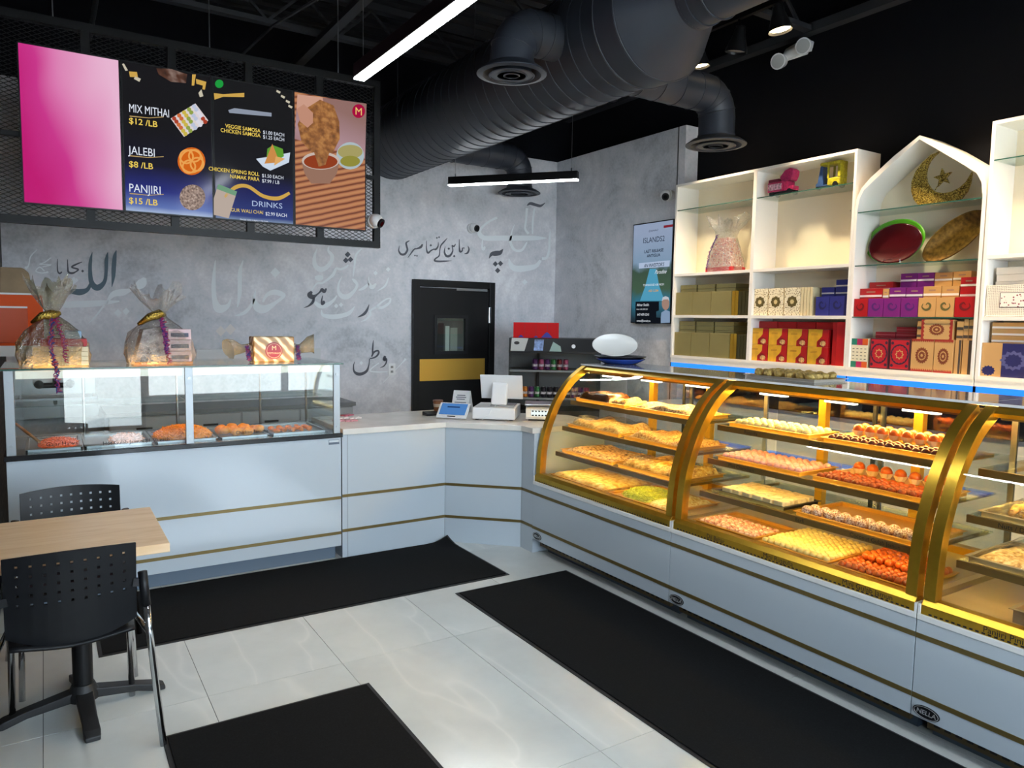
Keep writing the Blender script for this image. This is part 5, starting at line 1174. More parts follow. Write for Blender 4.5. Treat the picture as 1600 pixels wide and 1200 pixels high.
    hd = MB().prism([(0.42, 1.300), (0.56, 1.300), (0.56, 1.285), (0.43, 1.272)], 1, 0.06, UL-0.06).build('lamp_housing', M('bronze_housing', '#6b5a38', 0.4, 0.4), t)
    for k in range(3):
        y = 0.20+0.40*k; MB().box(0.44, 0.475, y, y+0.16, 1.262, 1.272).build('lamp', E('case_lamp_white', '#fff3d8', 7.0), hd)
    MB().box(0.50, 0.53, 0.10, UL-0.10, 1.268, 1.284).build('led_strip', E('warm_case_led_top', '#ffcc70', 78.0), hd)
    # oval badge
    by, bz = UL-0.062, 0.137
    b = MB().lathe([(0.001, -0.004), (1.0, -0.004), (1.0, 0.0)], (0, by, bz), 32, 'x', 0.052, 0.026).build('maker_badge', BLACKP, t)
    MB().tube([(-0.0045, by+0.047*math.cos(i*PI/16), bz+0.0225*math.sin(i*PI/16)) for i in range(32)], 0.0012, 4, closed=True).build('badge_ring', M('silver_print', '#cfd2d4', 0.3, 0.5), b)
    me = text_mesh('NELLA', 0.026, 'CENTER', 0.02, 0.15)
    for v in me.vertices: v.co = Vector((-0.0048, by-v.co.x, bz-0.008+v.co.y))
    me.materials.clear(); me.materials.append(M('silver_print', '#cfd2d4', 0.3, 0.5)); o = bpy.data.objects.new('badge_lettering', me); COL.objects.link(o); o.parent = b
    return t
case = make_case()
CASES = [case]+[copy_tree(case) for _ in range(2)]
for c_, y, l in zip(CASES, UNITS, ('curved glass sweet case nearest the service counter', 'middle curved glass sweet case with ball sweets', 'curved glass sweet case cut off at the right edge')):
    c_.location = (X0, y, 0); c_['label'] = l
# name lettering on the rails and shelf edges
def clabel(k, body, py, pz, x, size=0.030):
    p = Vector((x, py, pz)); text(body, size, INK, p, (0,-1,0), (0,0,1), CASES[k], name='name_lettering', align='CENTER')
def edge_lab(k, body, px, py, si):
    x = X0+SHX[si]-0.001; p = meas(px, py, 0, x); clabel(k, body, p.y, SHZ[si]-0.023, x, 0.026)
def base_lab(k, body, px, py):
    x = X0+0.0035; p = meas(px, py, 0, x); clabel(k, body, p.y, 0.535, x, 0.032)
base_lab(1, 'Dil Bahar', 1118, 840); base_lab(1, 'Mini Rusgulla', 1215, 876); base_lab(1, 'Mini Gulab Jamun', 1354, 923); base_lab(2, 'Panjiri Pini', 1567, 992)
edge_lab(1, 'Rusgulla', 1173, 675, 0); edge_lab(1, 'Gulab Jamun', 1283, 692, 0); edge_lab(1, 'Mini Chamcham', 1158, 728, 1); edge_lab(1, 'Barfi', 1249, 815, 2); edge_lab(1, 'Coconut Gulab Jamun', 1366, 845, 2); edge_lab(2, 'Nuts / Dates', 1590, 824, 1)

# ---- trays and sweets
GT = M('gold_card_tray', '#cf9a3a', 0.4, 0.35); ST2 = M('dull_steel_tray', '#a59d8c', 0.35, 0.7); BT = M('black_tray', '#1a1a1c', 0.4)
def tray(label, u, shelf, x0, x1, y0, y1, mat=GT, h=0.018):
    z = (DECK if shelf == 3 else SHZ[shelf])+0.0004
    return pan(X0+x0, X0+x1, UNITS[u]+y0, UNITS[u]+y1, z, h, mat, label, 'sweet trays in the curved cases'), z
def rowgrid(x0, x1, y0, y1, nx, ny): return [(x0+(x1-x0)*(i+0.5)/nx, y0+(y1-y0)*(j+0.5)/ny) for i in range(nx) for j in range(ny)]
def balls(name, label, group, u, z, pts, r, mat, sz=1.0, jit=0.004, lift=0.0, var=0.08, seed=0, cat='sweet'):
    rnd = random.Random(seed); me = [MB().ball((0,0,0), r*(1+rnd.uniform(-var, var)), 9, 6, sz).mesh(name, mat, smooth=True) for _ in range(3)]
    for (x, y) in pts:
        m = rnd.choice(me); o = bpy.data.objects.new(name, m); COL.objects.link(o)
        o.location = (X0+x+rnd.uniform(-jit, jit), UNITS[u]+y+rnd.uniform(-jit, jit), z+r*sz+0.004+lift); o.rotation_euler = (0, 0, rnd.uniform(0, 6)); tag(o, label, cat, group)
def slab(name, label, u, z, x0, x1, y0, y1, h, mat, seed, cat='sweet', wave=0.35, group=None):
    """an uneven slab or heap of soft sweets"""
    rnd = random.Random(seed); n, k = 16, 20; ph = [rnd.uniform(0, 6) for _ in range(5)]; m = MB(); v = []
    for j in range(k+1):
        for i in range(n+1):
            a, b = i/n, j/k; e = min(1, min(a, 1-a, b, 1-b)*9)
            hh = h*(0.2+0.8*e**0.6)*(1+wave*(math.sin(7*a+ph[0])*math.sin(9*b+ph[1])+0.5*math.sin(19*b+ph[2]+4*a)))+rnd.uniform(-.0015,.0015)
            v.append((X0+x0+(x1-x0)*a, UNITS[u]+y0+(y1-y0)*b, z+0.005+max(hh, 0.001)))
    nb = len(v); v += [(X0+x0+(x1-x0)*a, UNITS[u]+y0+(y1-y0)*b, z+0.0045) for a, b in ((0,0),(1,0),(1,1),(0,1))]
    f = [(j*(n+1)+i, j*(n+1)+i+1, (j+1)*(n+1)+i+1, (j+1)*(n+1)+i) for j in range(k) for i in range(n)]
    f += [tuple(range(0, n+1))[::-1]+(nb, nb+1), tuple(j*(n+1)+n for j in range(k+1))[::-1]+(nb+1, nb+2), tuple(k*(n+1)+i for i in range(n+1))+(nb+2, nb+3), tuple(j*(n+1) for j in range(k+1))+(nb+3, nb), (nb+3, nb+2, nb+1, nb)]
    m.add(v, f); return one(name, m, mat, label, cat, (X0+(x0+x1)/2, UNITS[u]+(y0+y1)/2, z), smooth=True, group=group)
def speck(name, a, b, c, sc=120):
    def f(nt):
        n = N(nt, 'ShaderNodeTexNoise', Scale=sc, Detail=3.0); nt.links.new(coords(nt), n.inputs['Vector']); return ramp(nt, n.outputs['Fac'], [(0.36, a), (0.5, b), (0.66, c)])
    return PATTERN(name, f, 0.5)
FILM = GLASS('cling_film', (0.97, 0.96, 0.93), 0.10, 0.08, bump=0.9, bscale=40, maxr=0.7)
def film(u, z, x0, x1, y0, y1, h, label, seed):
    o = slab('cling_film', label, u, z, x0, x1, y0, y1, h, FILM, seed, 'wrap', 0.25); return o
# case nearest the counter (unit 0)
tray('gold tray of the film-wrapped dark fudge block, top shelf by the counter', 0, 0, 0.275, 0.56, 0.73, 1.27); slab('fudge_block', 'dark brown fudge block under film on the top shelf', 0, SHZ[0], 0.29, 0.52, 0.92, 1.24, 0.062, M('dark_fudge', '#4a2a16', 0.25, noise=0.3, nscale=20), 1, wave=0.06)
slab('milk_cake', 'pale crumbly milk cake beside the dark fudge block', 0, SHZ[0], 0.29, 0.52, 0.75, 0.90, 0.035, speck('milk_cake', '#8a5a2e', '#c9974f', '#e0bd80'), 2)
tray('gold tray of grainy brown sweets on the right of the top shelf by the counter', 0, 0, 0.275, 0.56, 0.10, 0.69); slab('grain_sweet', 'grainy brown and cream sweets on the top shelf', 0, SHZ[0], 0.29, 0.54, 0.12, 0.67, 0.034, speck('grain_sweet', '#6e4a30', '#b98d58', '#e0c896', 70), 3)
tray('gold tray of the film-wrapped cashew slab, second shelf by the counter', 0, 1, 0.205, 0.55, 0.70, 1.26); slab('cashew_slab', 'pale cashew slab under film on the second shelf', 0, SHZ[1], 0.22, 0.53, 0.72, 1.24, 0.044, speck('cashew_slab', '#b8883f', '#dcb468', '#ecd195', 60), 4)
film(0, SHZ[1]+0.012, 0.22, 0.53, 0.73, 1.23, 0.055, 'crinkled film over the cashew slab', 31)
tray('gold tray of nut crumble on the right of the second shelf by the counter', 0, 1, 0.205, 0.55, 0.10, 0.67); slab('nut_crumble', 'golden nut crumble sweets with red flecks on the second shelf', 0, SHZ[1], 0.22, 0.53, 0.12, 0.65, 0.042, speck('nut_crumble', '#a8662e', '#d8a658', '#ebcf92', 90), 5)
tray('gold tray of speckled brown slab, lowest hanging shelf by the counter', 0, 2, 0.155, 0.54, 0.70, 1.26); slab('speckled_slab', 'brown speckled slab sweets on the lowest hanging shelf', 0, SHZ[2], 0.17, 0.52, 0.72, 1.24, 0.030, speck('speckled_slab', '#6b4630', '#c29a68', '#e2c28a', 55), 6)
tray('gold tray of film-wrapped golden sweets, right of the lowest hanging shelf', 0, 2, 0.155, 0.54, 0.10, 0.66); slab('golden_sweet', 'film-covered golden sweets on the lowest hanging shelf', 0, SHZ[2], 0.17, 0.52, 0.12, 0.64, 0.046, speck('golden_sweet', '#a87830', '#d9a94c', '#eccf8a', 40), 7)
film(0, SHZ[2]+0.010, 0.17, 0.52, 0.12, 0.64, 0.055, 'crinkled film over the golden sweets', 32)
tray('gold tray of the big yellow slab on the floor of the case by the counter', 0, 3, 0.075, 0.50, 0.68, 1.27, h=0.014); slab('yellow_slab', 'big flat yellow slab sweet on the floor of the case', 0, DECK, 0.085, 0.49, 0.69, 1.26, 0.034, speck('yellow_slab', '#c7963e', '#e6c66e', '#f0dc9a', 30), 8, wave=0.10)
tray('gold tray of green pistachio shreds on the floor of the case by the counter', 0, 3, 0.075, 0.50, 0.10, 0.64, h=0.014)
o = heap_stuff('pistachio_shreds', 'bright green heap of pistachio shreds on the floor of the case', 'sweet', M('pistachio_green', '#b9c43e', 0.5, noise=0.3, nscale=60), X0+0.10, X0+0.42, UNITS[0]+0.30, UNITS[0]+0.62, DECK+0.005, 0.05, 520, 0.003, 0.022, 12)
slab('pale_crumble', 'pale yellow crumble beside the green pistachio heap', 0, DECK, 0.10, 0.46, 0.12, 0.30, 0.026, speck('pale_crumble', '#c7a04c', '#e6cf86', '#efe2b2', 60), 9)
# middle case (unit 1)
tray('tray of cream-coloured ball sweets on the top shelf', 1, 0, 0.275, 0.52, 0.72, 1.24); balls('cream_ball_sweet', 'round cream rasgulla ball in the tray on the top shelf of the middle case', 'cream rasgulla balls', 1, SHZ[0], rowgrid(0.295, 0.50, 0.74, 1.22, 4, 11), 0.0215, M('cream_curd', '#f0dc96', 0.4), 0.85, seed=1)
tray('tray of dark jamuns on the top shelf of the middle case', 1, 0, 0.275, 0.56, 0.09, 0.66)
JB, JD, JO = M('brown_jamun', '#a8481a', 0.3, noise=0.25, nscale=30), M('dark_jamun', '#6a2a18', 0.3, noise=0.25, nscale=30), M('orange_jamun', '#c8601c', 0.28, noise=0.25, nscale=30)
balls('dark_gulab_jamun', 'dark brown oval jamun in the front rows on the top shelf', 'dark jamuns on the top shelf', 1, SHZ[0], rowgrid(0.29, 0.40, 0.11, 0.64, 3, 13), 0.019, JD, 0.9, seed=2)
CUPM = M('paper_cup', '#e8d3ac', 0.7)
def cupped(label, group, u, z, pts, r, mat, seed):
    rnd = random.Random(seed); me = MB().ball((0,0,r+0.004), r, 10, 7).mesh('gulab_jamun', mat, smooth=True)
    cup = MB(); n = 16; v = []
    for (rr, h) in ((r*0.7, 0.0), (r*1.12, r*0.95)):
        for k in range(n): q = rr*(1+(0.10 if k % 2 else -0.05)*(h > 0)); v.append((q*math.cos(2*PI*k/n), q*math.sin(2*PI*k/n), h+0.001))
    cup.add(v, [(k, (k+1) % n, n+(k+1) % n, n+k) for k in range(n)]+[tuple(range(n))]); cm_ = cup.mesh('paper_cup', CUPM)
    for (x, y) in pts:
        o = bpy.data.objects.new('cupped_jamun', None); COL.objects.link(o); o.empty_display_size = 0.02; o.location = (X0+x, UNITS[u]+y, z); o.rotation_euler = (0, 0, rnd.uniform(0, 6)); tag(o, label, 'sweet', group)
        for m in (('gulab_jamun', me), ('paper_cup', cm_)):
            c_ = bpy.data.objects.new(m[0], m[1]); COL.objects.link(c_); c_.parent = o
cupped('orange-brown gulab jamun in a paper cup at the rear of the top shelf', 'cupped jamuns on the top shelf', 1, SHZ[0]+0.030, rowgrid(0.42, 0.53, 0.12, 0.60, 2, 8), 0.026, JO, 1)
one('riser_block', MB().box(X0+0.408, X0+0.542, UNITS[1]+0.10, UNITS[1]+0.645, SHZ[0]+0.0048, SHZ[0]+0.029), GT, 'low gold riser under the cupped jamuns on the top shelf', 'riser', (X0+0.47, UNITS[1]+0.36, SHZ[0]+0.0048))
tray('tray of pink ball sweets on the second shelf', 1, 1, 0.205, 0.52, 0.71, 1.25); balls('pink_ball_sweet', 'pale pink cham cham sweet in the tray on the second shelf', 'pink cham cham sweets', 1, SHZ[1], rowgrid(0.225, 0.50, 0.73, 1.23, 6, 12), 0.021, M('pink_curd', '#eaa9a0', 0.5, noise=0.2, nscale=40), 0.85, seed=3)
tray('tray of orange-brown jamuns on the second shelf', 1, 1, 0.205, 0.55, 0.09, 0.66)
balls('brown_gulab_jamun', 'glossy orange-brown jamun in the front rows on the second shelf', 'jamuns on the second shelf', 1, SHZ[1], rowgrid(0.222, 0.40, 0.11, 0.64, 5, 12), 0.0195, JB, 0.9, seed=4)
cupped('orange jamun in a paper cup in the rear row of the second shelf', 'cupped jamuns on the second shelf', 1, SHZ[1]+0.022, rowgrid(0.425, 0.50, 0.12, 0.60, 1, 7), 0.027, JO, 2)
one('riser_block', MB().box(X0+0.408, X0+0.53, UNITS[1]+0.105, UNITS[1]+0.645, SHZ[1]+0.0048, SHZ[1]+0.021), GT, 'low gold riser under the cupped jamuns on the second shelf', 'riser', (X0+0.47, UNITS[1]+0.36, SHZ[1]+0.0048))
tray('black tray of pale barfi chunks on the lowest hanging shelf', 1, 2, 0.165, 0.46, 0.76, 1.20, BT, 0.016)
BAR = M('pale_barfi', '#e6d2a4', 0.5, noise=0.15, nscale=40); rnd = random.Random(4)
for (x, y) in rowgrid(0.185, 0.44, 0.78, 1.18, 4, 6):
    o = one('barfi_chunk', MB().box(-0.028, 0.028, -0.03, 0.03, 0, 0.034), BAR, 'pale barfi chunk in the black tray', 'sweet', (X0+x, UNITS[1]+y, SHZ[2]+0.0048), group='barfi chunks in the black tray', world=False, bevel=0.005); o.rotation_euler = (0, 0, rnd.uniform(-.3, .3))
tray('gold tray with a single row of coconut-coated balls, lowest hanging shelf', 1, 2, 0.150, 0.54, 0.09, 0.70)
COCO = speck('coconut_coat', '#7a4a36', '#c9a48c', '#efe6dc', 160)
balls('coconut_ball', 'brown ball rolled in white coconut in the front row of its tray', 'coconut coated balls', 1, SHZ[2], rowgrid(0.17, 0.27, 0.11, 0.68, 2, 10), 0.026, COCO, 0.9, seed=6)
tray('tray of pale pink round sweets on the floor of the middle case', 1, 3, 0.075, 0.42, 0.86, 1.27, h=0.016); balls('rosy_sweet', 'small pinkish cream sweet in the left floor tray of the middle case', 'rosy sweets on the case floor', 1, DECK, rowgrid(0.09, 0.30, 0.88, 1.25, 6, 10), 0.0185, speck('rosy_sweet', '#b8654a', '#e0a98a', '#f0d3b8', 60), 0.7, seed=7)
tray('tray of yellow ball sweets on the floor of the middle case', 1, 3, 0.075, 0.47, 0.45, 0.84, h=0.012); balls('yellow_ball_sweet', 'small yellow rasgulla ball in the middle floor tray', 'yellow rasgulla balls', 1, DECK, rowgrid(0.09, 0.455, 0.46, 0.83, 11, 11), 0.0175, M('yellow_curd', '#f2d98a', 0.4), 0.9, jit=0.002, seed=8)
tray('tray of mini gulab jamun on the floor of the middle case', 1, 3, 0.075, 0.47, 0.075, 0.43, h=0.012)
pts = rowgrid(0.09, 0.455, 0.09, 0.415, 11, 10); balls('mini_gulab_jamun', 'small orange gulab jamun ball in the right floor tray', 'mini gulab jamun balls', 1, DECK, pts, 0.0168, JO, 1.0, jit=0.002, seed=9)
balls('mini_gulab_jamun', 'small orange gulab jamun ball heaped on the right floor tray', 'heaped mini gulab jamun balls', 1, DECK, rowgrid(0.20, 0.44, 0.12, 0.38, 7, 7), 0.0175, JO, 1.0, jit=0.006, lift=0.028, seed=10)
# case at the right edge (unit 2)
tray('steel tray of film-wrapped sweets on the second shelf at the right edge', 2, 1, 0.205, 0.55, 0.60, 1.26, ST2, 0.02); rnd = random.Random(8)
GOLDST = speck('golden_sticks', '#8a5a1e', '#c98f35', '#e6bc62', 50)
for k in range(9):
    o = one('fried_stick', MB().tube([(-0.09, 0, 0), (0, 0.01, 0.004), (0.09, 0, 0)], [0.013, 0.017, 0.012], 8), GOLDST, 'golden fried sweet stick in the steel tray on the second shelf', 'sweet', (X0+0.37, UNITS[2]+0.66+0.065*k, SHZ[1]+0.022), group='fried sticks on the second shelf', world=False, smooth=True); o.rotation_euler = (0, 0, rnd.uniform(-.4, .4))
film(2, SHZ[1]+0.01, 0.225, 0.53, 0.62, 1.24, 0.05, 'crinkled film over the fried sticks', 33)
tray('steel tray of wrapped cream sweets on the lowest hanging shelf at the right edge', 2, 2, 0.150, 0.54, 0.60, 1.27, ST2, 0.022); slab('cream_crumble', 'cream crumble sweets on the lowest hanging shelf at the right edge', 2, SHZ[2], 0.17, 0.52, 0.62, 1.25, 0.032, speck('cream_crumble', '#a8804c', '#d8bc8a', '#efe2c6', 60), 41)
film(2, SHZ[2]+0.012, 0.17, 0.52, 0.62, 1.25, 0.055, 'crinkled film over the cream crumble', 34)
tray('steel tray of yellow boondi on the case floor at the right edge', 2, 3, 0.10, 0.48, 0.55, 1.08, ST2, 0.05); heap_stuff('boondi', 'heap of tiny yellow boondi in a deep steel tray', 'sweet', M('boondi_yellow', '#dba52c', 0.4, noise=0.3, nscale=80), X0+0.12, X0+0.46, UNITS[2]+0.58, UNITS[2]+1.05, DECK+0.006, 0.055, 500, 0.006, 0.008, 14)
tray('gold tray of mixed golden sweets on the top shelf at the right edge', 2, 0, 0.275, 0.55, 0.30, 0.95); slab('golden_crumble', 'golden crumble sweets on the top shelf at the right edge', 2, SHZ[0], 0.29, 0.53, 0.32, 0.93, 0.032, speck('golden_crumble', '#a87428', '#d6a24a', '#ecc988', 60), 44)

# ---- on the case tops
ZT = 1.3402
c = meas(967, 569, 2, ZT)
CER = M('white_ceramic', '#e9e7e2', 0.2)
def plate(name, label, loc, r, mat, h=0.02, sy=1.0, group=None):
    m = MB().lathe([(0.001, 0.003), (r*0.6, 0.003), (r*0.95, h), (r, h+0.002), (r, h-0.002), (r*0.62, 0.0), (0.001, 0.0)], n=40, sy=sy)
    return one(name, m, mat, label, 'plate', loc, world=False, smooth=True, group=group)
pb = (c.x+0.03, c.y+0.02)
plate('serving_plate', 'blue serving plate at the bottom of the stack on the sweet case', (pb[0], pb[1], ZT), 0.180, M('blue_ceramic', '#1f3f94', 0.25), 0.038, group='plates stacked on the sweet case')
plate('serving_plate', 'black serving plate stacked on the blue plate', (pb[0], pb[1], ZT+0.022), 0.188, M('black_ceramic', '#16161a', 0.2), 0.034, group='plates stacked on the sweet case')
# white oval scalloped platter leaning on the stack
m = MB(); n = 64; v = []
for (q, y) in ((0.0, 0.0), (0.72, 0.0), (0.95, -0.022), (1.0, -0.024), (1.0, -0.018), (0.72, 0.008), (0.0, 0.008)):
    for k in range(n):
        a = 2*PI*k/n; e = 1+(0.012*math.sin(a*32) if q >= 0.95 else 0); v.append((0.168*q*e*math.cos(a), y, 0.092+0.092*q*e*math.sin(a)))
m.add(v, [(i*n+k, i*n+(k+1) % n, (i+1)*n+(k+1) % n, (i+1)*n+k) for i in range(6) for k in range(n)])
pl = one('oval_platter', m, CER, 'white oval scalloped platter propped on edge on the stacked plates', 'plate', (pb[0]+0.0, pb[1]+0.06, ZT+0.045), world=False, smooth=True)
pl.rotation_euler = (math.radians(-28), 0, math.radians(-32))
# tray of gold wrapped sweets
a = meas(1165, 588, 2, ZT); b = meas(1300, 597, 2, ZT)
wt = pan(a.x-0.02, a.x+0.28, b.y-0.0, a.y, ZT, 0.012, M('pale_tray', '#c9c2b4', 0.35, 0.4), 'flat tray of gold-wrapped sweets on top of the middle case')
rnd = random.Random(3); GF = M('gold_wrapper', '#c2a45c', 0.3, 0.4, noise=0.4, nscale=40, bump=0.8, bscale=120)
for (x, y) in rowgrid(a.x+0.01, a.x+0.24, b.y+0.03, a.y-0.03, 4, 6):
    one('wrapped_sweet', blob(0.028, int(x*1000+y*77), 0.8, 0.18), GF, 'gold-wrapped sweet in the tray on top of the middle case', 'sweet', (x, y, ZT+0.027), group='gold wrapped sweets', world=False, smooth=True)
# ================================================================ WALL SHELVES
SX0, SX1 = 5.13, 5.425
BACK = M('cream_back_board', '#f0e3c8', 0.5)
Z0, Z3, Z2, ZGL, ZTOP = 1.335, 1.720, 2.112, 2.712, 2.952
def shelf_unit(label, y0, y1, div):
    t = thing('wall_shelf', label, 'shelf', (SX1, (y0+y1)/2, 1.31), group='white wall shelf units')
    e = 0.022
    for y in (y0, y1-e): MB().box(SX0, SX1, y, y+e, 1.31, ZTOP).build('side_panel', WHITE2, t, world=True, bevel=0.0015)
    MB().box(SX0, SX1, y0+e, y1-e, ZTOP-0.022, ZTOP).build('top_board', WHITE2, t, world=True)
    MB().box(SX0, SX1, y0+e, y1-e, 1.31, Z0-0.0005).build('bottom_board', WHITE2, t, world=True)
    MB().box(SX1-0.008, SX1, y0+e, y1-e, Z0, ZTOP-0.022).build('back_board', BACK, t, world=True)
    ys = [y0+e]+[v for d in div for v in (d-0.018, d+0.018)]+[y1-e]
    for d in div: MB().box(SX0, SX1-0.008, d-0.018, d+0.018, Z0, ZTOP-0.022).build('divider', WHITE2, t, world=True, bevel=0.0015)
    for i in range(0, len(ys), 2):
        a, b = ys[i], ys[i+1]
        for z in (Z3, Z2): MB().box(SX0+0.002, SX1-0.008, a, b, z-0.026, z-0.0005).build('shelf_board', WHITE2, t, world=True, bevel=0.0015)
        g = MB().box(SX0+0.01, SX1-0.01, a, b, ZGL-0.008, ZGL-0.0005).build('glass_shelf', CLEAR2, t, world=True)
        MB().box(SX0+0.008, SX0+0.01, a, b, ZGL-0.008, ZGL-0.0005).build('glass_edge', GEDGE, g, world=True)
        for y in (a+0.06, a+0.2): 
            MB().cyl((SX1-0.0085, y, 2.55), (SX1-0.0075, y, 2.55), 0.004, n=8).build('peg_hole', SEAM, t, world=True)
    fs = MB().box(SX0+0.005, SX1, y0, y1, 1.264, 1.31).build('base_fascia', WHITE2, t, world=True)
    MB().box(SX0+0.004, SX0+0.024, y0+0.01, y1-0.01, 1.218, 1.264).build('led_strip', E('blue_led', '#2a7cff', 0.9), fs, world=True)
    return t
shelf_unit('white two-bay wall shelf of gold and red boxes', 3.360, 5.222, [4.288])
shelf_unit('white wall shelf cut off at the right edge', 1.40, 2.440, [])
t = thing('arched_shelf', 'white pointed-arch wall shelf holding plates and a gold crescent', 'shelf', (SX1, 2.904, 1.31), group='white wall shelf units')
ya, yb, yc = 2.448, 3.359, 2.9035
HALF = [(0.4555, 2.505), (0.446, 2.58), (0.412, 2.655), (0.345, 2.722), (0.17, 2.852), (0.0, 2.957)]
outer = [(yc-a, z) for a, z in HALF]+[(yc+a, z) for a, z in HALF[-2::-1]]
inner = [(yc-max(a-0.024, 0), z-(0.0 if a > 0.44 else 0.012 if a > 0.4 else 0.026)) for a, z in HALF]+[(yc+max(a-0.024, 0), z-(0.0 if a > 0.44 else 0.012 if a > 0.4 else 0.026)) for a, z in HALF[-2::-1]]
m = MB(); n = len(outer); v = [(x, y, z) for x in (SX0, SX1) for y, z in outer+inner]
f = []
for i in range(n-1): f += [(i, i+1, n+i+1, n+i), (2*n+i, 3*n+i, 3*n+i+1, 2*n+i+1), (i, 2*n+i, 2*n+i+1, i+1), (n+i, n+i+1, 3*n+i+1, 3*n+i)]
f += [(0, n, 3*n, 2*n), (n-1, 2*n-1, 4*n-1, 3*n-1)]
m.add(v, f).build('arch', WHITE2, t, world=True, auto=35)
for y in (ya, yb-0.022): MB().box(SX0, SX1, y, y+0.022, 1.31, 2.505).build('side_panel', WHITE2, t, world=True, bevel=0.0015)
MB().box(SX0, SX1, ya+0.022, yb-0.022, 1.31, Z0-0.0005).build('bottom_board', WHITE2, t, world=True)
MB().prism([(ya+0.022, Z0), (yb-0.022, Z0)]+[(y, z) for y, z in inner[::-1]], 0, SX1-0.008, SX1).build('back_board', BACK, t, world=True)
AG = [2.486, 2.094, 1.714]
for z in AG:
    g = MB().box(SX0+0.01, SX1-0.01, ya+0.022, yb-0.022, z-0.008, z-0.0005).build('glass_shelf', CLEAR2, t, world=True)
    MB().box(SX0+0.008, SX0+0.01, ya+0.022, yb-0.022, z-0.008, z-0.0005).build('glass_edge', GEDGE, g, world=True)
fs = MB().box(SX0+0.005, SX1, ya, yb, 1.264, 1.31).build('base_fascia', WHITE2, t, world=True)
MB().box(SX0+0.004, SX0+0.024, ya+0.01, yb-0.01, 1.218, 1.264).build('led_strip', E('blue_led', '#2a7cff', 0.9), fs, world=True)
# back bar under the shelves
bb = thing('back_bar', 'low white back counter under the wall shelves', 'counter', (5.1, 3.3, 0))
MB().box(4.85, XR-0.002, 1.4, 5.22, 0.0, 0.86).build('body', WHITE2, bb, world=True); MB().box(4.82, XR-0.002, 1.4, 5.22, 0.86, 0.90).build('top', QUARTZ, bb, world=True, bevel=0.003)

# ---------------------------------------------------------------- boxes
def q2(x, y, X=5.16): return meas(1050+x/5.517, 400+y/5.517, 0, X)
def q3s(x, y, X=5.16): return meas(1310+x/5.217, 380+y/5.217, 0, X)
def gift(name, label, y0, y1, z0, z1, x0, dep, mat, group=None, cat='box', bevel=0.0015):
    o = one(name, MB().box(x0, x0+dep, y0, y1, z0, z1), mat, label, cat, (x0+dep/2, (y0+y1)/2, z0), group=group, bevel=bevel)
    o['_f'] = 0; del o['_f']
    def F(u, v, lift=0.0008): return (x0-lift, y1-(y1-y0)*u, z0+(z1-z0)*v)
    return o, F
def deco(o, name, pts, F, mat, lift=0.0008): return MB().poly([F(u, v, lift) for u, v in pts]).build(name, mat, o, world=True)
def star(o, F, cu, cv, r, asp, n, mat, depth=0.14, lift=0.001, name='print'):
    return deco(o, name, [(cu+r*asp*(1-(depth if k % 2 else 0))*math.cos(PI*k/n), cv+r*(1-(depth if k % 2 else 0))*math.sin(PI*k/n)) for k in range(2*n)], F, mat, lift)
def paisley(o, F, mat, flip=1):
    m = MB(); S = [(0.5+flip*0.22, 0.70, 0.03), (0.5+flip*0.28, 0.52, 0.07), (0.5+flip*0.10, 0.38, 0.10), (0.5-flip*0.12, 0.42, 0.13), (0.5-flip*0.20, 0.60, 0.12), (0.5-flip*0.05, 0.72, 0.08), (0.5+flip*0.06, 0.62, 0.04)]
    m.ribbon(S, lambda u, v: F(u, v, 0.001), wmin=0.01); m.build('print', mat, o, world=True)
ORD = ['first', 'second', 'third', 'fourth', 'fifth', 'sixth', 'seventh', 'eighth']
OLIVE = M('olive_gold_foil', '#9a8d58', 0.35, 0.3, noise=0.06, nscale=6); GFOIL = M('yellow_gold_foil', '#c79a2e', 0.25, 0.7); DOL = M('dark_olive_foil', '#4a4526', 0.3, 0.5)
for row, (z0, h, nl) in (('lower', (Z0, 0.222, 8)), ('upper', (Z3, 0.214, 7))):
    z0 += 0.0005
    for k, (a, b) in enumerate(((4.978, 5.192), (4.750, 4.974), (4.512, 4.746))):
        gift('foil_gift_box', 'olive gold foil box standing %s from the left on the %s left-bay shelf' % (ORD[k], row), a, b, z0, z0+h, 5.15, 0.042, OLIVE, 'olive gold boxes', bevel=0.004)
        for l in range(nl): gift('foil_gift_box', 'flat olive gold box, %s from the bottom of the %s stack, %s shelf' % (ORD[l], ['left', 'middle', 'right'][k], row), a+0.006, b-0.006, z0+l*0.041, z0+l*0.041+0.0395, 5.205, 0.205, OLIVE, 'flat olive gold boxes', bevel=0.003)
    for k in range(5):
        y1 = 4.505-k*0.037; gift('foil_gift_box', '%s foil box seen edge-on, %s after the standing %s-shelf boxes' % ('yellow gold' if k < 2 else 'dark olive', ORD[k], row), y1-0.034, y1, z0, z0+h*(1 if k < 2 else 0.98), 5.15, 0.21, GFOIL if k < 2 else DOL, 'olive gold boxes')
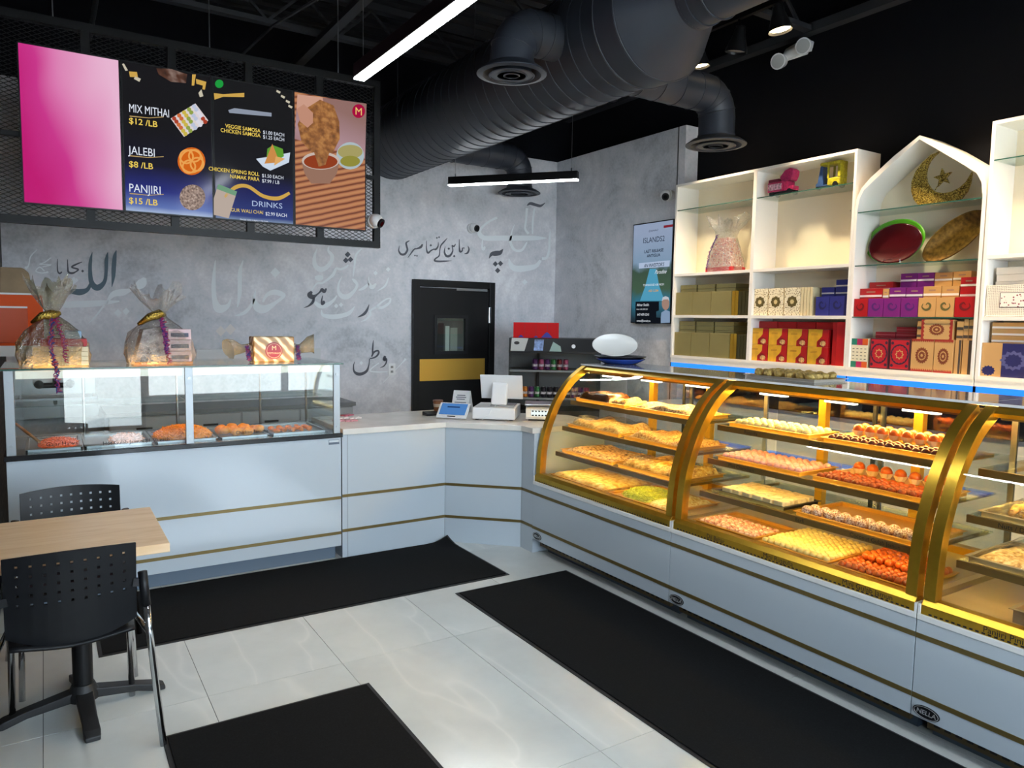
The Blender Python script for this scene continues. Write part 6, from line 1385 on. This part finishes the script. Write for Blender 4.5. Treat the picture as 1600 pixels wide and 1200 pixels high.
# ivory medallion boxes and blue boxes
def ivory(nt):
    v = N(nt, 'ShaderNodeTexVoronoi', Scale=75.0); nt.links.new(coords(nt), v.inputs['Vector']); return ramp(nt, v.outputs['Distance'], [(0.30, '#8a7346'), (0.38, '#efe4c4')], 'LINEAR')
IV = PATTERN('ivory_floral_card', ivory, 0.55); MED = M('olive_print', '#5d5023', 0.6); IVE = M('ivory_edge', '#e2d2a6', 0.55); MEDI = M('ivory_print', '#d9c48c', 0.6)
z0 = Z3+0.0005
for k, (xa, xb) in enumerate(((695, 822), (830, 958), (966, 1105))):
    y1, y0 = q2(xa, 400).y, q2(xb, 400).y
    o, F = gift('medallion_box', 'ivory floral box with an olive medallion, %s from the left' % ORD[k], y0+0.002, y1-0.002, z0, z0+0.225, 5.16, 0.045, IV, 'ivory medallion boxes')
    star(o, F, 0.5, 0.5, 0.22, 1.6, 8, MED, 0.16); star(o, F, 0.5, 0.5, 0.10, 1.5, 8, MEDI, 0.3, 0.0014)
for k in range(4):
    y1 = q2(1108+26*k, 400).y; gift('medallion_box', 'ivory box seen edge-on, %s after the medallion boxes' % ORD[k], y1-0.024, y1-0.001, z0, z0+0.225, 5.16, 0.19, IVE, 'ivory boxes edge-on')
y1, y0 = q2(1215, 400, 5.25).y, q2(1350, 400, 5.25).y; gift('medallion_box', 'ivory floral box half hidden behind the dark blue boxes', y0, y1, z0, z0+0.225, 5.362, 0.045, IV, 'ivory medallion boxes')
BLU = M('royal_blue_card', '#2c2f83', 0.45); BLD = M('dark_blue_print', '#1d1f57', 0.5); WB = M('white_band', '#e8e4de', 0.5)
for k, (xa, xb) in enumerate(((1236, 1352), (1356, 1485))):
    y1, y0 = q2(xa, 440).y, max(q2(xb, 440).y, 3.384)
    o, F = gift('blue_gift_box', 'royal blue paisley box standing on the %s in the ivory box bay' % ('left' if k == 0 else 'right'), y0+0.001, y1-0.001, z0, z0+(0.148 if k == 0 else 0.15), 5.16, 0.05, BLU, 'royal blue boxes'); paisley(o, F, BLD)
    for l in range(5 if k else 4): 
        o, F = gift('blue_gift_box', 'royal blue banded box, %s from the bottom behind the %s paisley box' % (ORD[l], 'left' if k == 0 else 'right'), y0+0.004, y1-0.004, z0+l*0.056, z0+l*0.056+0.055, 5.225, 0.13, BLU, 'royal blue boxes'); deco(o, 'band', [(0, 0.05), (1, 0.05), (1, 0.26), (0, 0.26)], F, WB)
# red and yellow boxes
YEL = M('yellow_print', '#d8a429', 0.45, noise=0.18, nscale=14); RDC = M('crimson_card', '#b01218', 0.42); RDD = M('dark_crimson_print', '#8a0d16', 0.5); SWT = M('sweet_picture', '#c9a46a', 0.5, noise=0.6, nscale=70)
z0 = Z0+0.0005; XE = [(668, 826), (830, 992), (996, 1166), (1170, 1345)]
for r in range(2):
    for k, (xa, xb) in enumerate(XE):
        y1, y0 = q2(xa, 760).y, q2(xb, 760).y
        o, F = gift('sweet_gift_box', 'red and yellow sweet box, %s from the left in the %s row' % (ORD[k], ('bottom', 'top')[r]), y0+0.0015, y1-0.0015, z0+r*0.139, z0+r*0.139+0.138, 5.16, 0.20, RDC, 'red and yellow sweet boxes')
        deco(o, 'yellow_panel', [(0.0, 0.0), (0.45, 0.0), (0.45, 0.3), (0.58, 0.45), (0.70, 0.62), (0.72, 1.0), (0.0, 1.0)], F, YEL)
        star(o, F, 0.70, 0.24, 0.22, 0.95, 12, RDD, 0.0, 0.0012); star(o, F, 0.76, 0.20, 0.17, 0.95, 9, SWT, 0.2, 0.0016, 'sweet_picture')
        for dv in (0.72, 0.66): deco(o, 'print', [(0.15, dv), (0.48, dv), (0.48, dv+0.03), (0.15, dv+0.03)], F, M('gold_print', '#a8731c', 0.5), 0.0012)
for k in range(4):
    y1, y0 = q2(755+165*k, 580, 5.25).y, q2(755+165*k+160, 580, 5.25).y
    if y0 < 3.47: y0 = 3.47
    gift('red_gift_box', 'flat red box, %s from the left atop the red and yellow boxes' % ORD[k], y0, y1-0.002, z0+0.2785, z0+0.335, 5.24, 0.12, RDC, 'flat red boxes')
y1, y0 = q2(1375, 740).y, q2(1412, 740).y; gift('red_gift_box', 'tall red box seen edge-on beside the red and yellow boxes', y0, y1, z0, z0+0.335, 5.17, 0.2, RDC, 'tall red boxes'); gift('red_gift_box', 'tall red box at the right end of the red and yellow boxes', 3.384, y0-0.001, z0, z0+0.338, 5.165, 0.2, M('bright_crimson_card', '#c3161c', 0.42), 'tall red boxes')
# arched shelf: paisley boxes
PUR = M('purple_card', '#7a1a78', 0.45); TAN = M('kraft_card', '#cf9d5e', 0.55); TAND = M('olive_ink', '#5f5a2e', 0.6); PURD = M('violet_ink', '#4c1a6a', 0.5); KRD = M('dark_red_ink', '#6e0c14', 0.5)
zb = AG[2]+0.0005
for k, (xa, xb, mt, ink, cn) in enumerate(((122, 244, RDC, KRD, 'red'), (246, 370, PUR, PURD, 'purple'), (373, 510, PUR, PURD, 'purple'), (513, 652, PUR, PURD, 'purple'), (656, 799, TAN, TAND, 'tan'), (801, 948, TAN, TAND, 'tan'), (951, 1115, RDC, KRD, 'red'))):
    y1, y0 = q3s(xa, 530).y, q3s(xb, 530).y
    o, F = gift('paisley_gift_box', '%s paisley box, %s from the left in the front row of the arched shelf' % (cn, ORD[k]), max(y0, ya+0.024)+0.001, min(y1, yb-0.024)-0.001, zb, zb+0.132, 5.15, 0.055, mt, 'paisley boxes'); paisley(o, F, ink, -1 if k in (0, 4) else 1)
def stack(xa, xb, ytop, X, dep, mt, cn, where):
    y1, y0 = min(q3s(xa, 400, X).y, yb-0.025), max(q3s(xb, 400, X).y, ya+0.025); zt_ = q3s((xa+xb)/2, ytop, X).z; n = max(1, round((zt_-zb)/0.062)); h = (zt_-zb)/n
    for l in range(n):
        o, F = gift('banded_gift_box', '%s box with a pale band, %s from the bottom of the %s' % (cn, ORD[l], where), y0+0.0015, y1-0.0015, zb+l*h, zb+l*h+h-0.001, X, dep, mt, 'banded boxes on the arched shelf')
        deco(o, 'band', [(0, 0.08), (1, 0.08), (1, 0.30), (0, 0.30)], F, WB); 
        if l == n-1: deco(o, 'print', [(0.3, 0.55), (0.7, 0.55), (0.7, 0.68), (0.3, 0.68)], F, M('faded_print', '#a8806a', 0.6), 0.001)
stack(160, 358, 368, 5.215, 0.09, RDC, 'red', 'left red stack'); stack(250, 443, 316, 5.315, 0.095, RDC, 'red', 'rear left red stack'); stack(362, 412, 372, 5.215, 0.09, TAN, 'tan', 'narrow tan stack')
stack(416, 550, 360, 5.215, 0.09, PUR, 'purple', 'left front purple stack'); stack(552, 690, 358, 5.215, 0.09, PUR, 'purple', 'right front purple stack'); stack(500, 634, 245, 5.315, 0.095, PUR, 'purple', 'left rear purple stack'); stack(637, 774, 240, 5.315, 0.095, PUR, 'purple', 'right rear purple stack')
stack(692, 838, 350, 5.215, 0.09, TAN, 'tan', 'left front tan stack'); stack(840, 985, 348, 5.215, 0.09, TAN, 'tan', 'right front tan stack'); stack(777, 923, 238, 5.315, 0.095, TAN, 'tan', 'left rear tan stack'); stack(926, 1075, 228, 5.315, 0.095, TAN, 'tan', 'right rear tan stack'); stack(990, 1130, 275, 5.215, 0.09, RDC, 'red', 'right-hand red stack')
# arched shelf: bottom row
zb = Z0+0.0005
y1, y0 = q3s(84, 900).y, q3s(243, 900).y; y1 = min(y1, yb-0.024)
o, F = gift('block_print_box', 'colourful block-print box in the corner of the arched shelf', y0, y1, zb, zb+0.215, 5.15, 0.06, M('ivory_card', '#ece2c4', 0.5), None)
for i, c_ in enumerate(('#1f7f68', '#b01f5c', '#cf5a1e')):
    for v0, v1 in ((0.0, 0.21), (0.78, 1.0)): deco(o, 'colour_block', [(i/3, v0), ((i+1)/3, v0), ((i+1)/3, v1), (i/3, v1)], F, M('block_%d' % i, c_, 0.5))
for i in range(4):
    for j in range(4): deco(o, 'print', [(0.08+0.24*i, 0.28+0.12*j), (0.2+0.24*i, 0.28+0.12*j), (0.2+0.24*i, 0.30+0.12*j), (0.08+0.24*i, 0.30+0.12*j)], F, INK, 0.0012)
MAR = M('dark_maroon_card', '#4a1f2c', 0.5); MR = M('mandala_red', '#b8182a', 0.5); MN = M('mandala_navy', '#39213a', 0.5); MG = M('mandala_gold', '#c9a060', 0.5)
for k, (xa, xb) in enumerate(((260, 417), (421, 592))):
    y1, y0 = q3s(xa, 900).y, q3s(xb, 900).y
    o, F = gift('mandala_box', 'dark maroon box with a red mandala, %s of the pair' % ('left' if k == 0 else 'right'), y0+0.001, y1-0.001, zb, zb+0.222, 5.15, 0.06, MAR, 'maroon mandala boxes')
    deco(o, 'red_panel', [(0.06, 0.04), (0.94, 0.04), (0.94, 0.96), (0.06, 0.96)], F, MR); star(o, F, 0.5, 0.5, 0.33, 1.32, 16, MN, 0.0, 0.0012); star(o, F, 0.5, 0.5, 0.29, 1.32, 16, MR, 0.08, 0.0016); star(o, F, 0.5, 0.5, 0.17, 1.32, 8, MG, 0.3, 0.002); star(o, F, 0.5, 0.5, 0.12, 1.3, 8, MR, 0.3, 0.0024)
    for u_, v_ in ((0.14, 0.14), (0.86, 0.14), (0.14, 0.86), (0.86, 0.86)): star(o, F, u_, v_, 0.06, 1.3, 6, MN, 0.2, 0.0016)
KRF = M('tan_kraft_card', '#c79b62', 0.55); BRN = M('brown_ink', '#7a3a1e', 0.6)
def sunflower(o, F, asp, cu=0.5, cv=0.5, r=0.26):
    star(o, F, cu, cv, r, asp, 18, BRN, 0.16); star(o, F, cu, cv, r*0.62, asp, 18, KRF, 0.12, 0.0014); star(o, F, cu, cv, r*0.5, asp, 12, BRN, 0.2, 0.0018); star(o, F, cu, cv, r*0.2, asp, 12, KRF, 0.2, 0.0022)
for k, (xa, xb) in enumerate(((597, 780), (784, 940))):
    y1, y0 = q3s(xa, 900).y, q3s(xb, 900).y
    o, F = gift('sunburst_box', 'kraft box with a brown sunburst, %s of the pair in the bottom row' % ('left' if k == 0 else 'right'), y0+0.001, y1-0.001, zb, zb+0.226, 5.15, 0.06, KRF, 'kraft sunburst boxes'); sunflower(o, F, 1.2)
    for v_ in (0.0, 0.9): deco(o, 'border_print', [(0.0, v_+0.0)]+[(i/24, v_+(0.10 if i % 2 else 0.04)) for i in range(25)]+[(1.0, v_+0.0)] if v_ == 0 else [(0.0, 1.0)]+[(i/24, 1.0-(0.10 if i % 2 else 0.04)) for i in range(25)]+[(1.0, 1.0)], F, M('red_ink', '#9c2a22', 0.6), 0.001)
for k, (xa, xb) in enumerate(((945, 1000), (1008, 1090))):
    y1, y0 = q3s(xa, 900).y, max(q3s(xb, 900).y, ya+0.024)
    o, F = gift('sunburst_box', 'kraft box seen edge-on, %s of the two at the end of the bottom row' % ('left' if k == 0 else 'right'), y0+0.001, y1-0.001, zb, zb+0.226, 5.16, 0.2, KRF, 'kraft boxes edge-on'); deco(o, 'dark_band', [(0.62, 0), (0.95, 0), (0.95, 1), (0.62, 1)], F, M('dark_band', '#4a3f3a', 0.6))
zu = zb+0.2265
y1, y0 = q3s(682, 700).y, q3s(938, 700).y
o, F = gift('sunburst_box', 'kraft sunburst box lying sideways on top of the pair below', y0, y1, zu, zu+0.135, 5.15, 0.055, KRF, 'kraft sunburst boxes'); sunflower(o, F, 0.85, r=0.30)
for u0, u1 in ((0.0, 0.11), (0.89, 1.0)): deco(o, 'border_print', [(u0, 0), (u1, 0)]+[(u1-(0.04 if i % 2 else 0.0) if u0 == 0 else u1, i/10) for i in range(11)]+[(u0, 1)]+([(u0+(0.04 if i % 2 else 0.0), i/10) for i in range(10, -1, -1)] if u0 > 0.5 else []), F, M('red_ink', '#9c2a22', 0.6), 0.001)
for (xa, xb, h, w) in ((642, 678, 0.125, 'left'), (965, 1018, 0.125, 'right'), (1022, 1060, 0.14, 'far right'), (1064, 1100, 0.14, 'farthest right')):
    y1, y0 = q3s(xa, 700).y, max(q3s(xb, 700).y, ya+0.024)
    o, F = gift('kraft_gift_box', 'small kraft box with dark stripes %s of the upper sunburst box' % w, y0, y1, zu, zu+h, 5.16, 0.16, KRF, 'small kraft boxes')
    for v_ in (0.1, 0.55): deco(o, 'dark_band', [(0, v_), (1, v_), (1, v_+0.14), (0, v_+0.14)], F, M('dark_band', '#4a3f3a', 0.6))
CRB = M('crimson_flat_card', '#9c1c2a', 0.45)
for k, (xa, xb, n) in enumerate(((302, 466, 7), (470, 634, 8))):
    y1, y0 = q3s(xa, 740, 5.24).y, q3s(xb, 740, 5.24).y
    for l in range(n):
        o, F = gift('flat_red_box', 'flat crimson box, %s from the bottom of the %s stack behind the mandala boxes' % (ORD[l], ('left', 'right')[k]), y0+0.001, y1-0.001, zb+l*0.0385, zb+l*0.0385+0.0378, 5.24, 0.16, CRB, 'flat crimson boxes'); deco(o, 'gold_line', [(0, 0.42), (1, 0.42), (1, 0.54), (0, 0.54)], F, M('rose_line', '#c9606a', 0.5))
# shelf at the right edge
yR = 2.416; NAV = M('navy_print', '#23245e', 0.5)
o, F = gift('navy_mandala_box', 'tan box with a navy mandala band at the bottom right', 2.06, yR, zb, zb+0.215, 5.15, 0.06, KRF, None)
deco(o, 'navy_band', [(0.34, 0), (0.72, 0), (0.72, 1), (0.34, 1)], F, NAV); star(o, F, 0.53, 0.5, 0.30, 0.75, 12, M('navy_light_print', '#5a5a8c', 0.5), 0.2, 0.0012); star(o, F, 0.53, 0.5, 0.20, 0.75, 12, NAV, 0.2, 0.0016)
star(o, F, 0.13, 0.17, 0.16, 0.75, 12, NAV, 0.2, 0.001); star(o, F, 0.88, 0.84, 0.14, 0.75, 12, NAV, 0.2, 0.001)
o, F = gift('navy_mandala_box', 'tan box with a navy print cut off at the right edge', 1.68, 2.057, zb, zb+0.215, 5.15, 0.06, KRF, None); deco(o, 'navy_band', [(0.34, 0), (0.72, 0), (0.72, 1), (0.34, 1)], F, NAV)
for l in range(8):
    o, F = gift('cream_gift_box', 'tan and cream layered box, %s from the bottom behind the navy mandala box' % ORD[l], 1.95, yR-0.02, zb+l*0.0435, zb+l*0.0435+0.0428, 5.22, 0.18, TAN if l % 2 else KRF, 'tan layered boxes'); deco(o, 'band', [(0, 0.1), (1, 0.1), (1, 0.4), (0, 0.4)], F, WB)
z0 = Z3+0.0005
def dots(nt):
    v = N(nt, 'ShaderNodeTexVoronoi', Scale=95.0); v.inputs['Randomness'].default_value = 0.15; nt.links.new(coords(nt), v.inputs['Vector']); return ramp(nt, v.outputs['Distance'], [(0.22, '#6a5a4c'), (0.30, '#efe6d6')])
o, F = gift('dotted_gift_box', 'cream dotted box with a printed panel on the right-hand shelf', 1.95, yR-0.005, z0, z0+0.20, 5.15, 0.06, PATTERN('cream_dotted_card', dots, 0.5), None)
def petals(nt):
    v = N(nt, 'ShaderNodeTexVoronoi', Scale=60.0); nt.links.new(coords(nt), v.inputs['Vector']); return ramp(nt, v.outputs['Distance'], [(0.25, '#8a2a3a'), (0.34, '#f2ebe0')])
deco(o, 'dark_border', [(0.17, 0.28), (1.0, 0.28), (1.0, 0.76), (0.17, 0.76)], F, M('dark_band', '#4a3f3a', 0.6)); deco(o, 'floral_panel', [(0.18, 0.30), (1.0, 0.30), (1.0, 0.74), (0.18, 0.74)], F, PATTERN('floral_panel', petals, 0.5), 0.0012)
for l in range(7): gift('cream_gift_box', 'plain cream box, %s from the bottom behind the dotted box' % ORD[l], 1.95, yR-0.02-0.004*(l % 2), z0+l*0.045, z0+l*0.045+0.044, 5.22, 0.18, M('plain_cream_card', '#efe2cf', 0.5), 'plain cream boxes')

# ---------------------------------------------------------------- showpieces
def q4s(x, y, X): return meas(1310+x/4.8, 180+y/4.8, 0, X)
# crescent and star on the upper glass of the arch
GLIT = PATTERN('gold_glitter', lambda nt: ramp(nt, (lambda v: (nt.links.new(coords(nt), v.inputs['Vector']), v.outputs['Color'])[1])(N(nt, 'ShaderNodeTexVoronoi', Scale=190.0)), [(0.2, '#4f3f12'), (0.5, '#9a7d2c'), (0.75, '#e0c766')]), 0.3, 0.5)
X = 5.30
OUT = [(755,262),(690,290),(630,345),(580,410),(548,490),(545,560),(565,625),(600,665),(700,668),(790,668),(860,650),(920,615),(965,560),(990,490),(1000,415)]
INN = [(985,440),(955,490),(905,535),(850,562),(790,575),(730,565),(690,535),(662,490),(655,440),(662,390),(685,335),(720,295)]
P = [q4s(x, y, X) for x, y in OUT+INN]; zs_ = min(p.z for p in P); dz_ = AG[0]-zs_
cr = thing('crescent_ornament', 'gold glitter crescent moon with a star under the arch', 'ornament', (X, 2.9, AG[0]))
MB().prism([(p.y, p.z+dz_) for p in P], 0, X, X+0.02).build('crescent', GLIT, cr, world=True)
c = q4s(783, 457, X)
MB().prism([(c.y+(0.065 if k % 2 == 0 else 0.027)*math.sin(PI*k/5+0.15), c.z+dz_+(0.065 if k % 2 == 0 else 0.027)*math.cos(PI*k/5+0.15)) for k in range(10)], 0, X-0.004, X+0.012).build('star', GLIT, cr, world=True)
b = q4s(722, 552, X); MB().tube([(X+0.005, c.y+0.02, c.z+dz_-0.03), (X+0.005, b.y, b.z+dz_)], 0.003, 6).build('star_stem', GLIT, cr, world=True)
# plates on the middle glass
def oval(name, label, cpx, cpy, ry, rz, mat, X, tilt, roll=0.0, rim=None, zmin=None, th=0.02):
    c = q4s(cpx, cpy, X); m = MB(); n = 48; v = []
    for (q, x) in ((0.0, 0.010), (0.68, 0.010), (0.93, -0.006), (1.0, -0.008), (1.0, -0.002), (0.70, th), (0.0, th)):
        for k in range(n):
            a = 2*PI*k/n; v.append((x, ry*q*math.cos(a), rz*q*math.sin(a)))
    m.add(v, [(i*n+k, i*n+(k+1) % n, (i+1)*n+(k+1) % n, (i+1)*n+k) for i in range(6) for k in range(n)])
    R_ = Matrix.Rotation(tilt, 4, 'Y') @ Matrix.Rotation(roll, 4, 'X'); m.v = [tuple(R_ @ Vector(p)) for p in m.v]
    lo = min(p[2] for p in m.v)
    return one(name, m, mat, label, 'plate', (X, c.y, (zmin if zmin else AG[1])-lo+0.0005), world=False, smooth=True), c
oval('oval_plate', 'bright green oval plate behind the maroon plate', 425, 935, 0.222, 0.168, M('lime_green_ceramic', '#4f9a1c', 0.3), 5.315, 0.25, zmin=AG[1]+0.012)
o, c = oval('oval_plate', 'glossy maroon oval plate on a wire stand in the arched shelf', 425, 950, 0.20, 0.150, M('maroon_ceramic', '#3c060c', 0.2), 5.262, 0.25, zmin=AG[1]+0.008)
st = thing('plate_stand', 'thin wire stand holding the maroon plate', 'plate stand', (5.2, c.y, AG[1]))
a, b = q4s(342, 1090, 5.215).y, q4s(465, 1090, 5.215).y
MB().tube([(5.215, a, AG[1]+0.002), (5.21, a, AG[1]+0.035), (5.21, b, AG[1]+0.035), (5.215, b, AG[1]+0.002)], 0.0025, 6).build('front_wire', CHROME, st, world=True)
for y in (a, b): MB().tube([(5.215, y, AG[1]+0.003), (5.40, y, AG[1]+0.003)], 0.0025, 6).build('foot_wire', CHROME, st, world=True)
oval('oval_tray', 'bronze mottled oval tray leaning to the side in the arched shelf', 868, 912, 0.235, 0.115, M('bronze_mottle', '#7a5c26', 0.3, 0.6, noise=0.5, nscale=40), 5.29, 0.15, roll=math.radians(-38))
# hamper in the first bay
c = Vector((5.27, meas(1127, 420, 0, 5.22).y, Z2))
hp = thing('gift_hamper', 'tall pink floral hamper in clear cellophane on the wall shelf', 'gift hamper', tuple(c))
def flor(nt):
    n = N(nt, 'ShaderNodeTexNoise', Scale=75.0, Detail=3.0); nt.links.new(coords(nt), n.inputs['Vector']); return ramp(nt, n.outputs['Fac'], [(0.36, '#a8405a'), (0.46, '#d79a8c'), (0.56, '#e6c9b4'), (0.66, '#7d86a8')])
FLO = PATTERN('pink_floral_card', flor, 0.5)
for k, w in enumerate((0.135, 0.125, 0.113, 0.10, 0.085, 0.07, 0.05)):
    MB().box(c.x-0.09+0.006*k, c.x+0.09-0.004*k, c.y-w*1.15, c.y+w*1.15, Z2+0.0005+k*0.044, Z2+k*0.044+0.043).build('floral_box', RED if k == 0 else FLO, hp, world=True, bevel=0.004)
wrap_shell(c, [(0.165, 0.001), (0.16, 0.10), (0.13, 0.22), (0.095, 0.32), (0.10, 0.37), (0.135, 0.42), (0.15, 0.47)], 0.72, 1.0, 5, ruff=0.05).build('cellophane_wrap', CELLO2, hp, world=True)
ribbon_curl([RP, RB], [(c.x-0.06, c.y+0.06, Z2+0.33), (c.x-0.11, c.y+0.10, Z2+0.18), (c.x-0.12, c.y+0.12, Z2+0.03)], hp, 6)
# toy vehicles on the upper glass
c = Vector((5.24, meas(1222, 300, 0, 5.24).y, ZGL))
tk = thing('toy_truck', 'pink decorated toy truck on the upper glass shelf', 'toy', tuple(c), rz=0.0)
PK, PKD = M('pink_enamel', '#b5285c', 0.35, noise=0.3, nscale=70), M('deep_pink_enamel', '#7a1638', 0.4)
MB().box(-0.05, 0.05, -0.04, 0.11, 0.035, 0.115).build('cargo_bed', PK, tk, bevel=0.004); MB().box(-0.053, -0.05, -0.03, 0.10, 0.05, 0.10).build('painted_side', M('painted_panel', '#d9a0b0', 0.5, noise=0.7, nscale=60), tk)
MB().box(-0.048, 0.048, 0.0, 0.105, 0.115, 0.14).build('cargo_cover', PKD, tk, bevel=0.004); MB().box(-0.045, 0.045, -0.09, -0.04, 0.035, 0.11).build('cab', PK, tk, bevel=0.006); MB().box(-0.04, 0.04, -0.135, -0.09, 0.035, 0.07).build('bonnet', PK, tk, bevel=0.008)
MB().prism([(-0.11, 0.11), (-0.02, 0.11), (0.0, 0.15), (-0.05, 0.20), (-0.10, 0.215), (-0.135, 0.19), (-0.13, 0.15)], 0, -0.045, 0.045).build('crown_panel', PK, tk, bevel=0.01)
for x in (-0.046, 0.034):
    for y in (-0.10, 0.07): MB().cyl((x, y, 0.024), (x+0.012, y, 0.024), 0.024, n=16).build('wheel', BLACKP, tk)
MB().box(-0.035, 0.035, -0.12, 0.10, 0.02, 0.035).build('chassis', BLACKP, tk)
c = Vector((5.24, meas(1298, 285, 0, 5.24).y, ZGL))
rk = thing('toy_rickshaw', 'blue and yellow toy auto rickshaw on the upper glass shelf', 'toy', tuple(c))
YG_, BG_ = M('yellow_enamel', '#a8a026', 0.35, noise=0.35, nscale=60), M('blue_enamel', '#2f4a78', 0.35, noise=0.2, nscale=60)
MB().box(-0.045, 0.045, -0.11, 0.0, 0.02, 0.075).build('rear_body', YG_, rk, bevel=0.006); MB().box(-0.045, 0.045, -0.11, -0.085, 0.075, 0.18).build('rear_wall', YG_, rk, bevel=0.004); MB().box(-0.048, 0.048, -0.112, 0.07, 0.175, 0.20).build('roof', YG_, rk, bevel=0.008)
for x in (-0.042, 0.034): MB().box(x, x+0.008, -0.01, 0.006, 0.075, 0.176).build('door_post', YG_, rk)
MB().prism([(0.04, 0.02), (0.095, 0.02), (0.085, 0.08), (0.07, 0.176), (0.055, 0.176)], 0, -0.04, 0.04).build('front_shield', BG_, rk, bevel=0.004); MB().box(-0.04, 0.04, -0.01, 0.05, 0.02, 0.03).build('footboard', BG_, rk)
MB().prism([(0.09, 0.03), (0.125, 0.03), (0.12, 0.05), (0.095, 0.06)], 0, -0.014, 0.014).build('mudguard', BG_, rk)
for (x, y, r) in ((-0.006, 0.105, 0.022), (-0.05, -0.07, 0.022), (0.038, -0.07, 0.022)): MB().cyl((x, y, r), (x+0.012, y, r), r, n=16).build('wheel', BLACKP, rk)
